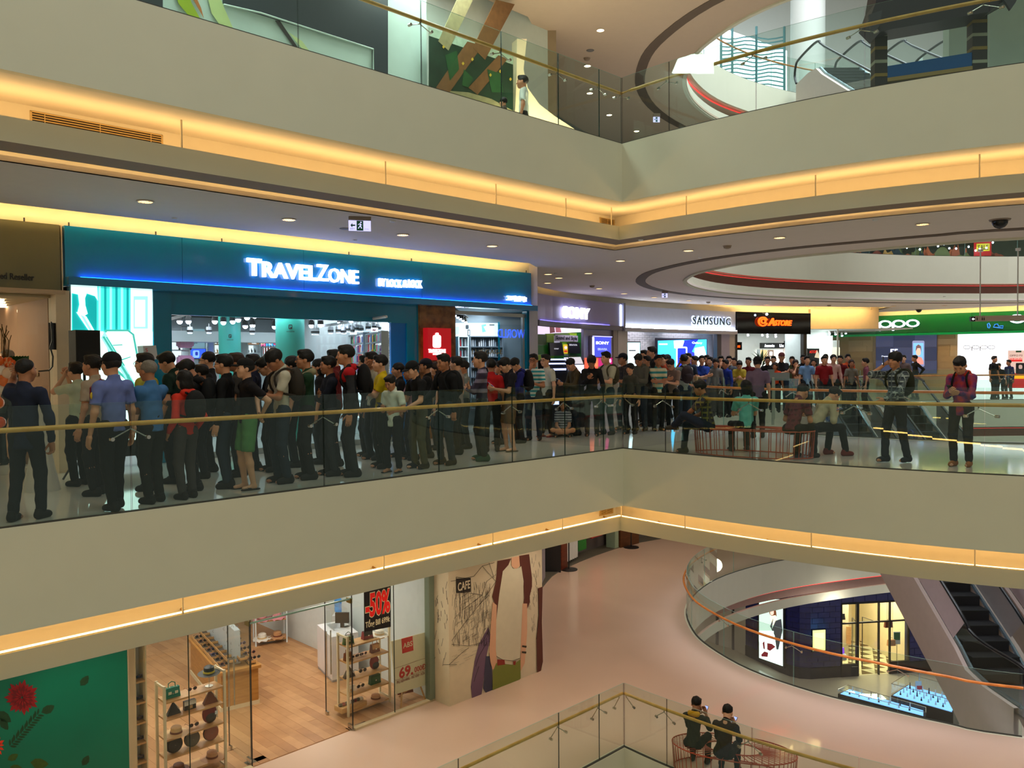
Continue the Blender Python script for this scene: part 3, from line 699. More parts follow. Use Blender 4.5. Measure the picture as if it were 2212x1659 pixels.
for k in(1,2,3):goods(B,s[0]+.05,s[1]-.05,s[2][k]+.012,.2,3,[(200,50,50),(240,200,60),(60,60,70)],'caps on the tall oak-board shelf','small colourful cap on the oak-board shelf in the luggage shop',kind=2,name='cap',cat='cap',h0=.12,h1=.16)
s=shelfcase(B,520,727,549,800,4,'white lit shelf of shoes between the teal columns',.35,lit=litw)
e=thing_px(B,'wall_poster','brown shoe poster at the top of the shoe shelf','poster',532,738,.37)
art(B,'sheet',R4(521,729,544,745),emis('print_brown',(150,110,80),.7),[(dark,[(526,734),(533,731),(540,741),(533,743)]),(emis('print_white',(230,230,230),.9),[(528,740),(538,742),(538,744),(528,743)])],e,off=.37)
for k in(1,2):goods(B,s[0]+.05,s[1]-.05,s[2][k]+.012,.22,3,[(24,24,28),(40,40,44)],'dark shoes on the shoe shelf','dark shoe on the white shelf between the teal columns',kind=2,name='shoe',cat='shoe',h0=.14,h1=.18)
e=thing_px(B,'wall_poster','pink and sky-blue beach poster over the rows of slippers','poster',577,738)
art(B,'sheet',R4(555,729,600,748),emis('print_pink',(240,120,180),1.0),[(emis('print_sky',(70,190,240),1.0),R4(572,729,600,748)),(emis('print_cream',(255,220,180),1.1),rrect(558,731,570,744,5)),(emis('print_whit',(240,250,255),1.1),[(574,740),(582,731),(584,747)]),(emis('print_rose',(230,70,120),1),rrect(588,735,599,746,4)),(emis('print_yel',(250,210,60),1),rrect(586,730,592,736,2))],e,off=.06)
s=shelfcase(B,553,750,600,800,3,'white slipper rack under the pink beach poster',.3,lit=litw)
for k in(1,2):goods(B,s[0]+.05,s[1]-.05,s[2][k]+.03,.2,7,[(225,90,80),(230,110,100),(210,60,50)],'red slippers on the rack','red slipper hanging on the rack under the pink poster',kind=3,name='slipper',cat='slipper',h0=.26,h1=.28)
e=thing_px(B,'exit_sign','green exit sign above the grey door in the luggage shop','exit sign',687,744)
pboxo(B,'box',678,740,695,748,.01,.05,mat('exit_dark',(8,50,20),.5),e);letters(B,'EXIT',680,742,693,746.5,emis('exit_green',(40,255,90),3),e,off=.052,depth=.005,split=False,name='lettering')
e=B.p(683,780,0);dr=empty('door_1',B.w(B.uz(683,780)[0],0,.02));dr['kind']='structure'
b=MB();rect_px(b,B,661,752,711,756,0,.06);rect_px(b,B,661,752,664,850,0,.06);rect_px(b,B,708,752,711,850,0,.06);b.build('door_frame',mat('door_grey_dark',(110,116,120),.5),dr)
pboxo(B,'door_leaf',664,756,708,850,.0,.03,mat('door_grey',(150,158,164),.5),dr);pboxo(B,'door_plate',679,761,693,765,.03,.04,dark,dr)
e=None
SR_=Plane(B.w(B.uz(714,780)[0],0,.3)[:2],T.w(T.uz(852,780)[0],0,-.9)[:2])
for(xa,xb,ya)in((716,746,727),(757,801,723),(806,842,719)):
 s=shelfcase(SR_,xa,ya,xb,905,9,'%s product wall packed with small goods, right part of the luggage shop'%{716:'farthest',757:'middle',806:'nearest'}[xa],.15,lit=litw,body=mat('shelf_blue_grey',(150,164,172),.6))
 for k in range(5,9):goods(SR_,s[0]+.04,s[1]-.04,s[2][k]+.012,.1,11 if xb-xa<40 else 14,PAL,'small goods on the product walls of the luggage shop','small coloured package on a product wall in the luggage shop',kind=3 if k>6 else 0,h0=.14,h1=.24)
for(xa,xb,ya,yb,c)in((719,732,716,725,(230,120,150)),(772,786,714,723,(200,30,40)),(820,834,708,717,(230,130,150))):
 e=thing_px(SR_,'shelf_sign','small white header sign with red script over the product walls','sign',(xa+xb)/2,ya,.2,'header signs over the product walls')
 art(SR_,'board',R4(xa,ya,xb,yb),litw,[(mat('script_%d'%c[1],c,.5),[(xa+3,ya+6),(xa+5,ya+3),(xa+9,ya+4),(xb-2,ya+3),(xb-4,yb-2),(xa+6,yb-2)])],e,off=.17)
# ---- right window of the luggage shop
def deeper(px,d):q=G.p(px,780);k=1+d/math.hypot(q.x,q.y);return(q.x*k,q.y*k)
WB=Plane(deeper(970,3.0),deeper(1139,2.2));wA,wB_=deeper(970,3.0),deeper(1139,2.2);gA,gB=G.p(960,780,-.1),G.p(1139,780,-.1)
b=MB();b.pbox(WB,0,WB.L,0,3.2,-.1,0);structure(b.build('wall_window_back',mat('window_grey',(120,134,146),.6)))
b=MB();b.add([(x,y,z)for z in(2.9,2.95)for x,y in((gA.x,gA.y),(gB.x,gB.y),wB_,wA)],[(0,1,2,3),(7,6,5,4)]);structure(b.build('ceiling_window',mat('window_ceiling',(170,186,190),.6)))
b=MB();b.strip([(gB.x,gB.y),wB_],0,3.2);b.strip([(gA.x,gA.y),wA],0,3.2);structure(b.build('wall_window_side',mat('window_teal_side',(0,74,92),.3)))
WB=WB.shift(.02)
u_=T.uz(1040,780)[0];area('window_lamp',Vector((-.55,20.4,2.85)),(0,0,T.rot()),1.2,55,(.86,.95,1.0),1.6)
WP=T.shift(-1.1)
e=thing_px(WB,'header_board','white header board with earphone pictures in the right window','header board',1035,710)
wp_=emis('print_pale',(190,210,220),.9);dk_=emis('print_dark',(40,50,60),.3)
art(WB,'board',R4(981,698,1078,727),wp_,[(dk_,rrect(1004,702,1011,711,2)),(dk_,rrect(1008,712,1014,726,2)),(wp_,rrect(1009.5,714,1012.5,724,1)),(emis('print_ppl',(150,170,220),.8),R4(983,706,990,722)),(emis('print_tl',(100,210,215),.9),[(1038,702),(1048,700),(1049,716),(1040,718)]),(emis('print_pk',(230,160,200),.9),[(1043,706),(1050,704),(1049,718)]),(dk_,R4(1055,701,1066,703))],e,off=.05)
letters(WB,'GALAXY',1022,713,1032,716,dk_,e,off=.058,depth=.003,split=False,name='lettering')if False else None
s=shelfcase(WB,981,728,1004,880,7,'narrow grey shelf of phone goods behind the marble pier',.3)
for k in range(1,7):goods(WB,s[0]+.04,s[1]-.04,s[2][k]+.012,.2,5,[(235,235,240),(200,40,60),(160,200,210),(60,60,70)],'phone goods in the right window','small boxed phone accessory on a grey shelf in the right window',kind=0,h0=.14,h1=.22)
s=shelfcase(WB,1006,728,1078,880,7,'wide grey shelf of phone goods in the right window',.3,body=mat('shelf_grey',(96,110,124),.6))
for k in range(1,7):goods(WB,s[0]+.04,s[1]-.04,s[2][k]+.012,.2,15,[(235,235,240),(200,205,215),(150,160,175),(40,44,52),(225,225,230)],'phone goods in the right window','small boxed phone accessory on a grey shelf in the right window',kind=0 if k%2 else 3,h0=.14,h1=.24)
b=MB();b.pbox(WP,WP.uz(1078,780)[0],WP.L+.1,0,2.6,-.03,.0);tag(b.build('window_partition',mat('partition_teal',(0,84,104),.15)),'tall teal glass partition at the right end of the luggage shop window','partition')
e=thing_px(T,'window_lettering','blue mirrored WORLD reflection drawn as glowing letters on the right window glass','lettering',1100,722)
letters(G,'WORLD',1073.5,711.5,1132,730,emis('blue_reflection',(50,90,255),1.6),e,off=.02,depth=.01,flip=True,bold=.0,name='letter')  # glowing mirrored letters stand in for a sign reflected in the glass
e=thing_px(T,'window_lettering','dull gold LUGGAGE lettering on the right window glass','lettering',1060,760)
letters(G,'LUGGAGE',1018,755,1084,765,mat('gold_dull',(150,140,100),.5),e,off=.02,depth=.01,name='letter')
h=MB()
tl=empty('lamp_row',Q(993,678,19.6),'slanting row of black and white spot lamps in the right window','lamp row')
for i in range(5):
 q=Q(982+i*5.6,672+i*3.4,19.9);b=MB();b.tube([q,q+Vector((.02,-.05,-.12))],.045,8);o=b.build('lamp_can',housing,tl);b=MB();b.tube([q+Vector((.02,-.05,-.121)),q+Vector((.021,-.053,-.128))],.038,8);b.build('lens',bulb,o)
b=MB();b.tube([Q(978,664,19.9),Q(1012,686,19.9)],.02,5);b.build('track',housw,tl)
for i,(px,py)in enumerate([(1016,665),(1023,669.5),(1008,674),(1014,679)]):
 q=Q(px,py,20.4);b=MB();b.lathe((q.x,q.y,2.945),[(.055,-.01),(.055,0)],14);tag(b.build('downlight',bulb),'round white downlight in the ceiling of the right window','downlight','downlights in the right window')
q=P(190,1034,0.0);e=empty('loudspeaker',(q.x,q.y,0),'tall black loudspeaker on a pole before the cyan light box','loudspeaker')
PS_=Plane((q.x-1,q.y-1),(q.x+1,q.y+1))
b=MB();rect_px(b,PS_,164,713,217,800,-.3,.0);b.build('cabinet',mat('speaker_black',(14,14,15),.6,bump=.3,scale=80),e)
b=MB();rect_px(b,PS_,168,718,213,796,.0,.008);b.build('grille',mat('speaker_grille',(22,22,24),.8),e)
c_=PS_.p(190,800,-.15);b=MB();b.tube([(c_.x,c_.y,c_.z),(c_.x,c_.y,.3)],.02,8);b.build('pole',dark,e)
for k in range(3):a=k*2.1;b=MB();b.tube([(c_.x,c_.y,.5),(c_.x+.35*math.cos(a),c_.y+.35*math.sin(a),.015)],.014,6);b.build('leg',dark,e)
q=P(318,1018,0);PB_=Plane((q.x-1,q.y-1),(q.x+1,q.y+1));b=MB();poly_px(b,PB_,[(309,747),(337,746),(341,776),(312,778)],0,.22)
e=empty('banner_box',(q.x,q.y,0),'slim white and grey promotion box behind the glasses man near the light box','display box');b.build('head',mat('promo_white',(196,200,206),.6),e);b=MB();b.tube([PB_.p(325,776,-.1),(PB_.p(325,776,-.1).x,PB_.p(325,776,-.1).y,0)],.03,8);b.build('post',housw,e)
letters(PB_,'S',314,752,319,760,mat('promo_red',(220,60,80),.5),e,off=.003,depth=.003,split=False,name='lettering')
# ---- left shop: olive fascia
e=empty('storefront',TL.p(60,550),'olive-grey shop fascia with black Reseller lettering at the left edge','shop front')
u1=T.uz(125,550)[0];uT=T.uz(134,550)[0]
b=MB();b.pbox(T,u1-5.2,u1,2.72,3.69,.0,.10);b.build('fascia_panel',mat('olive_grey_panel',(108,106,78),.35,var=.04),e)
b=MB();b.pbox(T,u1-5.2,u1+.05,2.66,2.72,-.1,.14);b.build('fascia_lip',mat('lip_beige',(196,170,140),.5),e)
letters(T,'Authorised Reseller',-66,590,69,604,dark,e,off=.1,depth=.012,bold=.01)
b=MB();b.pbox(T,T.uz(119,800)[0],T.uz(149,800)[0],0,2.72,-.25,.1);structure(b.build('column_cream',mat('cream_pier',(222,200,168),.5)))
b=MB();b.pbox(T,u1+.02,uT-.02,2.72,3.69,-.1,.09);structure(b.build('trim_1',mat('cream_pier',(222,200,168),.5)))
for a,b_ in((-40,40),(40,119)):
 b=MB();b.pbox(G,G.uz(a,800)[0],G.uz(b_,800)[0],.02,2.66,-.006,.006);b.build('glass_pane',glass_c,e)
ibeige=mat('beige_interior',(226,196,150),.7)
u0=u1-5.4;uw=T.uz(121,800)[0]
b=MB();b.pbox(T,u0,uw,0,2.9,-4.2,-4.1);structure(b.build('wall_left_shop_back',ibeige));b=MB();b.pbox(T,u0,uw,2.62,2.68,-4.1,-.15);structure(b.build('ceiling_left_shop',mat('beige_ceiling',(206,176,130),.8)))
b=MB();b.pbox(T,uw-.02,uw+.06,0,2.9,-4.2,-.26);structure(b.build('wall_left_shop_side',mat('wood_side',(160,120,90),.6)))
area('left_shop_lamp',T.w(uw-1.8,2.55,-2.2),(0,0,T.rot()),1.6,75,(1,.86,.62),1.6)
LB=T.shift(-4.08)
e=thing_px(LB,'wall_cabinet','brown wooden wall cabinet at the back of the left shop','cabinet',80,750)
pboxo(LB,'body',65,708,93,800,.0,.35,wood('brown_cabinet',(126,88,62),(104,70,48),.5),e);pboxo(LB,'door',67,710,91,772,.35,.37,wood('brown_cabinet',(126,88,62),(104,70,48),.5),e);pboxo(LB,'lower_door',67,774,91,798,.35,.37,wood('brown_cabinet2',(90,62,46),(70,48,34),.5),e)
for k in range(8):
 q=Q(-1+k*2.6,624+k*5.7,12.6+k*.5);b=MB();b.lathe((q.x,q.y,2.60),[(.06,0),(.06,.012)],12)
 tag(b.build('downlight',emis('warm_spot',(255,240,205),16)),'small warm downlight in the receding row of the left shop ceiling','downlight','row of warm downlights in the left shop')
SD=Plane((T.w(uw-.06,0,-.3)).xy,(T.w(uw-.06,0,-4.0)).xy)
q=Q(110,760,12.2);e=empty('wall_screen',q,'thin black wall screen seen edge-on with hanging cable in the left shop','television')
QS=Plane((q.x-1,q.y),(q.x+1,q.y));b=MB();rect_px(b,QS,105,697,110,755,-.5,0);b.build('screen',dark,e);b=MB();b.tube([QS.p(112,695,.02),QS.p(115,735,.02),QS.p(110,750,.02),QS.p(116,770,.02),QS.p(115,792,.02),QS.p(108,800,.02),QS.p(85,802,.02)],.012,5);b.build('cable',dark,e)
b=MB();rect_px(b,QS,92,650,99,800,-.6,-.5);o=b.build('light_box',emis('lilac_light',(200,170,255),1.6));tag(o,'narrow lilac light panel on the side wall of the left shop','light panel')
q=P(100,1010,0);e=empty('counter',(q.x,q.y,0),'brown counter with a dark red front beside the cream pier','counter');QC=Plane((q.x-1,q.y-1),(q.x+1,q.y+1))
b=MB();rect_px(b,QC,80,805,121,812,-.6,.05);b.build('worktop',wood('counter_top',(170,130,90),(140,104,70),.5),e);b=MB();b.pbox(QC,QC.uz(97,900)[0],QC.uz(121,900)[0],0,QC.uz(100,812)[1],-.5,0);b.build('front',mat('dark_red_front',(96,22,18),.4),e)
# ================================================================= MIDDLE FLOOR: THE CURVED ROW AND THE GREEN SHOP
AL=arclen(ARC)
def apl(px0,px1,zz=2.8):
 s0,s1=s_at_px(ARC,px0,zz,AL),s_at_px(ARC,px1,zz,AL)
 a=sub_line(ARC,s0,s0+.001,AL)[0];b=sub_line(ARC,s1,s1+.001,AL)[0]
 return Plane(a,b),sub_line(ARC,s0,s1,AL)
def abox(ln,z0,z1,o0,o1,name,m_,parent=None,**kw):
 b=MB();b.wallbox(offs(ln,-o1),offs(ln,-o0),z0,z1);return b.build(name,m_,parent,**kw)
full=sub_line(ARC,0,AL[-1]-.01,AL)
structure(abox(full,3.55,4.7,-.35,-.05,'wall_curved_row',wallm));structure(abox(full,4.35,4.45,-.1,.9,'ceiling_cove_curved',plaster_in))
o=abox(sub_line(ARC,.3,AL[-1]-.5,AL),3.93,3.95,.52,.58,'led_strip',led2);tag(o,'warm light strip hidden in the ceiling slot over the curved shop row','light strip')
PSn,lS=apl(1154,1338);e=empty('storefront',PSn.w(PSn.L/2,0),'lavender shop front with white lit SONY lettering','shop front')
lav=mat('lavender_panel',(150,142,172),.35,var=.03)
abox(lS,2.86,3.66,-.05,.10,'fascia_panel',lav,e);abox(lS,2.70,2.86,-.05,.16,'fascia_lip',mat('grey_lip',(110,106,116),.5),e)
abox(lS[1:-1],2.865,2.875,.11,.13,'blue_light_strip',emis('violet_led',(110,100,255),5),e)
b=MB();sE=s_at_px(ARC,1334,2.8,AL);abox(sub_line(ARC,sE,sE+.07,AL),2.86,3.62,.1,.13,'end_light',emis('white_blue_led',(200,215,255),8),e)
abox(sub_line(ARC,sE+.1,sE+.22,AL),2.7,3.68,-.05,.2,'end_frame',mat('grey_lip',(110,106,116),.5),e)
PL1,_=apl(1195,1270);letters(PL1,'SONY',1206,664,1264,689,lt,e,bold=.045,off=.14,depth=.06,spacing=1.05)
def apier(px0,px1,m_,name='column_pier',z1=2.75,o0=-.12,o1=.08):
 _,l=apl(px0,px1,1.0);return structure(abox(l,0,z1,o0,o1,name,m_))
pierw=mat('pier_white',(214,206,212),.5);piers=mat('pier_stone_grey',(150,138,126),.6);pierb=mat('pier_beige',(196,186,178),.6)
apier(1145,1150,pierw)if False else None
apier(1321,1330,piers);apier(1331,1352,pierb);apier(1546,1555,mat('pier_dark',(70,68,80),.4));apier(1555,1573,mat('pier_lilac',(176,168,190),.4));apier(1573,1585,pierb);apier(1583,1590,dark)
def shopbox(px0,px1,dep,nm,wm,cm,lampc=(.9,.94,1.0),power=60,z1=2.95,sides=True,n=1):
 pl,ln=apl(px0,px1,1.0)
 def back(u):
  q=pl.w(u,0);k=1+dep/q.length;return(q.x*k,q.y*k)
 A_,B_=back(-.12),back(pl.L+.12);bk=Plane(A_,B_);f0,f1=pl.w(-.1,0,-.2),pl.w(pl.L+.1,0,-.2)
 b=MB();b.pbox(bk,0,bk.L,0,3.5,-.1,0);structure(b.build('wall_%s_back'%nm,wm))
 b=MB();b.add([(x,y,z)for z in(z1,z1+.06)for x,y in((f0.x,f0.y),(f1.x,f1.y),B_,A_)],[(0,1,2,3),(7,6,5,4)]);structure(b.build('ceiling_%s'%nm,cm))
 if sides:
  b=MB();b.strip([(f0.x,f0.y),A_],0,3.5);b.strip([(f1.x,f1.y),B_],0,3.5);structure(b.build('wall_%s_side'%nm,wm))
 for i in range(n):area(nm+'_lamp',(Vector(f0).lerp(f1,(i+.5)/n)*.55+Vector((A_[0],A_[1],0)).lerp(Vector((B_[0],B_[1],0)),(i+.5)/n)*.45)+Vector((0,0,z1-.05)),(0,0,pl.rot()),1.8,power,lampc,1.8)
 return pl,bk
brickw=mat('white_painted_brick',(226,222,228),.7);
pS,bS=shopbox(1150,1321,3.6,'lavender_shop',mat('lav_wall',(190,184,200),.6),wi,(.92,.9,1),30)
greens=[mat('green_%d'%i,c,.5)for i,c in enumerate([(18,120,24),(64,96,20),(150,190,30),(36,150,40),(90,130,24),(120,200,40)])]
GS=pS.shift(-.9)
e=thing_px(GS,'display_wall','green patchwork display wall with a Sound and Style sign','display wall',1205,780)
rects=[(1151,722,1180,745,1),(1180,720,1196,740,2),(1196,719,1230,726,4),(1230,719,1245,740,2),(1245,718,1260,745,0),(1151,745,1180,766,0),(1180,740,1212,768,3),(1212,738,1230,766,5),(1230,740,1260,768,0),(1151,766,1176,790,2),(1176,768,1196,790,5),(1196,768,1230,790,3),(1230,768,1246,790,4),(1246,768,1260,790,0),(1151,790,1205,860,0),(1205,790,1260,860,3)]
for x0,y0,x1,y1,k in rects:pboxo(GS,'tile',x0+.15,y0+.15,x1-.15,y1-.15,-.05,.0+.01*(k%3),greens[k],e)
pboxo(GS,'sign_board',1196,724,1245,737.5,.03,.06,mat('sign_grey',(190,180,190),.5),e);letters(GS,'Sound and Style',1198,726,1243,736.5,dark,e,off=.062,depth=.006,bold=.02,split=False,name='lettering')
e=thing_px(GS,'picture_band','white picture band with brown figures above the green display wall','picture',1205,708)
art(GS,'sheet',[(1154,697),(1260,704),(1260,717),(1154,722)],emis('print_lilac_white',(230,210,240),1.1),[(emis('print_brown2',(120,60,60),.6),[(1184,700),(1194,702),(1196,718),(1185,720)]),(emis('print_rose2',(170,90,100),.7),[(1196,702),(1206,703),(1210,718),(1198,718)]),(emis('print_navy',(60,50,90),.4),rrect(1220,704,1226,709,2)),(emis('print_red2',(200,60,70),.7),rrect(1231,704,1237,709,2)),(emis('print_navy',(60,50,90),.4),rrect(1242,704,1248,709,2))],e,off=.05)
e=thing_px(GS,'television','black tilted screen on the left of the green wall','television',1194,754);b=MB();poly_px(b,GS,[(1180,741),(1207,740),(1212,768),(1182,769)],.12,.05);b.build('screen',dark,e);letters(GS,'SONY',1190,752,1200,755,emis('tiny_white',(200,200,210),1),e,off=.125,depth=.003,split=False,name='lettering')
e=thing_px(GS,'television','black tilted screen on the right of the green wall','television',1234,752);b=MB();poly_px(b,GS,[(1221,740.5),(1245,740),(1248,764),(1223,763)],.12,.05);b.build('screen',dark,e);letters(GS,'BRAVIA',1223,743.5,1240,747,emis('tiny_white',(200,200,210),1),e,off=.125,depth=.003,split=False,name='lettering')
e=thing_px(GS,'wall_picture','small yellow and red picture between the two black screens','picture',1217,753);art(GS,'sheet',R4(1213,744,1222,764),emis('p_yellow',(220,180,40),.8),[(emis('p_red',(200,50,30),.8),R4(1214,757,1221,761)),(emis('p_white',(240,230,220),.8),rrect(1214.5,748,1220.5,754,2))],e,off=.08)
q=P(1225,925,0);DSp=Plane((q.x-1,q.y-.6),(q.x+1,q.y+.6))
e=empty('display_counter',DSp.p(1215,860),'black display counter with bluish lit shelves at the lavender shop entrance','display counter')
b=MB();rect_px(b,DSp,1180,778,1262,925,-.5,0);b.build('body',mat('counter_black',(18,20,30),.3),e)
for y0,y1 in((775,778),(784,787),(796,800),(866,874)):b=MB();rect_px(b,DSp,1182,y0,1222 if y0<800 else 1212,y1,.0,.02);b.build('lit_edge',emis('shelf_blue_white',(170,190,255),3.0),e)
b=MB();poly_px(b,DSp,[(1217,772),(1251,771),(1257,786),(1226,786)],.06,.05);b.build('white_panel',emis('soft_white',(220,215,225),.9),e);b=MB();rect_px(b,DSp,1228,788,1260,806,.0,.03);b.build('lit_screen',emis('soft_white2',(210,215,245),1.6),e)
e=empty('tinsel_garland',DSp.p(1220,840,.2),'silver tinsel garland hanging down beside the display counter','garland');sil=mat('silver_tinsel',(200,200,215),.2,.9);b=MB()
for i in range(110):
 t=i/110;c=DSp.p(1214+14*math.sin(t*2.2)*(1-t*.3)+rng.normal()*4*(1-t*.6),776+t*90,.25);d=Vector(rng.normal(size=3)).normalized()*(.07+.05*rng.random());s_=d.cross(Vector((0,0,1))).normalized()*.012
 b.poly([c-d+s_,c+d+s_,c+d-s_,c-d-s_])
b.build('tinsel',sil,e,recalc=False)['kind']='stuff'
apier(1261,1321,mat('pier_lavender',(150,146,178),.35),'wall_lavender_pier',2.72,-.1,.0)
PB2,_=apl(1262,1321,1.0);e=thing_px(PB2,'light_box','blue SONY BRAVIA light box with a bright left edge','light box',1294,750)
pboxo(PB2,'box',1272,726,1315,771,.02,.14,lav,e);pboxo(PB2,'lit_face',1275,729,1312,771,.14,.15,emis('royal_blue',(60,70,200),1.3),e);pboxo(PB2,'edge_light',1272,729,1275,771,.14,.16,emis('white_blue_led',(200,215,255),8),e);pboxo(PB2,'edge_light',1273,726.5,1314,728,.14,.16,emis('lilac_edge',(150,150,255),3),e)
letters(PB2,'SONY',1279,738,1307,744,white_e,e,off=.155,depth=.006,bold=.01,split=False,name='lettering');letters(PB2,'BRAVIA',1283,752,1303,757,emis('pale_blue_letter',(150,160,240),2),e,off=.155,depth=.006,split=False,name='lettering')
e=thing_px(PB2,'poster','orange and magenta poster pair under the blue light box','poster',1290,790);art(PB2,'sheet',R4(1262,773,1291,812),emis('coral',(240,100,70),.9),[(emis('coral_l',(255,140,90),1),R4(1276,776,1289,792))],e,off=.03);art(PB2,'sheet',R4(1291.5,773,1321,812),emis('magenta',(200,20,120),.9),[(emis('mag_w',(255,200,230),1),rrect(1312,775,1319,784,3))],e,off=.03)
b=MB();rect_px(b,apl(1155,1262,1.0)[0],1261,700,1263,900,.0,.04);
PM,lM=apl(1339,1586);e=empty('storefront',PM.w(PM.L/2,0),'white backlit shop front with dark SAMSUNG lettering','shop front')
abox(lM,2.84,3.62,-.05,.08,'fascia_panel',mat('pearl_panel',(196,200,214),.35),e);abox(lM,2.68,2.82,-.05,.2,'fascia_lip',mat('white_lip',(190,186,190),.5),e)
abox(lM[1:-1],2.825,2.84,.10,.17,'white_light_strip',emis('cool_led',(225,235,255),22),e)
PL2,_=apl(1486,1580);glow=emis('halo_white',(220,235,255),1.6)
letters(PL2,'SAMSUNG',1490,683.5,1575,704.5,glow,e,off=.085,depth=.01,bold=.03,spacing=1.25,name='letter_halo');letters(PL2,'SAMSUNG',1492,686,1573,702,mat('dark_green_letter',(20,50,50),.3),e,off=.10,depth=.03,bold=.0,spacing=1.25)
pM,bM=shopbox(1352,1546,3.0,'white_shop',brickw,wi,(.95,.94,1),22,n=2)
BM=bM
e=thing_px(BM,'brick_cladding','white painted brick cladding on the back wall of the white shop','wall cladding',1440,715)
b0u,b1u=BM.uz(1353,720)[0],BM.uz(1546,720)[0];bh=.085;bl=.30;first=None;cnt=0
for r in range(10):
 z=2.02+r*bh;u=b0u+(bl/2 if r%2 else 0)
 while u<b1u-bl and cnt<290:
  if first is None:
   mb=MB();mb.obox((0,0,0),(bl/2-.006,0,0),(0,.02,0),(0,0,bh/2-.005));first=mb.build('brick',brickw,e);o_=first
  else:o_=first.copy();COL.objects.link(o_);o_.parent=e
  c=BM.w(u+bl/2,z,.01+.006*rng.random());o_.matrix_parent_inverse=Matrix.Identity(4);o_.location=c-e.location;o_.rotation_euler=(0,0,BM.rot());cnt+=1;u+=bl
for i in range(3):spot('white_shop_wall_washer',BM.w(b0u+(b1u-b0u)*(i+.5)/3,2.9,.5),14,(1,.97,1),100)
MT=BM.shift(.3)
e=thing_px(MT,'video_screen','big cyan and blue video screen in the white shop','video screen',1472,775)
pboxo(MT,'bezel',1418,731,1528,812,-.08,0,mat('bezel',(40,34,50),.3),e);sc1=emis('s_cyan',(60,190,240),1.7);scw=emis('s_white',(220,245,255),2.4);scb=emis('s_blue',(20,40,190),1.5);scd=emis('s_deep',(40,50,200),1.2)
art(MT,'screen',[(1421,736),(1526,733),(1526,812),(1421,812)],sc1,[(scw,[(1455,736),(1475,735),(1486,742),(1480,756),(1456,752)]),(scw,[(1500,752),(1520,748),(1526,770),(1520,800),(1498,795)]),(scb,[(1478,735),(1508,733),(1498,752),(1490,768),(1476,775),(1468,768)]),(scw,rrect(1460,749,1484,800,3)),(scb,rrect(1463,752,1481,800,2)),(scd,rrect(1487,760,1500,792,5)),(scw,R4(1423,742,1441,745))],e,off=.01)
letters(MT,'Galaxy',1494,738,1516,744,scw,e,off=.022,depth=.004,split=False,name='lettering')
e=thing_px(MT,'video_screen','smaller pale screen at the left of the white shop','video screen',1366,765);pboxo(MT,'bezel',1350,737,1384,812,-.08,0,mat('bezel2',(90,84,84),.4),e);art(MT,'screen',R4(1350,740,1382,790),emis('s_pale',(170,235,245),1.8),[(scw,rrect(1357,752,1378,790,2)),(mat('bezel',(40,34,50),.3),R4(1358,756,1373,758.5))],e,off=.01)
PA,lA=apl(1587,1747);e=empty('storefront',PA.w(PA.L/2,0),'glossy black shop front with orange ASTORE lettering','shop front')
gb=mat('gloss_black',(8,8,9),.06,spec=.6);abox(lA,2.72,3.62,-.05,.12,'fascia_panel',gb,e)
og=emis('orange_neon',(255,70,10),4.0);letters(PA,'A',1653,687.5,1668,704,og,e,bold=.05,off=.13,shear=.25);letters(PA,'STORE',1667,692,1705,704,og,e,bold=.03,off=.13,shear=.25);
c0=(1642.5,695);ring=[(c0[0]+10.5*math.cos(a),c0[1]+10.5*math.sin(a))for a in[math.radians(20+i*16)for i in range(21)]];ring+=[(c0[0]+7.6*math.cos(a),c0[1]+7.8*math.sin(a))for a in[math.radians(340-i*16)for i in range(21)]]
b=MB();poly_px(b,PA,ring,.18,.05);r2=[(1643.5+6*math.cos(a),694+6*math.sin(a))for a in[i*math.tau/18 for i in range(19)]];r3=[(1643.5+3.2*math.cos(a),694+3.2*math.sin(a))for a in[-i*math.tau/18 for i in range(19)]];poly_px(b,PA,r2+r3,.18,.05);b.build('emblem',og,e)
b=MB();q=PA.p(1642,680,.4);b.ball(q,.05,10,6);b.build('sign_lamp',bulb,e);b=MB();b.tube([q,PA.p(1646,676,.0)],.015,5);b.build('lamp_arm',alu,e)
pA,bA=shopbox(1590,1735,4.2,'black_shop',mat('black_shop_white',(222,226,222),.7),wi,(.96,1,.98),30,n=2)
apier(1733,1740,dark,z1=2.72)
AS=bA.shift(.1)
e=thing_px(AS,'header_sign','black header sign reading Accessories over the white shelves','sign',1660,747);pboxo(AS,'board',1635,741,1683,753,.2,.35,gb,e);letters(AS,'Accessories',1641,744,1662,750,white_e,e,off=.352,depth=.006,bold=.02,split=False,name='lettering');letters(AS,'S.Art',1673,744,1682,750,white_e,e,off=.352,depth=.006,bold=.02,split=False,name='lettering')
e=thing_px(AS,'header_sign','black header box with a small white square picture','sign',1701,743);pboxo(AS,'board',1684,737,1718,751,.3,.5,gb,e);pboxo(AS,'white_square',1697,739,1704,747,.5,.51,white_e,e)
s=shelfcase(AS,1634,755,1684,860,3,'white lit shelf of posters in the black-fronted shop',.25,lit=emis('shelf_white_lit',(240,240,230),1.6));
e=thing_px(AS,'poster','beige and white price posters in the black-fronted shop','poster',1658,765,.3);art(AS,'sheet',R4(1635,756,1649,780),emis('po_beige',(200,170,120),1),[],e,off=.28);art(AS,'sheet',R4(1650,756,1663,772),emis('po_brown',(130,110,95),.8),[(white_e,rrect(1654,760,1660,768,2))],e,off=.28);art(AS,'sheet',R4(1664,756,1682,780),emis('po_white',(250,245,235),1.8),[(emis('po_red',(220,40,40),1),rrect(1678,762,1682,770,1))],e,off=.28)
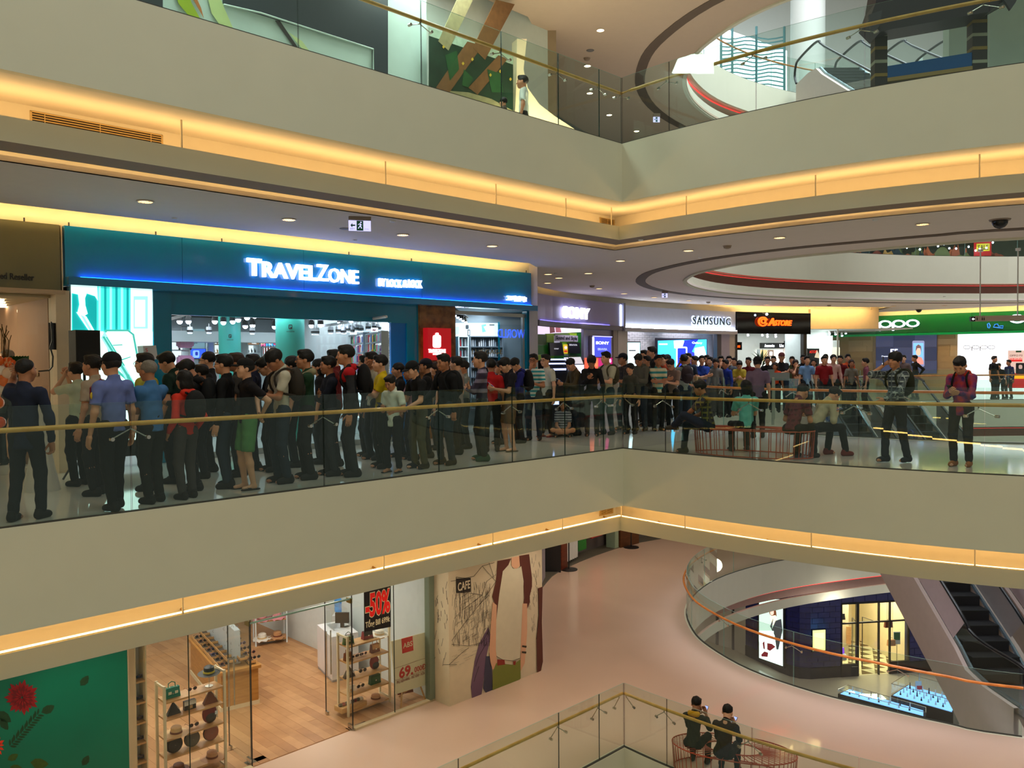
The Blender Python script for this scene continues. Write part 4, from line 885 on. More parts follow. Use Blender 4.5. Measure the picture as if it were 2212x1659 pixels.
e=thing_px(AS,'poster','white and pink poster board with red blots, right of the shelves','poster',1701,765,.3);art(AS,'sheet',R4(1686,754,1717,772),emis('po_pinkw',(250,225,220),1.6),[(emis('po_red',(220,40,40),1),R4(1686,755,1691,760)),(emis('po_grey',(180,160,160),1),rrect(1697,760,1703,767,2)),(emis('po_red',(220,40,40),1),rrect(1711,754,1716,762,2)),(emis('po_red',(220,40,40),1),rrect(1709,764,1714,772,2))],e,off=.32)
pboxo(AS,'cabinet',1684,774,1719,860,.1,.35,emis('shelf_white_lit',(240,240,230),1.6),e)
e=thing_px(pA,'wall_sign','small black sign with red letters at the left end of the black-fronted shop','sign',1595,749);pboxo(pA.shift(-.6),'board',1588,739,1601,756,0,.05,gb,e);letters(pA.shift(-.6),'ORE',1589,746,1597,751,og,e,off=.055,depth=.006,split=False,name='lettering')
h2=MB();h2.tube([(0,0,.0),(0,-.06,-.14)],.05,10);h2.tube([(0,0,0),(0,0,.12)],.012,5);b2=MB();b2.tube([(0,-.062,-.141),(0,-.066,-.15)],.043,10)
sp2=proto('spot_lamp','small white spot lamp under the ceiling of the black-fronted shop','lamp','white spot lamps of the right-hand shops',[('housing',h2,housw),('lens',b2,bulb)])
first=True
for px,py,Y in((1615,718,37.2),(1646,718,37.0),(1657,721,37.5),(1675,721,37.6),(1737,719,38),(1791,715,38.2),(1804,716,38.3),(1818,719,38.4),(1826,714,38.6)):
 if first:sp2.location=Q(px,py,Y);first=False
 else:dup(sp2,Q(px,py,Y))
PW,lW=apl(1748,1896,2.8);structure(abox(lW,2.95,3.8,-.35,.10,'wall_corner_plaster',mat('corner_plaster',(222,200,164),.7)))
cw=PW.w(PW.L,0,.1)
b=MB();b.box((cw.x-.3,cw.y,2.95),(cw.x,cw.y+5.5,3.95));structure(b.build('wall_corner_return',mat('corner_plaster',(222,200,164),.7)))
pW,lW2=apl(1748,1890,1.0);e=empty('corner_glazing',pW.w(pW.L/2,0),'tall frameless glass corner right of the black shop front','glazing')
for a,b_ in((1748,1810),(1811,1890)):b=MB();rect_px(b,pW,a,700,b_,838,-.01,.01);b.build('glass_pane',glass_c,e)
b=MB();rect_px(b,pW,1808,700,1811,838,-.02,.02);b.build('steel_post',alu,e)
b=MB();b.pbox(pW,0,2.2,0,3.2,-2.2,-2.1);structure(b.build('wall_corner_white',wi));b=MB();b.pbox(pW,-.1,5,2.95,3.0,-5,-.1);structure(b.build('ceiling_corner',wi))
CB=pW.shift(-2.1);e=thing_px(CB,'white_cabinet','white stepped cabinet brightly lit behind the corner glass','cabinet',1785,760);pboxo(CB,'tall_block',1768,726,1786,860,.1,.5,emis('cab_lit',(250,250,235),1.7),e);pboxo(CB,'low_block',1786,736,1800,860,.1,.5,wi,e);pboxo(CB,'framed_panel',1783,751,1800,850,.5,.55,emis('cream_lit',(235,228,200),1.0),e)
area('corner_lamp',pW.w(1.5,2.9,-1.2),(0,0,pW.rot()),1.2,25,(1,1,.95),1.2)
CB3=pW.shift(-.5);e=thing_px(CB3,'banner','dark upright banner with red ASTORE lettering behind the corner glass','banner',1756,780);pboxo(CB3,'sheet',1744,753,1769,840,0,.02,mat('banner_navy',(30,34,48),.4),e);pboxo(CB3,'edge',1743,752.5,1744.3,840,0,.03,dark,e);letters(CB3,'ASTORE',1748,757,1766,763,emis('neon_red',(230,40,20),1.5),e,off=.022,depth=.006,split=False,name='lettering');art(CB3,'print',[(1759,772),(1764,756),(1768,764),(1770,774)],emis('cream_fig',(230,215,190),.8),[],e,off=.03)
b=MB();b.tube([Q(1783,706,38),Q(1850,704,38.6)],.025,6);b.tube([Q(1783,706,38),Q(1783,698,38)],.012,5);b.tube([Q(1840,706,38.4),Q(1832,698,38.2)],.012,5);tag(b.build('lamp_track',housw),'white lamp track hanging behind the corner glass','lamp track')
# ---- green shop (Oppo)
PO=Plane((15.0,42.6),(25.5,34.8));b=MB();b.pbox(PO,-3,PO.L+6,0,5.0,-.3,-.02);ob=b.build('wall_green_shop',mat('sandstone',(196,172,138),.6));structure(ob)
e=empty('stone_cladding',PO.p(1930,800),'beige sandstone block cladding beside the dark video wall','wall cladding');stm=[mat('sandstone_%d'%i,c,.6)for i,c in enumerate([(200,178,144),(190,166,130),(206,186,154),(180,156,122)])]
for(xa,xb)in((1833,1886),(2025,2069)):
 ua_,ub_=PO.uz(xa,760)[0],PO.uz(xb,760)[0];z=.9;r=0
 while z<2.75:
  u=ua_
  while u<ub_-.05:
   w=min((.5+.7*rng.random()),ub_-u);b=MB();b.pbox(PO,u+.004,u+w-.004,z+.004,z+.27,-.02,.02+.01*rng.random());b.build('stone_block',stm[int(rng.integers(4))],e);u+=w
  z+=.275;r+=1
e=empty('storefront',PO.w(PO.L/2,0),'green shop front with white lit OPPO lettering','shop front');grn=mat('emerald_panel',(0,92,46),.3,var=.05,coat=.3)
ug=[PO.uz(1788,700)[0],PO.uz(1960,700)[0],PO.uz(2100,695)[0],PO.L+5.5]
for a,b_ in zip(ug,ug[1:]):b=MB();b.pbox(PO,a+.003,b_-.003,2.86,3.72,0,.14);b.build('fascia_panel',grn,e)
b=MB();b.pbox(PO,ug[0],ug[-1],2.74,2.84,-.02,.2);b.build('fascia_lip',mat('emerald_lip',(0,130,70),.3,emit=.25,ecol=(0,160,80)),e)
def oval(cx_,cy__,rx,ry,wx,wy,n=28):
 o_=[(cx_+rx*math.cos(i*math.tau/n),cy__+ry*math.sin(i*math.tau/n))for i in range(n+1)];i_=[(cx_+(rx-wx)*math.cos(-i*math.tau/n),cy__+(ry-wy)*math.sin(-i*math.tau/n))for i in range(n+1)];return o_+i_
for k,(cx_,cy__)in enumerate(((1889,702),(1914,700.5),(1943,699.5),(1973,698.5))):
 b=MB();poly_px(b,PO,oval(cx_,cy__,14.5,8.2,5,3.0),.18,.06)
 if k in(1,2):poly_px(b,PO,R4(cx_-14.5,cy__-1,cx_-10,cy__+15),.185,.06)
 b.build('letter',lt,e)
b=MB();poly_px(b,PO,oval(2198,689,18,9.5,5.5,3.2),.18,.06);b.build('letter',lt,e)
for pts in([(2134,700),(2137,698),(2140,704),(2138,709),(2135,708)],[(2147,707),(2150,701),(2156,700),(2158,705),(2168,704),(2167,709),(2156,708)]):
 b=MB();q_=[PO.p(x,y,.16)for x,y in pts];b.tube(q_,.02,4,closed=True);b.build('blue_squiggle',emis('blue_neon',(40,120,220),1.2),e)
b=MB();b.pbox(PO,ug[0]-3,ug[-1],4.5,4.6,0,1.2);structure(b.build('ceiling_cove_green',plaster_in));b=MB();b.pbox(PO,ug[0]+2.6,ug[-1]-1,3.93,3.95,.55,.6);tag(b.build('led_strip',led2),'warm light strip hidden in the ceiling slot over the green shop front','light strip')
b=MB();b.pbox(PO,-3,PO.L+6,3.7,4.7,-.05,0);structure(b.build('wall_over_green_shop',wallm))
e=thing_px(PO,'video_wall','dark blue video wall of joined screens showing a phone','video wall',1965,765,.2);vb=emis('v_blue',(42,50,78),.9);vb2=emis('v_blue2',(54,62,92),.9)
xs=[1893,1931,1977,2024.5];ys=[722,750,779,807]
for i in range(3):
 for j in range(3):pboxo(PO,'screen_tile',xs[i]+.25,ys[j]+.2,xs[i+1]-.25,ys[j+1]-.2,.06,.12,vb if(i+j)%2 else vb2,e)
art(PO,'phone_picture',rrect(1972,736,1998,792,3),emis('v_frame',(120,130,170),1.2),[(emis('v_sky',(110,170,220),1.4),rrect(1974,741,1996,787,1)),(emis('v_skin',(220,180,160),1.2),rrect(1980,752,1990,768,5)),(emis('v_hair',(120,90,90),.8),[(1979,760),(1980,748),(1985,744),(1991,748),(1992,762),(1989,752),(1983,752)]),(emis('v_cloth',(210,140,130),1.1),[(1974,787),(1976,776),(1984,770),(1992,772),(1996,780),(1996,787)])],e,off=.13)
vw=emis('v_white',(230,235,250),2.0);letters(PO,'F5',1925,754,1941,767,vw,e,off=.13,depth=.01,split=False,name='lettering',bold=.02);letters(PO,'Discover',1906,768,1920,771,vw,e,off=.13,depth=.005,split=False,name='lettering');letters(PO,'F',1907,784,1914,793,vw,e,off=.13,depth=.005,split=False,name='lettering')
e=thing_px(PO,'lit_wall','bright white lit wall with thin grey OPPO lettering','lit wall',2140,770,.1);pboxo(PO,'panel',2069,716,2212,850,.02,.06,emis('wall_white_lit',(240,245,255),1.25),e);gr=mat('thin_grey',(120,120,128),.4)
for k,cx_ in enumerate((2089,2108,2126,2142)):
 b=MB();poly_px(b,PO,oval(cx_,750,8,4.4,.9,1.0),.08,.01)
 if k in(1,2):poly_px(b,PO,R4(cx_-9,749,cx_-7.6,758),.08,.01)
 b.build('letter',gr,e)
b=MB();b.pbox(PO,PO.uz(2212,760)[0],PO.uz(2212,760)[0]+2,0,2.74,.02,.06);tag(b.build('lit_wall',emis('wall_white_lit',(240,245,255),1.25)),'white lit wall running on out of the picture at the right','lit wall')
q=Q(2196,800,33.5);ST=Plane((q.x-1,q.y+.5),(q.x+1,q.y-.5));e=empty('standee',ST.p(2196,838),'pink and red upright standee with a phone picture, right edge','standee');pboxo(ST,'board',2177,757,2214,838,0,.06,emis('st_pink',(226,190,176),.7),e)
pboxo(ST,'red_foot',2177,806,2214,838,.06,.07,emis('st_red',(190,24,30),.8),e);pboxo(ST,'yellow_band',2184,811,2212,818,.07,.08,emis('st_yel',(240,170,20),1),e);letters(ST,'OPPO F3',2181,766,2208,770,mat('st_brown',(110,70,60),.5),e,off=.065,depth=.006,split=False,name='lettering');letters(ST,'GIẢM GIÁ SỐC',2181,772,2208,776.5,emis('st_redl',(210,30,30),.8),e,off=.065,depth=.006,split=False,name='lettering',bold=.02)
pboxo(ST,'red_band',2181,777,2208,781,.06,.068,emis('st_redl',(210,30,30),.8),e);pboxo(ST,'green_corner',2194,757.5,2206,761,.06,.068,grn,e);art(ST,'phone',rrect(2194,784,2213,808,2),dark,[(emis('st_face',(180,150,140),.8),rrect(2200,788,2208,797,3)),(mat('st_suit',(40,40,60),.5),[(2198,805),(2201,797),(2208,797),(2212,805)])],e,off=.07)
# ---- hanging direction sign
q=Q(2170,688,17.0);HS=Plane((q.x-2,q.y+.35),(q.x+2,q.y-.35));e=empty('direction_sign',HS.p(2160,688),'long brushed metal direction sign with a left arrow, hung from two rods','sign');pboxo(HS,'bar',2105,681.5,2230,693.5,-.04,.04,mat('sign_metal',(176,158,146),.4,.3),e);pboxo(HS,'arrow_plate',2096,684,2105,694.5,-.04,.045,dark,e)
ar=emis('arrow_white',(240,240,240),1.5);b=MB();poly_px(b,HS,[(2097.5,689.4),(2100.5,686.6),(2100.5,688.6),(2103.8,688.6),(2103.8,690.2),(2100.5,690.2),(2100.5,692.2)],.05,.004);b.build('arrow',ar,e)
for x0 in(2108,2119,2123):b=MB();poly_px(b,HS,rrect(x0,687,x0+2.4,692,.8),.045,.004);poly_px(b,HS,rrect(x0+.4,684.6,x0+2,686.4,.7),.045,.004);b.build('pictogram',dark,e)
for x_,x2 in((2117,2117),(2198,2198)):b=MB();c_=HS.p(x_,682);b.tube([c_,(c_.x,c_.y,3.85)],.012,6);b.build('rod',alu,e);b=MB();b.lathe((c_.x,c_.y,3.80),[(.05,.0),(.05,.05)],10);b.build('ceiling_rose',alu,e)
# ---- ceiling fittings of the middle hall
dl_on=emis('downlight_warm',(255,214,150),3.2);dl_rim=mat('downlight_rim',(226,210,190),.4)
h=MB();h.lathe((0,0,0),[(.115,0),(.115,-.012),(.095,-.012),(.095,0)],20);g1=MB();g1.lathe((0,0,0),[(.094,-.009),(.094,-.002)],20)
def fins(k):
 f=MB()
 for i in range(5):x=-.07+i*.035;f.obox((x,0,-.010),(.003,0,0),(0,.06,0),(0,0,.004))
 return f
dlp=proto('downlight','round warm downlight in the middle hall ceiling','downlight','downlights in the middle hall ceiling',[('rim',h,dl_rim),('lens',g1,dl_on),('louvre',fins(0),mat('louvre_brass',(150,120,80),.3,.6))])
first=True;DLB=[(314,435),(624,474),(870,507),(1063,531),(1487,541),(1684,513),(1993,484)]
for i,(px,py)in enumerate(DLB+[(1184,592),(1271,590),(1183,611),(1294,623),(1348,634),(1413,642),(1488,649),(1570,654),(1656,658),(1340,563),(1744,660),(1838,662),(1930,661),(2040,660),(1207,600)]):
 q=P(px,py,3.845)
 if first:dlp.location=q;o=dlp;first=False
 else:o=dup(dlp,q)
 if i<7:o['label']=['downlight in the ceiling over the left end of the blue shop front','downlight left of the hanging exit sign over the blue shop front','unlit downlight right of the hanging exit sign','downlight in the ceiling near the right end of the blue shop front','leftmost of the three bright downlights on the curved ceiling, right half','middle of the three bright downlights on the curved ceiling, right half','rightmost of the three bright downlights, beside the black dome camera'][i];o['group']='large downlights'
 if i>6:o['label']='small downlight far back in the middle hall ceiling';o['group']='downlights in the middle hall ceiling'
for x,y,s_ in((-3.6,11.6,1),(-1.2,14.0,1),(1.4,16.8,1),(3.2,20,1),(3.6,24,1),(5.5,28.5,1),(9,31,1),(13,33.6,1),(4.0,16.0,1),(6.6,13.6,1),(9.0,12.6,1),(18,34.5,1)):
 spot('hall_downlight',(x,y,3.8),48,(1,.82,.62),120)
def ceil_bit(px,py,z,kind,label,cat,name):
 q=P(px,py,z-.003);b=MB()
 if kind=='sprinkler':b.lathe(q,[(.04,-.02),(.05,0)],10);m_=housw
 elif kind=='detector':b.lathe(q,[(.03,-.06),(.07,-.045),(.075,-.015),(.09,0)],14);m_=mat('detector_beige',(150,130,110),.5)
 elif kind=='speaker':b.lathe(q,[(.09,-.008),(.10,0)],16);m_=mat('speaker_grey',(120,114,110),.6)
 return tag(b.build(name,m_),label,cat,None)
for px,py in((377,471),(848,477),(766,518),(1200,590),(1384,518),(1891,474),(1512,556),(2040,640)):tag(ceil_bit(px,py,3.85,'sprinkler','tiny pale sprinkler cap in the middle hall ceiling','sprinkler','sprinkler'),group='sprinkler caps in the middle hall ceiling')
ceil_bit(1571,531,3.85,'detector','small beige detector on the curved ceiling left of the middle bright downlight','detector','smoke_detector');ceil_bit(1279,617,3.85,'detector','small detector above the SONY front','detector','smoke_detector');ceil_bit(746,494,3.85,'speaker','flat grey ceiling speaker beside the hanging exit sign','ceiling speaker','ceiling_speaker');ceil_bit(1530,652,3.85,'detector','small detector above the SAMSUNG front','detector','smoke_detector');ceil_bit(1791,659,3.85,'detector','small detector above the plaster corner','detector','smoke_detector')
def dome(px,py,label,r=.10):
 q=P(px,py,3.85);e_=empty('dome_camera',q,label,'camera');b=MB();b.lathe(q,[(r*1.25,-.02),(r*1.35,0)],18);b.build('mount',mat('dome_mount',(140,124,112),.5),e_);b=MB();b.ball(q-Vector((0,0,.03)),r,16,10);autosmooth(b.build('dome',mat('dome_black',(10,10,12),.1),e_))
dome(2160,474,'black dome camera on the ceiling near the right edge',.12);dome(1985,668,'small dark dome camera on the ceiling above the green OPPO front',.12)
def exit_sign(px0,px1,py0,py1,Y,label,rot=.0,z_c=3.85,arrow=True):
 q=Q((px0+px1)/2,(py0+py1)/2,Y);pl=Plane((q.x-1,q.y-rot),(q.x+1,q.y+rot));e_=empty('exit_sign',q,label,'exit sign')
 ym=py0+(py1-py0)*.38;pboxo(pl,'housing',px0,py0,px1,ym,-.05,.05,mat('exit_housing',(130,118,110),.5),e_)
 pboxo(pl,'panel',px0,ym,px1,py1,-.008,.008,emis('exit_panel',(190,190,240),1.3),e_);w=px1-px0;g_=mat('exit_green_dark',(0,110,80),.5)
 pboxo(pl,'green_square',px0+w*.36,ym+.5,px0+w*.66,py1-.6,.009,.012,g_,e_)
 xx=px0+w*.5;yy=(ym+py1)/2;b=MB();k=w/48
 for pts in([(0,-6),(2,-6),(3,-1),(0,0)],[(0,0),(3,0),(6,7),(4,8)],[(0,0),(2,0),(-3,8),(-5,7)],[(2,-5),(6,-2),(5,-1),(1,-3)],[(0,-5),(-4,-2),(-5,-3),(-1,-6)]):poly_px(b,pl,[(xx+x*k*.8,yy+y*k*.8)for x,y in pts],.015,.002)
 poly_px(b,pl,rrect(xx+1*k,yy-8.5*k,xx+4*k,yy-5.5*k,k),.015,.002);b.build('running_figure',emis('exit_panel',(190,190,240),1.3),e_)
 b=MB();poly_px(b,pl,[(px0+w*.08,yy-1),(px0+w*.17,yy-6*k),(px0+w*.17,yy-2.5*k),(px0+w*.3,yy-2.5*k),(px0+w*.3,yy+.5),(px0+w*.17,yy+.5),(px0+w*.17,yy+4*k)],.012,.002);b.build('arrow',g_,e_)
 if w>30:letters(pl,'EXIT',px0+w*.08,py1-6,px0+w*.28,py1-3,dark,e_,off=.01,depth=.002,split=False,name='lettering');letters(pl,'LỐI RA',px0+w*.7,py1-5.5,px0+w*.92,py1-3,dark,e_,off=.01,depth=.002,split=False,name='lettering')
 for x_ in(px0+w*.25,px0+w*.75)if w>30 else():c_=pl.p(x_,py0+1);b=MB();b.tube([c_,(c_.x,c_.y,max(z_c,c_.z+.01))],.008,5);b.build('rod',alu,e_)
exit_sign(753,801,463,499,12.8,'hanging white exit sign with a running figure over the blue shop front',.25);exit_sign(1430,1442,628,643,25.2,'small hanging exit sign far back under the curved ceiling')
# ================================================================= ESCALATORS, CLOSING WALLS, UPPER FLOOR
gw=mat('far_white_wall',(214,216,210),.8,var=.02)
b=MB();b.box((-24,57.8,-14),(44,58,22));b.box((43.8,10,-14),(44,58,22));structure(b.build('wall_far',gw))
b=MB();b.box((-24,46,0),(14.2,46.2,5.4));structure(b.build('wall_mid_back',gw))
b=MB();b.box((-14,37,UP),(7.2,37.3,11));structure(b.build('wall_upper_back',gw))
escp=emis('dummy',(0,0,0),0)
step_m=mat('step_black',(8,9,9),.7,.0);stepe=mat('step_edge',(26,30,26),.6,.0);hr=mat('rubber_handrail',(16,22,26),.35);clad=mat('escalator_cladding',(206,190,180),.5);skirt=mat('escalator_skirt',(150,175,190),.25,.8)
def escalator(x0,x1,ytop,ztop,label,ad,group,drop=LV,adlabel=None):
 """straight flight, top far from the viewer; slope 30 degrees; landings at both ends"""
 run=drop/math.tan(math.radians(30));yb=ytop-run;zb=ztop-drop;e_=empty('escalator',((x0+x1)/2,ytop,ztop),label,'escalator',group)
 prof=[(ytop+1.6,ztop),(ytop+.4,ztop),(ytop-.3,ztop-.1)]+[(ytop-run*t,ztop-drop*t)for t in(.08,.5,.92)]+[(yb+.3,zb+.1),(yb-.4,zb),(yb-1.5,zb)]
 for side,x in((-1,x0),(1,x1)):
  b=MB();up=[(x,y,z+.12)for y,z in prof];dn=[(x,y,z-1.35)for y,z in prof];xo=x+.10*side
  up2=[(xo,y,z+.12)for y,z in prof];dn2=[(xo,y,z-1.35)for y,z in prof];n=len(prof)
  vs=up+dn+up2+dn2
  fs=[(i,i+1,n+i+1,n+i)for i in range(n-1)]+[(2*n+i,2*n+i+1,3*n+i+1,3*n+i)for i in range(n-1)]+[(i,i+1,2*n+i+1,2*n+i)for i in range(n-1)]+[(n+i,n+i+1,3*n+i+1,3*n+i)for i in range(n-1)]
  b.add(vs,fs);b.build('side_cladding',clad,e_)
  gl=MB();pts=[(x,y,z+.12)for y,z in prof];tops=[(x,y,z+.98)for y,z in prof];gl.add(pts+tops,[(i,i+1,n+i+1,n+i)for i in range(n-1)]);gl.build('glass_side',glass_g,e_,recalc=False)
  k=[(y,z+1.0)for y,z in prof];k=[(k[0][0]+.25,k[0][1]-.75),(k[0][0]+.42,k[0][1]-.45),(k[0][0]+.3,k[0][1]-.1)]+k+[(k[-1][0]-.3,k[-1][1]-.1),(k[-1][0]-.42,k[-1][1]-.45),(k[-1][0]-.25,k[-1][1]-.75)]
  b=MB();b.tube([(x,y,z)for y,z in spline(k,3)],.04,8);autosmooth(b.build('handrail',hr,e_))
  b=MB();b.tube([(x-.06*side,y,z+.13)for y,z in prof],.045,6);b.build('inner_skirt',skirt,e_)
  if ad:
   sx=x+.012*side
   b=MB();ta,tb=.12,.90;n_=Vector((0,0,1))
   q=lambda t,dz:(sx,ytop-run*t,ztop-drop*t+dz)
   b.add([q(ta,.16),q(tb,.16),q(tb+.05,.95),q(ta,.95)],[(0,1,2,3)]);b.build('advert_panel',ad,e_,recalc=False)
 ns=24
 st=MB();st.box((x0+.12,0,0),(x1-.12,run/ns,drop/ns),0);st.box((x0+.12,-.01,drop/ns-.02),(x1-.12,.02,drop/ns+.002),1);first=None
 for i in range(ns):
  if first is None:o_=st.build('step',[step_m,stepe],e_);o_.matrix_parent_inverse=Matrix.Identity(4);first=o_
  else:o_=first.copy();COL.objects.link(o_)
  o_.location=Vector((0,yb+run*i/ns,zb+drop*i/ns))-Vector(e_.location)
 b=MB();b.box((x0,ytop,ztop-.05),(x1,ytop+1.8,ztop+.0));b.box((x0,yb-1.8,zb-.05),(x1,yb,zb+.0));b.build('landing_plate',alu,e_)
 return e_
adw=mat('advert_pale',(198,184,190),.4);adb=mat('advert_blue',(96,126,156),.3)
E1=escalator(10.15,11.45,27.6,0.0,'near escalator running down from the middle floor, pale advert on its side',adw,None);E2=escalator(12.25,13.55,27.6,0.0,'far escalator beside the near one, running down from the middle floor',adw,None)
escalator(10.1,11.5,27.6,2*LV,'left escalator rising to the topmost floor behind the upper glass',None,None);escalator(12.9,14.3,27.6,2*LV,'right escalator rising to the topmost floor behind the upper glass',None,None)
def slope_text(txt,x,y,z,size,m_,parent,back=False):
 me=text_mesh(txt,size,.004);M_=Matrix.Translation((x,y,z))@Matrix.Rotation(math.radians(-90),4,'Z')@Matrix.Rotation(math.pi/2,4,'X')@Matrix.Rotation(math.radians(-30),4,'Z')
 me.transform(M_);me.materials.clear();me.materials.append(m_);me.name='lettering';o_=bpy.data.objects.new('lettering',me);COL.objects.link(o_);attach(o_,parent);return o_
for E_,x in((E1,10.13),(E2,12.23)):
 slope_text('Phong cách & đẳng cấp cao*',x-.012,24.9,-1.30,.34,mat('advert_text',(60,56,66),.5),E_)
 b=MB()
 yA,yB=27.0,24.9;zt_=lambda y:-(27.6-y)*math.tan(math.radians(30));b.add([(x,yA,zt_(yA)+.16),(x,yB,zt_(yB)+.16),(x,yB,zt_(yB)+.97),(x,yA,zt_(yA)+.97)],[(0,1,2,3)]);o=b.build('blue_panel',adb,E_,recalc=False)
 for v in o.data.vertices:v.co.x-=.014
 for yy in(26.4,25.3):
  b=MB();c=Vector((x-.02,yy,zt_(yy)+.55));b.tube([c+Vector((0,.2*math.cos(a),.2*math.sin(a)))for a in[i*math.tau/16 for i in range(16)]],.035,5,closed=True);b.build('ring_emblem',mat('ring_blue',(30,60,130),.4),E_)
# ---- topmost floor glimpsed through the void
b=MB();b.box((-10,44,11.1),(43,44.3,21));structure(b.build('wall_topmost',gw));b=MB();b.box((-10,20,20.5),(43,44,20.7));structure(b.build('ceiling_topmost',gw))
ww=empty('window_1',Q(1600,120,40));ww['kind']='structure';WQ=Plane((0,40.0),(30,40.0))
b=MB();poly_px(b,WQ,[(1500,70),(1545,40),(1560,60),(1700,110),(1700,240),(1500,240)],.0,.05);b.build('window_pane',emis('daylight_pane',(235,250,255),3.0),ww)
for i in range(16):b=MB();y=84+i*8.5;b.tube([WQ.p(1556+j*17,y+3*math.sin(j*1.3+i*.3),.12)for j in range(9)],.035,4);b.build('louvre',mat('louvre_teal',(110,160,165),.4),ww)
for x in(1556,1580,1632,1692):b=MB();b.tube([WQ.p(x,60,.15),WQ.p(x,230,.15)],.06,4);b.build('mullion',mat('louvre_teal',(110,160,165),.4),ww)
b=MB();q=Q(1745,60,38);b.lathe((q.x,q.y,0),[(.75,11.1),(.75,20)],20);structure(autosmooth(b.build('column_topmost',gw)))
area('topmost_lamp',(14,30,20.2),(0,0,0),12,1400,(.86,.96,1),12)
UW=Plane((-12,-12+18.8),(.9,.9+18.8));b=MB();b.pbox(UW,0,UW.L,UP,UP+4.0,-.3,0);structure(b.build('wall_upper_row',mat('upper_wall_pale',(214,224,214),.6)))
b=MB();b.box((.9,19.7,UP),(1.1,37,UP+4));structure(b.build('wall_upper_return',mat('upper_wall_tan',(160,140,112),.7)))
H_=Plane((-9,-9+17.6),(-1.0,-1.0+17.6));e=empty('hoarding',H_.w(4,UP),'white hoarding with lime swooshes and slate screens on the upper floor','hoarding');hw=mat('hoarding_white',(196,222,214),.4)
u_l=H_.uz(210,20)[0];u_r=H_.uz(922,120)[0];b=MB();b.pbox(H_,u_l-3,u_r,UP,UP+3.4,-.08,0);b.build('board',hw,e)
art(H_,'slate_screen',[(480,-60),(836,-40),(836,220),(803,220),(803,106),(480,8)],mat('slate_screen',(54,62,68),.3),[],e,off=.03);art(H_,'slate_screen',R4(297,-40,350,19),mat('slate_screen',(54,62,68),.3),[],e,off=.03)
for pts,c in(([(370,-30),(398,-30),(412,8),(440,60),(420,52),(384,10)],(160,190,40)),([(398,-30),(410,-30),(432,18),(438,40)],(190,120,60)),([(440,-30),(470,-10),(500,60),(520,90),(490,80),(455,30)],(196,220,150)),([(592,46),(602,46),(640,102),(632,102)],(50,48,44)),([(620,70),(650,90),(680,130),(660,118)],(200,222,160))):
 art(H_,'swoosh',pts,mat('sw_%d'%(c[0]*3+c[1]),c,.4),[],e,off=.036,thick=.006)
b=MB();pp=[(480,12),(560,30),(803,108),(803,160)];b.tube([H_.p(x,y,.05)for x,y in pp],.015,5);b.build('white_edging',hw,e)
H2=Plane((-2.5,-2.5+17.2),(.5,.5+17.2));e=empty('forest_poster',H2.p(1015,160),'dark green forest poster with painted-in brown diagonal reflections and yellow flowers on the upper floor','poster');fg=mat('forest_green',(24,54,36),.5,var=.6,scale=5)
cols={k:mat('forest_%s'%k,c,.5,var=.35,scale=9)for k,c in dict(tr=(120,84,48),mid=(34,84,42),sand=(150,144,104),yel=(210,180,60),pale=(170,196,170)).items()}
sh=[(cols['sand'],[(926,190),(960,196),(1010,200),(1060,214),(1107,240),(1107,275),(926,225)]),(cols['tr'],[(940,190),(1008,90),(1040,100),(966,205)]),(cols['tr'],[(1010,190),(1075,120),(1095,128),(1030,205)]),(cols['mid'],[(960,120),(985,110),(990,150),(970,175)]),(cols['mid'],[(1050,150),(1080,160),(1085,200),(1060,200)]),(cols['mid'],[(1000,150),(1020,170),(1010,190),(996,185)])]
for x,y in((956,102),(998,138),(1018,129),(1057,163),(1078,155),(1100,172)):sh.append((cols['yel'],[(x,y-4),(x+3,y),(x,y+4),(x-3,y)]))
art(H2,'sheet',[(926,78),(1107,140),(1107,290),(926,240)],fg,sh,e,off=.02);art(H2,'pale_band',[(926,60),(1107,122),(1107,140),(926,78)],cols['pale'],[],e,off=.02)
for i,(x,w)in enumerate(((955,30),(1030,40))):art(H2,'reflected_beam',[(x+40,-20+i*20),(x+40+w,-10+i*20),(x+w*.4,110+i*20),(x-10,90+i*14)],cols['tr']if i else cols['sand'],[],e,off=.025)  # diagonal brown beams: a reflection drawn as flat coloured shapes
FN=Plane((-.6,17.1),(3.2,18.9));e=None;fin=[(1117,84),(1138,84),(1131,150),(1140,190),(1165,225),(1200,252),(1243,280),(1243,330),(1112,330),(1112,250),(1116,160)]
b=MB();poly_px(b,FN,fin,0,.25);tag(b.build('lit_fin',mat('cream_fin',(248,232,190),.6)),'tall curved cream fin glowing behind the man in the white shirt','lit fin')
q=FN.p(1150,300,.9);area('fin_lamp',(q.x,q.y,UP+.3),(math.radians(150),0,0),.6,60,(1,.85,.55),.6)
fx=[(1297,65),(1269,142),(1163,133),(1274,201),(1316,248),(1375,283)]
h=MB();h.lathe((0,0,0),[(.10,0),(.10,-.012),(.085,-.012),(.085,0)],18);g1=MB();g1.lathe((0,0,0),[(.084,-.009),(.084,-.002)],18);dl2=proto('downlight','x','downlight','downlights in the upper hall ceiling',[('rim',h,dl_rim),('lens',g1,emis('downlight_bright',(255,232,190),9))]);first=True
for i,(px,py)in enumerate(fx):
 q=P(px,py,UP+3.845);lab=['nearest round downlight of the upper hall ceiling, above the glass','second bright downlight of the upper hall ceiling, by the dark detector','dim downlight seen through the glass above the man in the white shirt','fourth downlight of the upper hall, seen through the glass','fifth downlight of the upper hall, seen through the glass','farthest downlight of the upper hall, seen through the glass below the exit sign'][i]
 if first:dl2.location=q;dl2['label']=lab;first=False
 else:dup(dl2,q,lab)
for x,y in((-2,14.2),(1.5,17.5),(4.5,15.5)):spot('upper_downlight',(x,y,UP+3.8),30,(1,.8,.58),120)
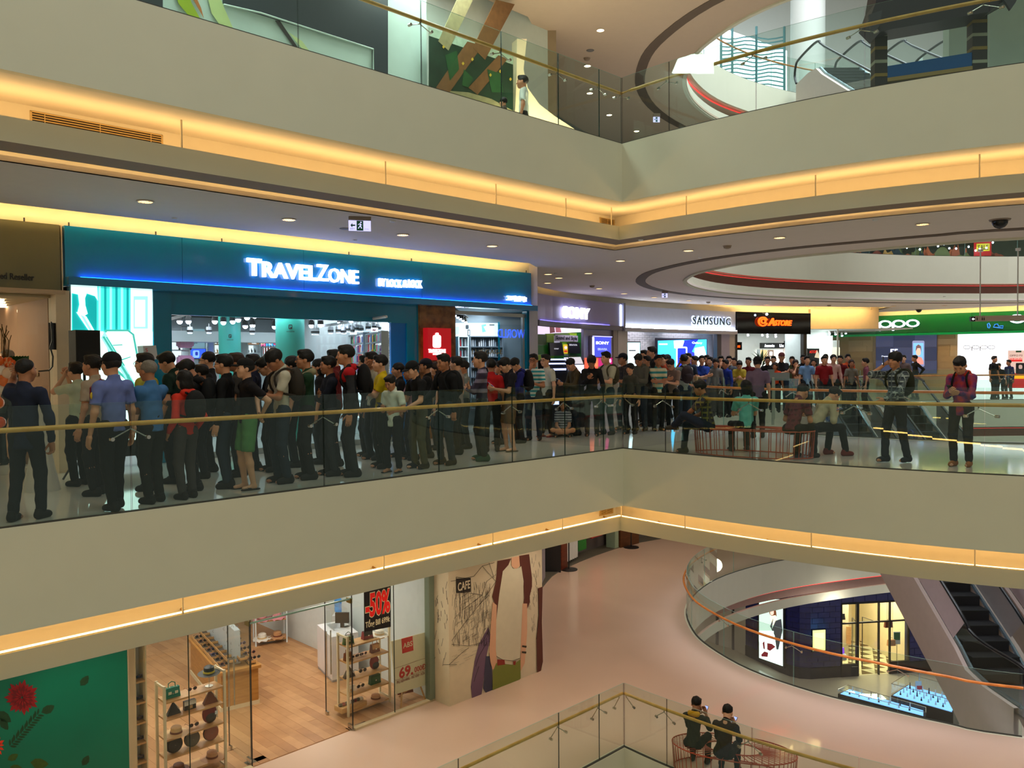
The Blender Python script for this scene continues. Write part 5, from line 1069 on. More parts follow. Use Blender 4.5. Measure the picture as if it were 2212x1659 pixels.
ceil_bit(1275,109,UP+3.85,'speaker','dark flat ceiling speaker on the upper hall ceiling','ceiling speaker','ceiling_speaker');ceil_bit(1268,126,UP+3.85,'detector','small brown detector on the upper hall ceiling','detector','smoke_detector')
exit_sign(1411,1425,246,264,19.5,'small hanging exit sign of the upper hall, seen through the glass',.1,UP+3.85)
EF=Plane((6.2,13.2),(9.6,12.9));e=empty('event_frame',EF.p(2010,170),'dark event frame with striped posts and a blue base on the upper floor','event frame');stp=mat('post_dark',(40,38,40),.5);stw=mat('post_pale',(150,158,140),.5)
for x0,x1 in((1890,1917),(2101,2133)):
 y=20
 while y<190:
  pboxo(EF,'post_block',x0,y,x1,y+22,-.2,0,stp,e);pboxo(EF,'post_band',x0,y+22,x1,y+29,-.2,.004,stw if(y//29)%2 else mat('post_gold',(130,110,50),.5),e);y+=29
b=MB();poly_px(b,EF,[(1893,-60),(2200,-80),(2200,-10),(2150,18),(2120,40),(1917,76),(1890,82),(1866,58),(1880,20)],.25,.5);b.build('canopy',mat('canopy_dark',(44,42,50),.5),e)
b=MB();poly_px(b,EF,[(1862,50),(1890,40),(1886,70),(1871,94),(1866,80)],.32,.05);b.build('canopy_point',mat('canopy_grey',(62,62,70),.5),e);b=MB();poly_px(b,EF,[(2140,10),(2180,6),(2170,26),(2160,40),(2150,24)],.32,.05);b.build('canopy_point',mat('canopy_grey',(62,62,70),.5),e)
b=MB();poly_px(b,EF,[(1917,142),(2101,112),(2101,142),(1917,168)],-.02,.1);b.build('blue_panel',mat('event_blue',(0,84,150),.4),e);b=MB();poly_px(b,EF,[(1917,168),(2101,142),(2101,150),(1917,176)],.0,.2);b.build('wood_ledge',mat('event_wood',(150,130,80),.5),e)
b=MB();poly_px(b,EF,[(1917,176),(2101,150),(2101,200),(1917,200)],-.05,.1);b.build('base_panel',mat('event_base',(90,96,80),.6),e)
b=MB();q=EF.p(2140,120,-1.5);b.box((q.x,q.y,UP),(q.x+6,q.y+.2,UP+3.8));structure(b.build('wall_upper_right',mat('upper_teal_white',(190,214,206),.6)))
PN=Plane((10,36.8),(34,33.5));e=empty('toy_display',PN.p(1980,540),'colourful cut-out shop display behind glass beyond the upper void','shop display');b=MB();b.pbox(PN,-2,PN.L+4,UP,UP+4,-.3,-.2);structure(b.build('wall_panorama',mat('panorama_dark',(58,64,44),.7,var=.5,scale=3)))
pc=[mat('pano_%d'%i,c,.6)for i,c in enumerate([(210,110,60),(180,90,50),(60,84,40),(110,120,60),(150,70,40),(40,60,60),(200,150,70)])]
x=1796
while x<2150:
 w=8+26*rng.random();yb_=562;ht=8+26*rng.random();k=int(rng.integers(7));b=MB();pts=[(x,yb_),(x,yb_-ht*.5)]
 for j in range(1,5):pts.append((x+w*j/5,yb_-ht*(.4+.6*rng.random())))
 pts+=[(x+w,yb_-ht*.4),(x+w,yb_)];poly_px(b,PN,pts,.05+.05*k,.02);b.build('cut_out',pc[k],e);x+=w*.6
for i in range(26):b=MB();q=PN.p(1800+i*13+5*rng.random(),520+30*rng.random(),.8);b.ball(q,.04,6,4);b.build('small_lamp',bulb,e)
b=MB();rect_px(b,PN,2093,518,2130,556,.5,.52);b.build('red_sign',mat('pano_red',(180,24,20),.5,emit=.3,ecol=(180,24,20)),e);b=MB();rect_px(b,PN,2098,530,2126,546,.53,.54);b.build('yellow_patch',mat('pano_yellow',(220,200,40),.5,emit=.3,ecol=(220,200,40)),e);letters(PN,'SALE',2101,533,2123,543,dark,e,off=.545,depth=.01,split=False,name='lettering')
for x,y in((-4.5,12.5),(-1,15.4)):area('upper_hall_fill',(x,y,UP+3.7),(0,0,0),1.4,110,(.9,1,.92),1.4)  # cool fill added to brighten the upper hall, no fixture of its own
for x,y,z,p_ in((6.2,15.2,-1.95,55),(11,13.2,-1.95,60),(9,14.5,DN-1.9,90)):o=area('void_fill',(x,y,z),(math.radians(58),0,math.radians(-25)),.5,p_,(.86,.84,1),.5)  # lilac fill added to lift the far void parapets, no such fixtures
# ================================================================= LOWER FLOOR
ceiling('ceiling_lower',DN+3.85,ceilm)
for x,y,p_ in((-5.5,11.0,60),(-3.5,13.2,60),(-1.2,15.6,60),(1.0,17.6,60),(2.4,20.5,60),(2.6,24,55),(4.2,28.2,90),(2.2,26.5,80),(6.2,31.5,70),(4.6,15.6,60),(7.6,13.2,60),(10.8,12.4,60),(14,12,50),(8.5,31,40)):  # the far-end spots include ones added to brighten the dark corner
 spot('lower_hall_downlight',(x,y,DN+3.8),p_*1.35,(1,.80,.60),130)
LF=Plane((-9,-9+19.13),(-1.72,17.41));MU=Plane((-1.35,17.05),(.66,19.06));TP=Plane((-9.5,-9.5+18.4),(-5.88,12.52))
U=LF.uz
lw=mat('lower_beige_wall',(226,208,172),.7)
b=MB();b.pbox(TP,-1,TP.L,DN,-1.7,-.5,0);structure(b.build('wall_poster_block',lw))
tg=mat('poster_sea_green',(0,118,92),.35,var=.12,scale=2)
e=empty('wall_poster',TP.p(140,1540),'huge sea-green poster with red flowers and leaves, lower left corner','poster')
red=mat('petal_red',(150,16,24),.5,var=.3,scale=20);red2=mat('petal_dark_red',(110,10,20),.5);org=mat('petal_orange',(240,60,24),.5);lf=mat('leaf_dark',(24,66,36),.5,var=.4,scale=20);lf2=mat('leaf_olive',(58,90,30),.5,var=.4,scale=20)
def flower(cx_,cy__,r,m1,m2,n=22):
 out=[]
 for ring,(rr,mm)in enumerate(((1.0,m1),(.72,m2),(.5,m1),(.28,m2))):
  for i in range(n-ring*4):
   a=i*math.tau/(n-ring*4)+ring;L_=r*rr*(.9+.2*((i*7)%3)/2);w=.16
   out.append((mm,[(cx_+r*.05*math.cos(a),cy__+r*.05*math.sin(a)),(cx_+L_*.75*math.cos(a-w),cy__+L_*.75*math.sin(a-w)),(cx_+L_*math.cos(a),cy__+L_*math.sin(a)),(cx_+L_*.75*math.cos(a+w),cy__+L_*.75*math.sin(a+w))]))
 return out
def leaf(x,y,L_,ang,w=.32,m_=None):
 c,s=math.cos(ang),math.sin(ang);pts=[(0,0),(.25,w*.8),(.55,w),(.85,w*.5),(1,0),(.85,-w*.4),(.55,-w*.8),(.25,-w*.7)]
 return(m_ or lf,[(x+L_*(u*c-v*s),y+L_*(u*s+v*c))for u,v in pts])
sh=flower(46,1505,36,red,red2);sh+=flower(-14,1608,24,org,mat('petal_orange2',(210,40,20),.5),14)
for a in((172,1480,28,-.9),(88,1538,32,-.5),(176,1652,26,-1.0),(0,1550,30,1.0),(-5,1535,36,.7),(170,1470,1,0)):sh.append(leaf(*a))
for a in((64,1645,40,.1),(15,1640,26,-.5),(20,1655,30,.2)):sh.append(leaf(*a,m_=lf2))
for i in range(14):t=i/14;x,y=20+64*t,1610-72*t;sh.append(leaf(x,y,15,-1.6+.2*(i%2),.18));sh.append(leaf(x,y,15,.1,.18))
mb=MB();u0,u1=TP.uz(-120,1600)[0],TP.L-.03
pbg=MB();pbg.pbox(TP,-.9,u1,DN+.3,-1.9,.01,.03);pbg.build('sheet',tg,e)
nf=sum(22-4*k for k in range(4));nf2=nf+sum(14-4*k for k in range(4))
for nm_,lo_,hi_ in[('flower',0,nf),('flower',nf,nf2)]+[('leaf',k,k+1)for k in range(nf2,len(sh))]:
 b=MB();ms=[]
 for i in range(lo_,hi_):
  m_,pts=sh[i]
  if m_ not in ms:ms.append(m_)
  poly_px(b,TP,pts,.032+.0004*(i-lo_),.0006,ms.index(m_))
 b.build(nm_,ms,e)
b=MB();b.box((0,0,0),(0,0,0));b=MB();b.obox(((MU.a.x+.66)/2-.3*.7,(MU.a.y+19.06)/2+.3*.7,(DN-1.7)/2),(1.005-.0,1.005,0),(-.3*.7071,.3*.7071,0),(0,0,(-1.7-DN)/2));structure(b.build('wall_mural_block',mat('mural_ground',(226,212,180),.6)))
e=empty('wall_mural',MU.p(1070,1350,.0),'tall hand-drawn mural of a street and a faceless woman in green trousers','mural');ink=mat('mural_ink',(46,38,32),.6);skin_p=mat('mural_skin',(226,176,140),.6);hairp=mat('mural_hair',(92,44,32),.6);topp=mat('mural_top',(216,208,180),.6);purp=mat('mural_plum',(110,84,110),.6);navyp=mat('mural_navy',(60,60,84),.6);grp=mat('mural_green',(120,128,50),.6);beltp=mat('mural_belt',(140,40,24),.6);gndp=mat('mural_ground',(226,212,180),.6)
def Z3(x,y):return(850+x/2.724,1050+y/2.724)
def zz(*p):return[Z3(*q)for q in p]
sh=[(purp,zz((555,830),(570,880),(545,1000),(520,1200),(515,1228),(460,1250),(453,1180),(475,1030),(500,930))),(navyp,zz((540,1000),(575,1000),(580,1200),(540,1215),(525,1190))),(hairp,zz((610,440),(690,425),(670,470),(640,500),(620,640),(600,820),(592,830),(596,700),(578,650),(600,560))),(hairp,zz((735,410),(795,400),(812,540),(812,590),(798,650),(800,680),(760,780),(752,770),(766,660),(762,560),(745,500))),(skin_p,zz((692,420),(736,412),(740,470),(715,490),(690,470))),(topp,zz((640,500),(680,455),(700,485),(730,485),(748,470),(762,560),(756,700),(752,880),(740,1010),(700,1025),(640,1020),(605,1000),(590,930),(600,800),(618,640))),(skin_p,zz((580,680),(604,700),(600,820),(598,960),(606,1050),(600,1085),(578,1075),(566,1030),(560,980),(566,860))),(skin_p,zz((755,690),(782,690),(782,860),(774,960),(768,1040),(742,1090),(734,1070),(744,1020),(746,900))),(grp,zz((600,1040),(700,1050),(742,1018),(744,1130),(735,1140),(640,1175),(578,1200),(580,1090))),(beltp,zz((606,1018),(648,1020),(652,1048),(606,1055))),(beltp,zz((700,1030),(716,1026),(712,1052),(700,1050))),(hairp,zz((846,600),(872,590),(868,800),(874,1030),(862,1085),(840,1095),(836,900),(850,760))),(mat('mural_bracelet',(60,50,30),.6),zz((752,935),(778,938),(776,950),(750,945))),(mat('mural_bracelet',(60,50,30),.6),zz((750,970),(776,972),(774,984),(749,980)))]
art(MU,'figure_print',zz((600,500),(740,500),(740,1000),(600,1000)),gndp,sh,e,off=.012)['kind']='stuff'
b=MB()
def ink_line(pts,w=.9):
 P_=[MU.p(*Z3(*q),.016)for q in pts];b.tube(P_,w*.0045,3)
r2=random.Random(3)
for pts in([(335,560),(470,530),(520,470),(590,450)],[(366,535),(450,545),(455,630),(366,625),(366,535)],[(400,730),(520,640),(545,560),(600,520)],[(520,470),(600,560),(560,620),(500,700)],[(455,630),(520,640)],[(340,910),(420,800),(500,700),(560,640)],[(340,930),(440,940),(520,920),(560,840)],[(540,620),(545,780)],[(325,1050),(400,980),(440,950)],[(290,1050),(370,1050)],[(720,480),(722,600),(720,730)],[(700,480),(716,735)],[(690,460),(700,485),(730,488),(746,470)],[(604,1000),(640,1020),(700,1028),(740,1012)],[(640,1060),(600,1120),(640,1160)],[(620,1090),(660,1140)],[(652,1048),(700,1052)],[(600,690),(596,820),(604,960)],[(560,980),(570,1060),(600,1085)],[(780,700),(780,860),(768,1020),(742,1090)],[(752,720),(748,900)],[(480,1060),(500,1000),(540,930)],[(470,1150),(500,1060)],[(848,600),(850,760),(838,900)],[(560,450),(590,540)]):ink_line(pts,1.0)
for i in range(240):
 x=345+r2.random()*230;y=560+r2.random()*370;L_=20+60*r2.random()
 if y+L_>940-(560-x)*.0:L_=940-y
 ink_line([(x,y),(x+r2.uniform(-5,5),y+L_)],.55)
for i in range(60):
 x=345+r2.random()*210;y=640+r2.random()*280;ink_line([(x,y),(x+18+22*r2.random(),y-14-10*r2.random())],.5)
for i in range(46):x=785+r2.random()*70;y=400+r2.random()*430;ink_line([(x,y),(x+r2.uniform(-6,10),y+16+30*r2.random())],.55)
for i in range(14):x=340+r2.random()*120;y=960+r2.random()*90;ink_line([(x,y),(x+30,y-12)],.4)
ob=b.build('ink_drawing',ink,e,recalc=False);ob['kind']='stuff'
letters(MU,'CAFE',*Z3(375,560),*Z3(447,610),gndp,e,off=.018,depth=.004,split=False,name='lettering',bold=.02)
b=MB();poly_px(b,MU,zz((366,545),(452,540),(452,622),(368,628)),.014,.002);b.build('cafe_board',ink,e)
RT=Plane((-1.71,17.41),(-1.35,17.05));b=MB()
for i in range(26):x=940+r2.random()*28;y=1255+r2.random()*170;b.tube([RT.p(x,y,.012),RT.p(x+r2.uniform(-4,4),y+6+14*r2.random(),.012)],.004,3)
b.build('side_drawing',ink,e,recalc=False)
e=empty('shop_glazing',LF.p(700,1500),'frameless glass front of the accessory shop','glazing')
for x0,x1 in((290,409),(409,543),(764,853),(853,925)):
 b=MB();b.pbox(LF,U(x0,1550)[0]+.004,U(x1,1550)[0]-.004,DN+.02,-1.75,-.006,.006);b.build('glass_pane',[glass_c],e)
for x in(409,543.5,762.5,853):b=MB();b.pbox(LF,U(x,1550)[0]-.006,U(x,1550)[0]+.006,DN+.02,-1.75,-.008,.008);b.build('pane_edge',dark if x in(543.5,762.5)else glass_edge,e)
b=MB();b.pbox(LF,U(925,1450)[0],LF.L,DN,-1.7,-.1,.06);b.build('end_frame',mat('frame_green_grey',(120,134,116),.4),e);b=MB();b.pbox(LF,U(277,1550)[0]-.5,U(291,1550)[0],DN,-1.7,-.1,.05);b.build('end_frame',lw,e)
b=MB();b.pbox(LF,U(764,1550)[0],LF.L,DN,DN+.04,-.06,.06);b.pbox(LF,U(400,1550)[0]-3,U(543,1550)[0],DN,DN+.04,-.06,.06);b.build('threshold',mat('threshold_cream',(220,200,160),.5),e)['kind']='stuff'
b=MB();b.pbox(LF,U(543,1550)[0],U(764,1550)[0],-2.95,-1.75,-.006,.006);b.build('transom_glass',glass_c,e);b=MB();b.pbox(LF,U(543,1550)[0],U(764,1550)[0],-2.98,-2.95,-.01,.01);b.build('transom_edge',glass_light,e)
def gdoor(px,qx,lab,hx):
 pv=P(*px,DN);qv=P(*qx,DN);pl=Plane(pv[:2],qv[:2]);d_=empty('glass_door',(pv.x,pv.y,DN),lab,'door');g_=MB();g_.pbox(pl,0,pl.L,DN+.03,-2.97,-.006,.006);g_.build('glass_leaf',glass_c,d_)
 g_=MB();g_.pbox(pl,0,.012,DN+.03,-2.97,-.009,.009);g_.pbox(pl,pl.L-.012,pl.L,DN+.03,-2.97,-.009,.009);g_.build('leaf_edge',dark,d_)['kind']='stuff'
 for(u_,z_)in((0,DN+.02),(0,-3.05)):g_=MB();g_.pbox(pl,u_,u_+.16,z_,z_+.09,-.02,.02);g_.build('patch_fitting',mat('brass_fitting',(140,120,60),.3,.8)if z_>-4 else steel,d_)
 g_=MB();g_.pbox(pl,pl.L-.1,pl.L,DN+.02,DN+.08,-.02,.02);g_.build('floor_catch',steel,d_)
 for s_ in(-.05,.05):g_=MB();u_=pl.L-.14;g_.tube([pl.w(u_,DN+.85,s_),pl.w(u_,DN+1.75,s_)],.014,8);g_.build('pull_handle',steel,d_)
 g_=MB();c_=pl.w(.12,DN+.005,0);g_.obox(c_+Vector((.12,.12,0)),(.16,.16,0),(-.05,.05,0),(0,0,.006));g_.build('floor_spring',steel,d_)
 return pl
gdoor((762.4,1579),(704.3,1543),'right open glass door of the accessory shop with a steel pull bar',0);gdoor((543.8,1653.7),(495.4,1617.7),'left open glass door of the accessory shop with a steel pull bar',0)
wf=[wood('oak_plank_%d'%i,a,c,.35,(1,1,1))for i,(a,c)in enumerate((((190,142,96),(172,126,82)),((180,132,88),(164,118,76)),((200,152,106),(184,138,92))))]
fl=empty('plank_floor',LF.w(3,DN),None);fl['kind']='structure';fl.name='floor_shop'
ub0=U(280,1600)[0]-2.5;L0=LF.L-ub0;W_=.19;n_=0
b=MB();b.pbox(LF,ub0,LF.L,DN-.02,DN+.004,-11,-.02);b.build('underlay',wf[1],fl)
pp_=[None]*3
for r in range(44):
 u=ub0+(r*.37)%1.2-1.2
for ru in range(int(L0/W_)):
 v=-.05-((ru*.53)%1.6)
 v0=.0
 while v0<8 and n_<296:
  ln_=1.6 if v0 else 1.6-((ru*.53)%1.2);k=(ru*7+int(v0*3))%3
  b=MB();b.pbox(LF,ub0+ru*W_+.002,ub0+(ru+1)*W_-.002,DN+.004,DN+.010+.001*k,-.03-v0-ln_+.003,-.03-v0);b.build('plank',wf[k],fl);n_+=1;v0+=ln_
b=MB();b.pbox(LF,ub0,LF.L,DN,-1.7,-11.1,-11);b.pbox(LF,LF.L-.05,LF.L+.1,DN,-1.7,-11,-.1);b.pbox(LF,ub0-.1,ub0,DN,-1.7,-11,-.1);structure(b.build('wall_accessory_shop',mat('shop_pale_blue_wall',(206,214,214),.7)))
b=MB();b.pbox(LF,ub0,LF.L,-1.75,-1.7,-11,-.05);structure(b.build('ceiling_accessory_shop',wi))
for i,(u,o_)in enumerate(((1.5,-1.6),(4.0,-1.6),(6.5,-1.6),(2.5,-4.5),(5.5,-4.5),(8.2,-3.5),(4,-8))):area('accessory_shop_lamp',LF.w(ub0+u,-1.8,o_),(0,0,0),.8,48,(1,.93,.80),.8)
# --- goods makers (built at the origin, +y is the front side, then placed)
G_={}
def gm(name,fn):
 if name not in G_:G_[name]=fn()
 return G_[name]
def put(parts,name,label,cat,pos,rz,s=1.0,group=None):
 e_=empty(name,pos,label,cat,group,rz);e_.scale=(s,s,s)
 for pn,mb_,mt_ in parts:
  o_=mb_.build(pn,mt_,None,smooth=True)if isinstance(mb_,MB)else None
  o_.parent=e_
  me=o_.data;bm=bmesh.new();bm.from_mesh(me)
  for ed in bm.edges:
   if len(ed.link_faces)==2 and ed.calc_face_angle(0)>.7:ed.smooth=False
  bm.to_mesh(me);bm.free()
 return e_
def hat(c_,band,brim=.17,h_=.11,wave=0):
 a=MB();n=24;prof=[(.0,h_),(.06,h_),(.085,h_*.85),(.092,.02),(.098,.004)];vs=[];fs=[]
 rings=prof+[(brim*.8,.0),(brim,-.004)]
 for i,(r,z)in enumerate(rings):
  for k in range(n):th=math.tau*k/n;w=wave*.02*math.sin(th*9)if i==len(rings)-1 else 0;vs.append((r*1.0*math.cos(th),r*1.15*math.sin(th),z+w))
 for i in range(len(rings)-1):
  for k in range(n):fs.append((i*n+k,i*n+(k+1)%n,(i+1)*n+(k+1)%n,(i+1)*n+k))
 a.add(vs,fs);b_=MB();b_.lathe((0,0,.012),[(.099,0),(.095,.03)],24);b_.v=[(x,y*1.13,z)for x,y,z in b_.v];return[('hat_body',a,c_),('hat_band',b_,band)]
def roundbag(c_,trim):
 a=MB();a.lathe((0,0,.12),[(.0,-.045),(.10,-.045),(.118,-.03),(.118,.03),(.10,.045),(0,.045)],20,ax=Matrix.Rotation(math.pi/2,3,'X'));t_=MB();t_.tube([(.118*math.cos(i*math.tau/20),.0,.12+.118*math.sin(i*math.tau/20))for i in range(20)],.008,5,closed=True)
 h_=MB();h_.tube([(.06*math.cos(a_),0,.225+.05*math.sin(a_))for a_ in[i*math.pi/8 for i in range(9)]],.008,5);s_=MB();s_.ball((0,-.05,.12),.008,6,4);return[('bag_body',a,c_),('piping',t_,trim),('handle',h_,trim),('stud',s_,steel)]
def boxbag(c_,trim,w=.24,h_=.16,d_=.10):
 a=MB();a.add([(-w/2,-d_/2,0),(w/2,-d_/2,0),(w/2,d_/2,0),(-w/2,d_/2,0),(-w*.44,-d_*.35,h_),(w*.44,-d_*.35,h_),(w*.44,d_*.35,h_),(-w*.44,d_*.35,h_)],[(0,3,2,1),(4,5,6,7),(0,1,5,4),(1,2,6,5),(2,3,7,6),(3,0,4,7)])
 f_=MB();f_.add([(-w*.45,-d_*.36-.008,h_+.002),(w*.45,-d_*.36-.008,h_+.002),(w*.42,-d_/2-.004,h_*.45),(-w*.42,-d_/2-.004,h_*.45),(-w*.45,d_*.2,h_+.004),(w*.45,d_*.2,h_+.004)],[(0,1,2,3),(0,4,5,1)]);h_2=MB();h_2.tube([(-.06,0,h_),(-.055,0,h_+.07),(0,0,h_+.095),(.055,0,h_+.07),(.06,0,h_)],.008,6);cl=MB();cl.box((-.015,-d_/2-.012,h_*.38),(.015,-d_/2-.002,h_*.52));return[('bag_body',a,c_),('flap',f_,trim),('handle',h_2,trim),('clasp',cl,steel)]
def backpack_s(c_,trim):
 a=MB();a.ball((0,0,.13),.13,14,10,sc=(.85,.5,1.05));p_=MB();p_.ball((0,-.05,.085),.09,12,8,sc=(.9,.4,.8));h_=MB();h_.tube([(-.03,0,.26),(0,0,.29),(.03,0,.26)],.007,5);t_=MB();t_.box((.05,-.075,.12),(.09,-.07,.17));return[('bag_body',a,c_),('front_pocket',p_,trim),('handle',h_,trim),('price_tag',t_,wi)]
def glasses(c_):
 a=MB()
 for s_ in(-1,1):a.tube([(s_*.035+.026*math.cos(i*math.tau/12),0,.03+.022*math.sin(i*math.tau/12))for i in range(12)],.003,4,closed=True);
 a.tube([(-.01,0,.035),(.01,0,.035)],.003,4);l_=MB()
 for s_ in(-1,1):l_.lathe((s_*.035,0,.03),[(.0,-.001),(.024,-.001),(.024,.001),(0,.001)],12,ax=Matrix.Rotation(math.pi/2,3,'X'))
 t_=MB()
 for s_ in(-1,1):t_.tube([(s_*.062,0,.035),(s_*.064,.10,.03),(s_*.062,.13,.005)],.003,4)
 return[('rim',a,c_),('lenses',l_,mat('lens_grey',(50,50,54),.1)),('temples',t_,c_)]
def pyramid(c_):
 a=MB();a.add([(-.11,-.05,0),(.11,-.05,0),(.09,.05,0),(-.09,.05,0),(0,0,.2)],[(0,3,2,1),(0,1,4),(1,2,4),(2,3,4),(3,0,4)]);t_=MB();t_.tube([(0,-.01,.19),(.06,-.06,.1),(.10,-.06,.0)],.005,4);return[('pouch',a,c_),('zip',t_,steel)]
def clutch(c_,trim):
 a=MB();a.box((-.11,-.04,0),(.11,.04,.17));f_=MB();f_.box((-.112,-.045,.09),(.112,-.038,.172));s_=MB();s_.box((-.04,-.048,.02),(.04,-.04,.08));return[('bag_body',a,c_),('flap',f_,trim),('patch',s_,woodl)]
cm=lambda n,c:mat('acc_'+n,c,.5,var=.15,scale=30)
blackm=cm('black',(24,22,22));tan=cm('tan',(190,140,96));straw=cm('straw',(214,180,130));brown=cm('brown',(110,56,34));grn2=cm('green',(16,84,50));grey=cm('grey',(90,88,76));rose=cm('rose',(150,84,66));pinkh=cm('pink',(214,140,150));whitec=cm('white',(232,226,214));redc=cm('redprint',(130,40,44));yel=cm('yellow',(200,180,40));blue2=cm('blue',(40,70,170));cact=patmat('cactus_print','check',(228,220,190),(40,120,100),9.0)
RZ=MU.rot()
def ladder(u0,u1,o0,o1,zs,h_,label,boards=woodl,fm_=None):
 """free-standing shelf: two ladder frames, oak boards"""
 fm_=fm_ or mat('shelf_cream',(228,214,180),.5);e_=empty('display_shelf',LF.w((u0+u1)/2,DN,(o0+o1)/2),label,'shelf')
 for u in(u0,u1):
  for o_ in(o0,o1):b_=MB();b_.pbox(LF,u-.02,u+.02,DN+.01,DN+h_,o_-.02,o_+.02);b_.build('post',fm_,e_)
  for z in(.12,h_-.03):b_=MB();b_.pbox(LF,u-.015,u+.015,DN+z-.02,DN+z+.02,o0,o1);b_.build('rung',fm_,e_)
 for z in zs:b_=MB();b_.pbox(LF,u0+.02,u1-.02,DN+z-.03,DN+z,o0,o1);b_.build('shelf_board',boards,e_)
 return e_
def onb(u,z,o_=-.35,dz=.0):return LF.w(u,DN+z+dz,o_)
ua1,ub1=U(362,1560)[0],U(492,1560)[0]
S1F=LF.shift(-.22);uA,uB=S1F.uz(356,1560)[0],S1F.uz(486,1560)[0]
z1s=[S1F.uz(430,y)[1]-DN for y in(1641,1619.5,1579.5,1540,1499)]
z1s=[S1F.uz(420,y)[1]-DN for y in(1640,1598,1560,1524,1500)]
z1s=sorted([max(.12,z)for z in z1s]);zz1=[]
for yl in(1500,1537,1580,1620):zz1.append(S1F.uz(420,yl)[1]-DN)
zz1=sorted(zz1);stp_=(zz1[-1]-zz1[0])/3;zz1=[zz1[0]-stp_*1.0,zz1[0]]+zz1[1:]
zz1=[z for z in zz1 if z>.1]
ladder(uA,uB,-.55,-.22,[.12]+zz1,zz1[-1]+.28,'cream ladder shelf of hats and bags behind the glass, left of the open door')
def at1(px,row):return S1F.uz(px,1560)[0],zz1[row]
R_=len(zz1)-1
def put1(parts,nm,lab,cat,px,row,s=1.0,rz=0,dz=0.004,pl=S1F,zz=None,o=-.38,group=None):
 u=pl.uz(px,1520)[0];z=(zz or zz1)[row];return put(parts,nm,lab,cat,LF.w(u,DN+z+dz,o),LF.rot()+rz,s,group)
put1(boxbag(cact,cact,.26,.17,.1),'handbag','cactus-print handbag on the top board of the left ladder shelf','bag',380,R_)
put1(glasses(rose),'sunglasses','pair of pinkish sunglasses on the top board of the left ladder shelf','sunglasses',425,R_,1.3)
hs=empty('hat_stand',LF.w(S1F.uz(461,1500)[0],DN+zz1[R_],-.38),'small steel hat stand on the top board of the left ladder shelf','stand');b=MB();c_=hs.location;b.lathe(c_,[(.07,0),(.07,.012)],12);b.tube([c_,c_+Vector((0,0,.3))],.006,6);b.build('post',steel,hs)
put(hat(blackm,yel,.19,.12),'hat','black hat with a yellow band on the stand of the left ladder shelf','hat',c_+Vector((0,0,.24)),.3)
put1(pyramid(blackm),'pouch','black triangular pouch on the second board of the left ladder shelf','bag',382,R_-1,1.1);put1(clutch(blackm,whitec),'clutch','black and white flap bag on the second board of the left ladder shelf','bag',418,R_-1,.9);put1(pyramid(brown),'pouch','brown triangular pouch on the second board of the left ladder shelf','bag',462,R_-1,1.2)
put1(hat(straw,brown,.2,.12),'hat','peach straw hat on the third board of the left ladder shelf','hat',388,R_-2);put1(glasses(brown),'sunglasses','pair of round brown sunglasses on the third board of the left ladder shelf','sunglasses',427,R_-2,1.4);put1(backpack_s(redc,blackm),'backpack','small red floral backpack on the third board of the left ladder shelf','bag',461,R_-2,1.2)
put1(roundbag(blackm,blackm),'round_bag','round black bag on the fourth board of the left ladder shelf','bag',383,R_-3,1.15);put1(roundbag(grey,blackm),'round_bag','round grey bag on the fourth board of the left ladder shelf','bag',422,R_-3,1.1);put1(roundbag(rose,blackm),'round_bag','round brick-coloured bag on the fourth board of the left ladder shelf','bag',463,R_-3,1.1)
if R_>=4:put1(hat(tan,brown,.2,.12),'hat','tan hat on the lowest visible board of the left ladder shelf','hat',465,R_-4);put1(hat(brown,blackm,.18,.1),'hat','brown hat at the bottom left of the left ladder shelf','hat',392,R_-4)
S0=LF.shift(-.45);u0,u1=S0.uz(292,1600)[0],S0.uz(318,1600)[0];e=empty('narrow_cabinet',LF.w(u0,DN,-.5),'narrow white lit cabinet of sunglasses beside the green poster','cabinet')
b=MB();b.pbox(LF,u0,u0+.02,DN,DN+2.9,-.7,-.42);b.pbox(LF,u1-.02,u1,DN,DN+2.9,-.7,-.42);b.build('side_panel',lw,e)['kind']='stuff';b=MB();b.pbox(LF,u0,u1,DN,DN+2.9,-.72,-.70);b.build('back_panel',mat('cab_back',(226,220,214),.6),e);cz=[]
for i,y in enumerate((1470,1516,1560,1604,1646,1690)):
 z=S0.uz(305,y)[1];cz.append(z);b=MB();b.pbox(LF,u0,u1,z-.03,z,-.7,-.43);b.build('shelf_board',woodl,e)
for z in cz:
 for k in range(3):put(glasses([blackm,blue2,rose][k]),'sunglasses','pair of sunglasses on the narrow white cabinet','sunglasses',LF.w(u0+.08+(u1-u0-.14)*k/2,z+.004,-.55),LF.rot(),1.2,'sunglasses in the narrow cabinet')
S2F=LF.shift(-.55);vA,vB=S2F.uz(752,1500)[0],S2F.uz(842,1500)[0];zz2=[S2F.uz(790,y)[1]-DN for y in(1548,1491,1459,1422,1387)];zz2=sorted(zz2);zz2=[max(.1,z)for z in zz2]
ladder(vA,vB,-.9,-.55,zz2,zz2[-1]+.22,'cream ladder shelf of bags behind the glass, under the black discount sign')
def put2(parts,nm,lab,cat,px,row,s=1.0,rz=0):return put1(parts,nm,lab,cat,px,row,s,rz,pl=S2F,zz=zz2,o=-.72)
put2(boxbag(grn2,grn2),'handbag','dark green handbag on the top board of the right ladder shelf','bag',764,4,.95);put2(boxbag(redc,blackm),'handbag','black and red handbag on the top board of the right ladder shelf','bag',805,4,1.0);put2(hat(whitec,straw,.2,.11,1),'hat','cream wavy hat at the right of the top board of the right ladder shelf','hat',832,4)
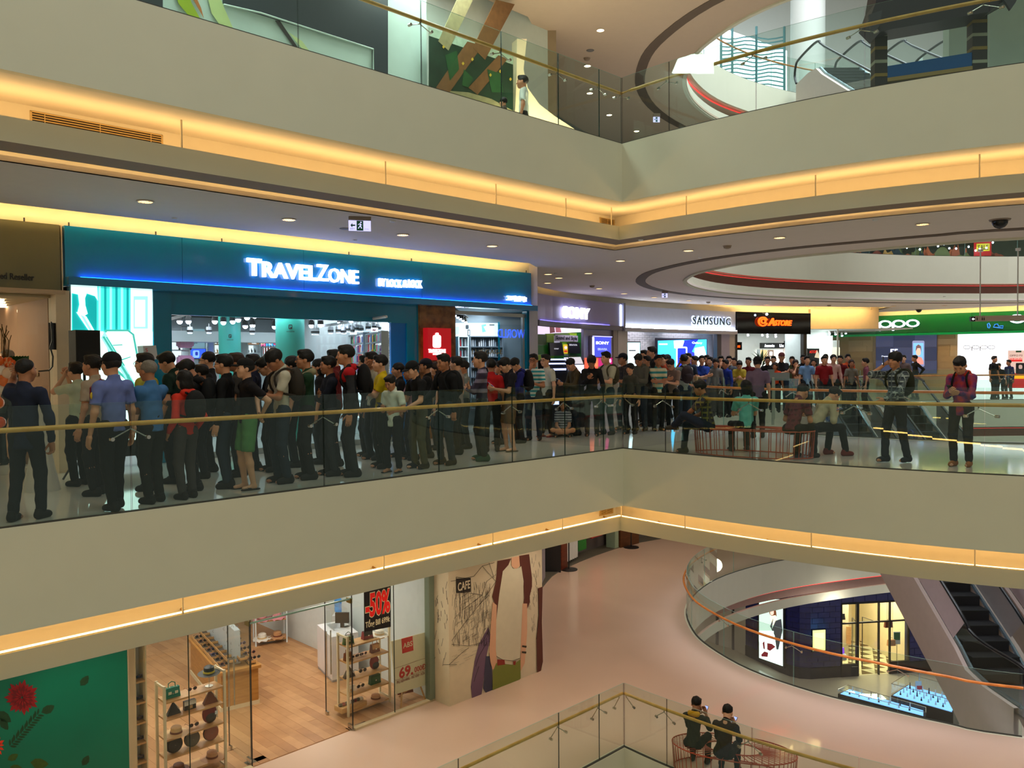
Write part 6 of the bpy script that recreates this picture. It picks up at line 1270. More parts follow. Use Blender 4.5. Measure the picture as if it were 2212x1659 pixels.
put2(boxbag(brown,brown,.2,.17),'handbag','brown leather bag on the second board of the right ladder shelf','bag',763,3,.9);put2(boxbag(brown,tan,.22,.18),'handbag','reddish brown satchel on the second board of the right ladder shelf','bag',821,3,.95)
for k,px in enumerate((778,788,798)):put2(glasses([rose,blackm,pinkh][k]),'sunglasses',['rose','black','pink'][k]+' sunglasses on the second board of the right ladder shelf','sunglasses',px,3,1.2)
put2(pyramid(blackm),'pouch','black pouch on the third board of the right ladder shelf','bag',764,2,1.2);put2(glasses(blackm),'sunglasses','black sunglasses on the third board of the right ladder shelf','sunglasses',795,2,1.5);put2(backpack_s(redc,blackm),'backpack','small floral backpack on the third board of the right ladder shelf','bag',820,2,1.05)
put2(clutch(whitec,whitec),'clutch','small cream bag on the fourth board of the right ladder shelf','bag',768,1,.7);put2(glasses(grey),'sunglasses','grey sunglasses on the fourth board of the right ladder shelf','sunglasses',790,1,1.5);put2(boxbag(grn2,grn2,.26,.18),'handbag','bottle green handbag on the fourth board of the right ladder shelf','bag',820,1,1.0)
put2(hat(tan,brown,.2,.1),'hat','tan hat on the bottom board of the right ladder shelf','hat',822,0)
tr_=empty('tray',LF.w(S2F.uz(768,1540)[0],DN+zz2[0],-.72),'oak tray of scarves on the bottom board of the right ladder shelf','tray');c_=tr_.location;b=MB();b.obox(c_+Vector((0,0,.05)),(LF.d.x*.3,LF.d.y*.3,0),(-.1,.1,0),(0,0,.05));b.build('box',woodl,tr_)
for k in range(8):q=c_+Vector((LF.d.x,LF.d.y,0))*(-.24+.07*k);b=MB();b.ball(q+Vector((0,0,.12)),.05,8,5,sc=(1,1.3,.7));b.build('folded_scarf',[blackm,redc,grey,whitec][k%4],tr_)
tb=[P(435,1388,DN+.95),P(556,1444,DN+.95),P(590,1436,DN+.95)]
cL=P(489.9,1537.5,DN);cR=P(559,1521,DN);TI=Plane(cL[:2],cR[:2])
e=empty('display_table',(cL.x,cL.y,DN),'oak display island with slanting trays full of sunglasses','display table');dpt=2.6
TIb=lambda u0,u1,z0,z1,o0,o1:(lambda b_:(b_.pbox(TI,u0,u1,z0,z1,o0,o1),b_)[1])(MB())
wT=TI.L;wood2=wood('island_oak',(190,138,70),(170,118,56),.4)
TIb(-.1,wT,DN+.1,DN+.78,-dpt,0).build('cabinet_body',wood2,e);TIb(-.12,wT+.02,DN,DN+.1,-dpt,.0).build('plinth',mat('shelf_cream',(228,214,180),.5),e);TIb(-.15,wT+.05,DN+.78,DN+.84,-dpt-.05,.05).build('table_top',wood2,e)
n_i=0
for s_ in(0,1):
 for r in range(7):
  for c in range(2):
   u_0=-.1+s_*(wT*.62)+c*(wT*.26);o_0=-.08-r*.35;zt_=DN+.85+(.10-abs(c-(1-s_))*.1)
   t_=TIb(u_0,u_0+wT*.24,zt_,zt_+.02,o_0-.32,o_0);t_.build('tray_base',mat('tray_dark',(70,56,44),.6),e)
   for(a0,a1,b0,b1)in((u_0,u_0+wT*.24,o_0-.012,o_0),(u_0,u_0+.012,o_0-.33,o_0)):TIb(a0,a1,zt_,zt_+.07,b0,b1).build('divider',woodl,e)
 for r in range(7):
  for c in range(2):
   for k in range(2):
    u_0=-.02+s_*(wT*.62)+c*(wT*.26)+k*.09;n_i+=1
    if n_i<=56:q=TI.w(u_0+.04,DN+.90,-.2-r*.35);put(glasses([blackm,redc,grey,brown,blue2][n_i%5]),'sunglasses','pair of sunglasses lying in the trays of the display island','sunglasses',q,TI.rot(),1.3,'sunglasses on the island trays')
b=TIb(wT*.40,wT*.58,DN+.84,DN+1.55,-dpt,-.3);b.build('stand_panel',mat('acrylic_stand',(190,200,206),.3),e)
gl_=empty('bangle_rack',TI.w(wT*.5,DN+1.2,-1.2),'glittering rack of silver sunglasses rising from the display island','rack');b=MB()
for i in range(130):c=TI.w(wT*(.38+.22*r2.random()),DN+.95+.8*r2.random(),-.3-2.1*r2.random());b.tube([c+Vector((.03*math.cos(a),.0,.03*math.sin(a)))for a in[i2*math.tau/6 for i2 in range(6)]],.004,3,closed=True)
b.build('rings',[mat('ring_steel',(150,160,180),.2,.9)],gl_,recalc=False)['kind']='stuff'
q0=P(553,1398,DN);q1=P(620,1388,DN);HR=Plane(q0[:2],q1[:2]);e=empty('hat_rack',HR.w(.3,DN),'white two-tier rack of sun hats at the back of the accessory shop','rack')
for u in(0,HR.L):b=MB();b.pbox(HR,u-.015,u+.015,DN,DN+1.5,-.02,.01);b.build('post',wi,e);b=MB();b.pbox(HR,u-.015,u+.015,DN,DN+1.5,-.42,-.39);b.build('post',wi,e)
for z in(.12,.62,1.1):b=MB();b.pbox(HR,0,HR.L,DN+z-.02,DN+z,-.4,.0);b.build('shelf_board',woodl,e)
for i,(u,z,mt_,bd,lab)in enumerate(((.2,.12,whitec,straw,'cream frilled hat on the bottom tier of the hat rack'),(.62,.12,tan,brown,'brown frilled hat on the bottom tier of the hat rack'),(.2,.62,pinkh,rose,'pink hat at the left of the middle tier of the hat rack'),(.62,.62,pinkh,whitec,'pale pink hat at the right of the middle tier of the hat rack'),(.22,1.1,whitec,redc,'white dotted hat on the top tier of the hat rack'),(.62,1.1,straw,blue2,'straw hat with a blue band on the top tier of the hat rack'))):put(hat(mt_,bd,.2,.12,1),'hat',lab,'hat',HR.w(u*HR.L/.85,DN+z+.02,-.18),0,1.15)
ca=P(686.3,1443.4,DN);cb=P(718.1,1475.2,DN);cc=P(775,1462,DN);CA=Plane(ca[:2],cb[:2]);e=empty('cash_counter',(cb.x,cb.y,DN),'white glossy cash counter with a clear plastic box on top','counter');wg=mat('white_gloss',(226,226,230),.2)
dir2=Vector((cc.x-cb.x,cc.y-cb.y));dir1=Vector((ca.x-cb.x,ca.y-cb.y))
def para(p,d1,d2,z0,z1):m_=MB();pts=[Vector((p.x,p.y)),Vector((p.x,p.y))+d1,Vector((p.x,p.y))+d1+d2,Vector((p.x,p.y))+d2];m_.add([(q.x,q.y,z0)for q in pts]+[(q.x,q.y,z1)for q in pts],[(0,1,2,3),(7,6,5,4),(0,4,5,1),(1,5,6,2),(2,6,7,3),(3,7,4,0)]);return m_
para(cb,dir1,dir2,DN+.06,DN+1.0).build('body',wg,e);para(cb,dir1*.96,dir2*.98,DN,DN+.06).build('plinth',mat('plinth_grey',(150,150,154),.5),e);para(cb,dir1,dir2,DN+1.0,DN+1.03).build('worktop',wg,e)
bx=Vector((cb.x,cb.y))+dir1*.35+dir2*.3;para(Vector((bx.x,bx.y,0)),dir1*.55,dir2*.5,DN+1.03,DN+1.5).build('clear_box',glass_c,e)
pz=empty('till',(bx.x+.1,bx.y+.2,DN+1.03),'black till screen behind the clear box on the cash counter','till');b=MB();b.obox((bx.x+.12,bx.y+.3,DN+1.25),(.16,0,0),(0,.03,0),(0,0,.12));b.build('screen',dark,pz);b=MB();b.obox((bx.x+.12,bx.y+.3,DN+1.08),(.04,0,0),(0,.04,0),(0,0,.05));b.build('stand',dark,pz)
ph=empty('phone',(cb.x+.25,cb.y+.5,DN+1.04),'dark phone lying on the cash counter','phone');b=MB();q=Vector((cb.x,cb.y))+dir1*.5+dir2*.85;b.obox((q.x,q.y,DN+1.036),(.05,.05,0),(-.03,.03,0),(0,0,.005));b.build('body',dark,ph)
wt=Vector((cb.x,cb.y))+dir1*1.25+dir2*1.05;e=empty('water_cooler',(wt.x,wt.y,DN),'white water cooler with a blue bottle behind the cash counter','water cooler');b=MB();b.obox((wt.x,wt.y,DN+.55),(.16,0,0),(0,.16,0),(0,0,.55));b.build('body',wg,e);b=MB();b.lathe((wt.x,wt.y,DN+1.1),[(.05,0),(.13,.08),(.135,.18),(.125,.2),(.135,.22),(.135,.38),(.1,.42),(0,.43)],18);autosmooth(b.build('bottle',mat('bottle_blue',(60,140,210),.08,emit=.15,ecol=(60,140,220)),e))
e=empty('hanging_sign',LF.p(812,1316,.02),'black hanging sign with red -50% and white Tổng Bill 699k lettering','sign');b=MB();poly_px(b,LF,[(783,1250),(841,1236),(841,1353),(784,1364)],.05,.01);b.build('board',mat('sign_black',(12,10,10),.5),e)
rs=mat('sign_red',(230,20,14),.5,emit=.15,ecol=(230,20,14));ws=mat('sign_cream',(240,230,190),.5)
def skew(o_,pl,k):
 return o_
letters(LF,'-50%',785,1274,840,1330,ws,e,off=.052,depth=.002,bold=.06,name='outline',split=False);letters(LF,'-50%',786,1276,839,1328,rs,e,off=.055,depth=.003,bold=.035,name='digit');letters(LF,'Tổng Bill 699k',786,1332,839,1352,ws,e,off=.053,depth=.003,bold=.02,name='lettering',split=False)
EB=LF.shift(.0);EBp=Plane(P(845,1490,DN+.75)[:2],P(926,1490,DN+.75)[:2]);EBp=LF.shift(-.14)
e=empty('easel_board',EBp.p(885,1500),'cream price board on a wooden easel reading ABS and 69.000Đ','easel board');b=MB();poly_px(b,EBp,[(843,1385),(919,1365),(923,1477),(853,1499)],.03,.02);b.build('board',mat('board_cream',(232,222,186),.5),e)
b=MB();poly_px(b,EBp,[(865,1379),(889,1373),(891,1404),(867,1411)],.034,.003);b.build('red_square',mat('abs_red',(206,30,24),.5),e);letters(EBp,'ABS',868.5,1386,888.5,1397,ws,e,off=.036,depth=.003,name='letter',bold=.01,split=False)
letters(EBp,'69.',860,1437,890,1461,mat('abs_red2',(196,34,24),.5),e,off=.034,depth=.003,bold=.03,name='digit',split=False);letters(EBp,'000Đ',893,1436,917,1448,mat('abs_red2',(196,34,24),.5),e,off=.034,depth=.003,bold=.01,name='digit',split=False);letters(EBp,'PHỤ KIỆN HÀNG - MẮT KÍNH - NÓN',855,1456,915,1468,mat('abs_brown',(150,70,50),.5),e,off=.034,depth=.003,name='lettering',split=False)
for pts in([(848,1444),(916,1421)],[(852,1469),(919,1446)]):b=MB();b.tube([EBp.p(*q,.034)for q in pts],.003,4);b.build('rule',mat('abs_brown',(150,70,50),.5),e)
for a,c in(((870,1490),(866,1532)),((908,1478),(919,1513)),((888,1486),(893,1500))):pa=EBp.p(*a,-.02);pc_=P(*c,DN)if c[1]>1505 else EBp.p(893,1500,-.5);b=MB();b.tube([pa,(pc_.x,pc_.y,DN+.01)],.018,5);b.build('leg',woodl,e)
b=MB();poly_px(b,EBp,[(878,1494),(910,1486),(912,1503),(879,1510)],-.3,.02);tag(b.build('red_box',mat('abs_redbrown',(110,40,24),.5)),'dark red box standing under the easel board','box')
# ---- far shops of the lower floor on the curve
ARL=spline([(.75,25.6),(1.24,27.4),(1.83,28.6),(2.65,29.9),(4.03,31.65),(5.2,32.7),(8.0,34.4),(12,36)],3);LL=arclen(ARL)
b=MB();b.wallbox(offs(ARL,.6),offs(ARL,.7),DN,-1.6);structure(b.build('wall_lower_curved_row',mat('lower_row_wall',(120,112,108),.6)))
b=MB();b.wallbox(ARL,offs(ARL,.6),-2.3,-1.6);structure(b.build('wall_lower_header',wallm));b=MB();b.wallbox(offs(ARL,-.05),offs(ARL,.6),DN,DN+.03);structure(b.build('trim_2',mat('lower_sill',(100,96,84),.5)))
def lpl(a,b_):s0,s1=s_at_px(ARL,a,DN,LL),s_at_px(ARL,b_,DN,LL);return Plane(sub_line(ARL,s0,s0+.01,LL)[0],sub_line(ARL,s1,s1+.01,LL)[0])
q=lpl(1210,1223);b=MB();b.pbox(q,0,q.L,DN,-1.7,-.3,.05);tag(b.build('pier',wood('lower_red_wood',(120,50,26),(96,38,18),.4)),'red-brown wooden pier of the far lower shop','pier')
q=lpl(1224,1252);e=empty('curtain',q.w(q.L/2,DN),'white pleated cloth standing in the far lower shop window','cloth');b=MB();ln=[(q.w(q.L*i/24,0,-.1+.05*math.sin(i*1.6)).x,q.w(q.L*i/24,0,-.1+.05*math.sin(i*1.6)).y)for i in range(25)];b.wallbox(ln,offs(ln,.03),DN+.15,-2.4);b.build('cloth',mat('cloth_white',(226,228,222),.8),e)
for a,c,z0,z1,m_,lab in((1254,1283,.9,3.0,redc,'red goods panel in the far lower shop window, upper left'),(1288,1311,.55,3.0,cm('red2',(190,50,44)),'red goods panel in the far lower shop window, right'),(1260,1277,.25,.7,cm('green3',(40,130,50)),'green boxed goods at the foot of the far lower shop window'),(1326,1334,0,3.5,cm('palegreen',(150,176,150)),'pale green post of the far lower shop front')):
 q=lpl(a,c);b=MB();b.pbox(q,0,q.L,DN+z0+.03,DN+z1,-.35,-.2 if c!=1334 else.05);tag(b.build('goods_panel' if c!=1334 else 'shop_post',m_),lab,'shop display')
q=lpl(1336,1376);b=MB();b.pbox(q,0,q.L,DN,DN+.9,-.3,.1);tag(b.build('wooden_bench_front',wood('lower_brown',(110,66,34),(90,54,26),.4)),'brown wooden front of the far lower shop at the end of the hall','counter')
q=Plane((-.0,19.8),(1.3,27.2));b=MB();b.pbox(q,0,q.L,DN,-1.6,-.35,-.25);structure(b.build('wall_lower_return',mat('lower_return',(150,146,156),.6)))
q0=P(1206,1240,DN);b=MB();b.box((q0.x-.5,q0.y+.2,DN),(q0.x+.1,q0.y+.8,DN+2));tag(b.build('black_stand',blackm),'black display stand just left of the red-brown pier','display stand')
for px,py,lab in((1229,1230.5,'black pole on a round base, left one on the lower hall floor'),(1363.5,1182.5,'black pole on a round base, right one by the far end of the lower hall')):
 q=P(px,py,DN);e=empty('queue_post',q,lab,'post');b=MB();b.lathe(q,[(.30,0),(.30,.02),(.05,.035),(.0,.035)],22);b.build('base',dark,e);b=MB();b.tube([q+Vector((0,0,.03)),q+Vector((0,0,2.4))],.022,8);b.build('pole',dark,e);b=MB();b.obox(q+Vector((0,0,2.4)),(.2,0,0),(0,.02,0),(0,0,.15));b.build('top_plate',dark,e)
# ================================================================= LOWEST FLOOR, seen through the void
LZ=-11.1
structure(extrude_poly('floor_lowest',[(-5,8),(44,8),(44,58),(-5,58)],[],LZ-.12,LZ,mat('polished_lowest_floor',(206,196,178),.12,var=.05)))
navy=mat('navy_tile',(24,32,96),.12,var=.4,scale=3,spec=.7);nmort=mat('tile_joint',(40,46,80),.5);navyd=mat('navy_dark_base',(16,18,34),.3)
NW=[(10.0,35.4),(10.55,34.2),(10.85,33.4),(11.1,33.0),(11.4,32.75),(11.8,32.68),(12.6,32.80),(13.1,32.87)];N2=[(16.0,33.3),(17.6,33.55),(21,34.0)]
e=empty('tiled_storefront',(12,33,LZ),'navy glazed-tile shop front on the lowest floor','shop front')
for ln,nm in((NW,'tile_backing'),(N2,'tile_backing')):b=MB();b.wallbox(ln,offs(ln,.25),LZ,LZ+4.2);b.build(nm,nmort,e)
b=MB();b.wallbox([(13.1,32.87),(16.0,33.3)],offs([(13.1,32.87),(16.0,33.3)],.25),LZ+2.95,LZ+4.2);b.build('lintel_backing',nmort,e)
nt_=0
def tiles(ln,z0,z1,tw,th):
 global nt_
 L_=arclen(ln);r=0;z=z0
 while z<z1-.02:
  s=-(tw/2)*(r%2)
  while s<L_[-1]-.05 and nt_<298:
   a_,b_=max(s,0)+.008,min(s+tw,L_[-1])-.008
   if b_-a_>.05:
    sl=sub_line(ln,a_,b_,L_);m_=MB();m_.wallbox(offs(sl,-.025),offs(sl,-.0),z+.008,z+th-.008);m_.build('tile',navy,e);nt_+=1
   s+=tw
  z+=th;r+=1
tiles(NW,LZ+.45,LZ+4.1,.5,.22);tiles([(13.1,32.87),(16.0,33.3)],LZ+3.0,LZ+4.1,.5,.26);tiles(N2[:2],LZ+.45,LZ+4.1,.5,.26)
for ln in(NW,N2):b=MB();b.wallbox(offs(ln,-.04),ln,LZ,LZ+.44);b.build('base_band',navyd,e)
NB=Plane((10.05,35.25),(10.85,33.42));NB=Plane((10.1,34.9),(11.0,33.15));e2=empty('light_box',NB.p(1670,1350),'tall white light box with a woman in a grey jacket on navy tiles','light box')
b=MB();poly_px(b,NB,[(1640,1290),(1698,1290),(1698,1443),(1640,1424)],.10,.08);b.build('frame',dark,e2);pw=emis('poster_white',(226,245,240),2.0);pg=emis('poster_green',(190,215,200),1.4)
art(NB,'picture',[(1644,1294),(1695,1294),(1695,1438),(1644,1420)],pw,[(pg,[(1644,1294),(1695,1294),(1695,1368),(1644,1362)]),(emis('poster_hair',(120,70,40),.9),[(1664,1312),(1669,1305),(1676,1308),(1681,1320),(1682,1330),(1676,1333),(1667,1326)]),(emis('poster_face',(235,200,180),1.3),rrect(1668,1312,1676,1328,4)),(emis('poster_scarf',(240,235,200),1.4),[(1668,1330),(1680,1328),(1684,1345),(1672,1350)]),(emis('poster_jacket',(70,74,80),.7),[(1668,1352),(1675,1334),(1672,1358),(1680,1340),(1692,1336),(1695,1360),(1686,1402),(1682,1402),(1678,1372)]),(pw,R4(1644,1362,1676,1385)),(emis('poster_shoe',(130,20,40),.8),[(1662,1388),(1672,1390),(1680,1396),(1668,1405),(1662,1402)]),(emis('poster_shoe',(130,20,40),.8),[(1649,1413),(1656,1406),(1664,1409),(1663,1418),(1650,1417)]),(emis('poster_shoe',(130,20,40),.8),[(1652,1388),(1656,1384),(1657,1402),(1654,1400)])],e2,off=.11)
NC=Plane((11.8,32.68),(13.1,32.87));e2=empty('display_niche',NC.p(1767,1382),'small cream lit niche in the navy tile wall','niche');pboxo(NC,'frame',1752,1358,1783,1407,.02,.06,navyd,e2);pboxo(NC,'lit_face',1754,1360,1781,1404,.06,.07,emis('niche_cream',(226,224,150),1.3),e2);pboxo(NC,'inner_panel',1757,1366,1778,1400,.07,.075,emis('niche_cream2',(240,238,180),1.2),e2)
NO=Plane((13.1,32.87),(16.0,33.3));e2=empty('entrance',NO.w(NO.L/2,LZ),'black-framed glazed entrance of the navy tiled shop','entrance');fr_=mat('frame_black',(14,14,18),.35)
for u in(0,.66,1.1 if False else.72,1.62,2.1,NO.L):b=MB();b.pbox(NO,u-.025,u+.025,LZ,LZ+2.95,-.05,.05);b.build('mullion',fr_,e2)
b=MB();b.pbox(NO,0,NO.L,LZ+2.12,LZ+2.18,-.04,.04);b.build('transom',fr_,e2);b=MB();b.pbox(NO,0,NO.L,LZ+2.92,LZ+2.97,-.05,.05);b.build('head',fr_,e2);b=MB();b.pbox(NO,0,.66,LZ,LZ+.5,-.05,.05);b.build('base_panel',navyd,e2);b=MB();b.pbox(NO,2.1,NO.L,LZ,LZ+.5,-.05,.05);b.build('base_panel',navyd,e2)
for a_,b_,z0 in((0.02,.64,.5),(2.12,NO.L-.02,.5),(.02,NO.L-.02,2.18)):b=MB();b.pbox(NO,a_,b_,LZ+z0,LZ+(2.12 if z0<2 else 2.92),-.005,.005);b.build('glass_pane',glass_c,e2)
dv=Plane(NO.w(.72,0)[:2],NO.w(.95,0,-.8)[:2]);b=MB();b.pbox(dv,0,dv.L,LZ+.02,LZ+2.1,-.02,.02);b.build('open_leaf',glass_c,e2);b=MB();b.tube([dv.w(dv.L,LZ+.02),dv.w(dv.L,LZ+2.1),dv.w(0,LZ+2.1)],.02,4);b.build('leaf_frame',fr_,e2)
dv=Plane(NO.w(1.62,0)[:2],NO.w(1.4,0,-.8)[:2]);b=MB();b.pbox(dv,0,dv.L,LZ+.02,LZ+2.1,-.02,.02);b.build('open_leaf',glass_c,e2);b=MB();b.tube([dv.w(dv.L,LZ+.02),dv.w(dv.L,LZ+2.1),dv.w(0,LZ+2.1)],.02,4);b.build('leaf_frame',fr_,e2)
cwall=mat('boutique_cream',(240,226,186),.6);b=MB();b.pbox(NO,-.4,NO.L+1.6,LZ,LZ+3.6,-4.6,-4.5);b.pbox(NO,-.45,-.35,LZ,LZ+3.6,-4.5,-.3);b.pbox(NO,NO.L+.2,NO.L+.3,LZ,LZ+3.6,-4.5,-.3);structure(b.build('wall_boutique',cwall));b=MB();b.pbox(NO,-.4,NO.L+.2,LZ+3.5,LZ+3.6,-4.5,-.3);structure(b.build('ceiling_boutique',cwall))
b=MB();b.pbox(NO,1.2,1.5,LZ,LZ+3.5,-4.5,-2.0);structure(b.build('wall_boutique_fin',cwall))
area('boutique_lamp',NO.w(1.0,LZ+3.4,-1.6),(0,0,0),1.6,130,(1,.88,.58),1.6);area('boutique_lamp',NO.w(2.3,LZ+3.4,-1.4),(0,0,0),1.0,70,(1,.88,.58),1.0)
ft=empty('floor_boutique',NO.w(1,LZ),None);ft['kind']='structure';fd_,fc_=mat('tile_brown',(104,84,58),.25),mat('tile_cream',(236,226,190),.25)
b=MB();b.pbox(NO,-.3,NO.L+.2,LZ,LZ+.004,-4.5,-.02);b.build('screed',fc_,ft)
for i in range(6):
 for j in range(8):
  u=-.2+i*.58+(.29 if j%2 else 0);o_=-.1-j*.5;m_=MB();P3=[NO.w(u,LZ+.004,o_),NO.w(u+.5,LZ+.004,o_),NO.w(u+.25,LZ+.004,o_-.45)];m_.add([tuple(p)for p in P3]+[tuple(p+Vector((0,0,.004)))for p in P3],[(0,1,2),(5,4,3),(0,3,4,1),(1,4,5,2),(2,5,3,0)]);m_.build('tile',fd_,ft)
for(u,z,o_,lab,c_)in((.18,2.2,-.35,'black handbag hanging in the left window of the navy tiled shop',blackm),(2.3,1.75,-.4,'brown handbag hanging in the right window of the navy tiled shop',brown),(2.5,.95,-.5,'tan shoe bag hanging low in the right window of the navy tiled shop',tan)):
 q=NO.w(u,LZ+z,o_);put(boxbag(c_,c_,.34,.24,.12),'handbag',lab,'bag',q,NO.rot(),1.0)
 for s_ in(-.05,.05):b=MB();b.tube([q+Vector((s_,0,.3)),(q.x+s_,q.y,LZ+3.45)],.006,4);tag(b.build('hanging_line',blackm),'thin dark cord holding a bag in the window of the navy tiled shop','cord','cords in the navy shop windows')
PT_=NO.w(.25,LZ,-.7);e2=empty('display_plinth',PT_,'white plinth with a purple lit bag and green bag in the left window','plinth');b=MB();b.obox(PT_+Vector((0,0,.6)),(.28,0,0),(0,.25,0),(0,0,.1));b.build('slab',wi,e2);b=MB();b.obox(PT_+Vector((0,0,.25)),(.12,0,0),(0,.12,0),(0,0,.25));b.build('foot',wi,e2)
put(boxbag(mat('purple_lit',(150,60,220),.4,emit=.8,ecol=(150,80,255)),mat('purple_lit',(150,60,220),.4),.3,.22),'handbag','purple glowing handbag on the white plinth in the navy tiled shop','bag',PT_+Vector((.12,0,.7)),NO.rot());put(boxbag(grn2,grn2,.2,.2),'handbag','dark green handbag on the white plinth in the navy tiled shop','bag',PT_+Vector((-.18,0,.7)),NO.rot())
q=NO.w(2.75,LZ,-.5);e2=empty('notice_stand',q,'green notice on a thin black stand in the right window','stand');b=MB();b.tube([q,q+Vector((0,0,1.0))],.012,5);b.build('pole',blackm,e2);b=MB();b.obox(q+Vector((0,0,1.25)),(.14,0,0),(0,.01,0),(0,0,.26));b.build('board',wi,e2);b=MB();b.obox(q+Vector((0,-.014,1.32)),(.12,0,0),(0,.004,0),(0,0,.15));b.build('green_print',cm('notice',(40,110,60)),e2)
q=NO.w(1.45,LZ+.95,-1.9);b=MB();b.obox(q,(.1,0,0),(0,.02,0),(0,0,.4));tag(b.build('screen_board',woodl),'brown upright wooden panel inside the navy tiled shop','panel')
for i,u in enumerate((1.5,2.0)):q=NO.w(u+.1,LZ+2.75,-4.45);e2=empty('wall_picture',q,['left','right'][i]+' small framed picture on the cream wall of the navy tiled shop','picture');b=MB();b.obox(q,(.22,0.03,0),(0,.02,0),(0,0,.26));b.build('frame',mat('frame_grey',(150,140,120),.5),e2);b=MB();b.obox(q+Vector((0,-.03,0)),(.17,.02,0),(0,.004,0),(0,0,.21));b.build('print',wi,e2)
q=P(1571,1398,LZ);PR=Plane((q.x-.4,q.y+.6),(q.x+.8,q.y-.4));e2=empty('promo_board',PR.p(1575,1360),'cream promotion stand with citrus-coloured foot behind the curved glass','promotion stand');b=MB();poly_px(b,PR,[(1553,1338),(1601,1356),(1601,1421),(1553,1404)],0,.3);b.build('body',mat('promo_cream',(220,190,140),.5),e2)
art(PR,'print',[(1553,1385),(1601,1400),(1601,1421),(1553,1404)],mat('promo_orange',(236,120,60),.5),[(mat('promo_pink',(230,90,90),.5),rrect(1560,1388,1572,1400,5)),(mat('promo_yellow',(240,180,60),.5),rrect(1578,1394,1590,1408,5)),(mat('promo_leaf',(90,140,50),.5),[(1590,1402),(1597,1400),(1599,1406)])],e2,off=.01);art(PR,'label',[(1558,1341),(1588,1352),(1588,1367),(1558,1358)],mat('promo_grey',(110,110,130),.5),[],e2,off=.01)
b=MB();b.wallbox([(5.5,41),(9.6,36.2),(10.0,35.4)],offs([(5.5,41),(9.6,36.2),(10.0,35.4)],.2),LZ,LZ+4.2);structure(b.build('wall_lowest_left',mat('lowest_wall',(196,188,176),.6)))
for x in(9.05,9.6):b=MB();b.box((x,36.05 if x>9.3 else 36.7,LZ),(x+.1,36.2 if x>9.3 else 36.85,LZ+4));tag(b.build('wall_post',fr_),'dark upright strip on the pale wall left of the navy tiles','post','dark strips left of the navy tiles')
def jcase(p0,p1,p2,p3,label,tall=.42,seed=1,rows=4):
 pts=[P(*p,LZ+.45)for p in(p0,p1,p2,p3)];[setattr(p,'z',LZ)for p in pts];e_=empty('jewellery_case',pts[0],label,'display case');m_=MB()
 m_.add([(p.x,p.y,LZ)for p in pts]+[(p.x,p.y,LZ+.75)for p in pts],[(0,3,2,1),(4,5,6,7),(0,1,5,4),(1,2,6,5),(2,3,7,6),(3,0,4,7)]);m_.build('cabinet',mat('case_black',(16,16,22),.3),e_)
 c=sum(pts,Vector())/4;inn=[c+(p-c)*.94 for p in pts];m_=MB();m_.add([(p.x,p.y,LZ+.752)for p in inn]+[(p.x,p.y,LZ+.77)for p in inn],[(4,5,6,7),(0,1,5,4),(1,2,6,5),(2,3,7,6),(3,0,4,7)]);m_.build('lit_tray',emis('case_light',(130,190,255),1.5),e_)
 m_=MB();m_.add([(p.x,p.y,LZ+.77)for p in pts]+[(p.x,p.y,LZ+.75+tall)for p in pts],[(4,5,6,7),(0,1,5,4),(1,2,6,5),(2,3,7,6),(3,0,4,7)]);m_.build('glass_hood',glass_c,e_,recalc=False)
 for i in range(4):a_,b_=pts[i],pts[(i+1)%4];m_=MB();m_.tube([(a_.x,a_.y,LZ+.75+tall),(b_.x,b_.y,LZ+.75+tall)],.012,4);m_.build('edge_bar',steel,e_)
 rr=random.Random(seed);n=0
 for i in range(rows):
  for j in range(7):
   s_,t_=(j+.7)/8,(i+.7)/(rows+.6);q_=inn[0]*(1-s_)*(1-t_)+inn[1]*s_*(1-t_)+inn[2]*s_*t_+inn[3]*(1-s_)*t_;q_.z=LZ+.77
   m_=MB();m_.lathe(q_,[(.035,0),(.03,.03),(.012,.09+.08*(i%2)),(.02,.12+.08*(i%2))],8);m_.build('jewel_stand',dark if(i+j)%3==0 else wi,e_)
 return e_
jcase((1925,1520),(2059,1559),(2075,1530),(1960,1497),'large blue-lit glass case of jewellery on the lowest floor',seed=2);jcase((1810,1516),(2000,1568),(2000,1556),(1830,1506),'long low lit case of jewellery partly cut by the curved floor edge',.15,5,2)
q=P(1846,1506,LZ)+Vector((0,0,.8));e2=empty('tablet',q,'dark tablet screen with white numerals standing on the long low case','tablet');b=MB();b.obox(q+Vector((0,0,.2)),(.12,0,0),(0,.015,0),(0,0,.16));b.build('screen',dark,e2);TBp=Plane((q.x-.1,q.y-.02),(q.x+.1,q.y-.02));letters(TBp,'077',1840,1508,1851,1515,white_e,e2,off=.002,depth=.004,split=False,name='lettering')
q=P(1985,1535,LZ)+Vector((0,0,1.0));e2=empty('price_sign',q,'red and white sign with the number 20 over the large jewellery case','sign');b=MB();b.obox(q+Vector((0,0,.15)),(.01,0,0),(0,.01,0),(0,0,.3));b.build('stem',steel,e2);JP=Plane((q.x-.2,q.y),(q.x+.2,q.y));pboxo(JP,'card',1977,1471,1990,1503,0,.02,wi,e2);pboxo(JP,'red_field',1979,1481,1991,1502,.02,.03,mat('abs_red',(206,30,24),.5),e2);letters(JP,'20',1980,1488,1990.5,1500,ws,e2,off=.032,depth=.004,split=False,name='digit',bold=.01)
for x,y in((8,33),(12,30),(16,30.5),(12,34)):point('lowest_hall_lamp',(x,y,LZ+3.6),45,(1,.92,.8),.3)
area('lowest_void_lamp',(14,22,DN-1.8),(0,0,0),4,60,(.8,.86,1),4)
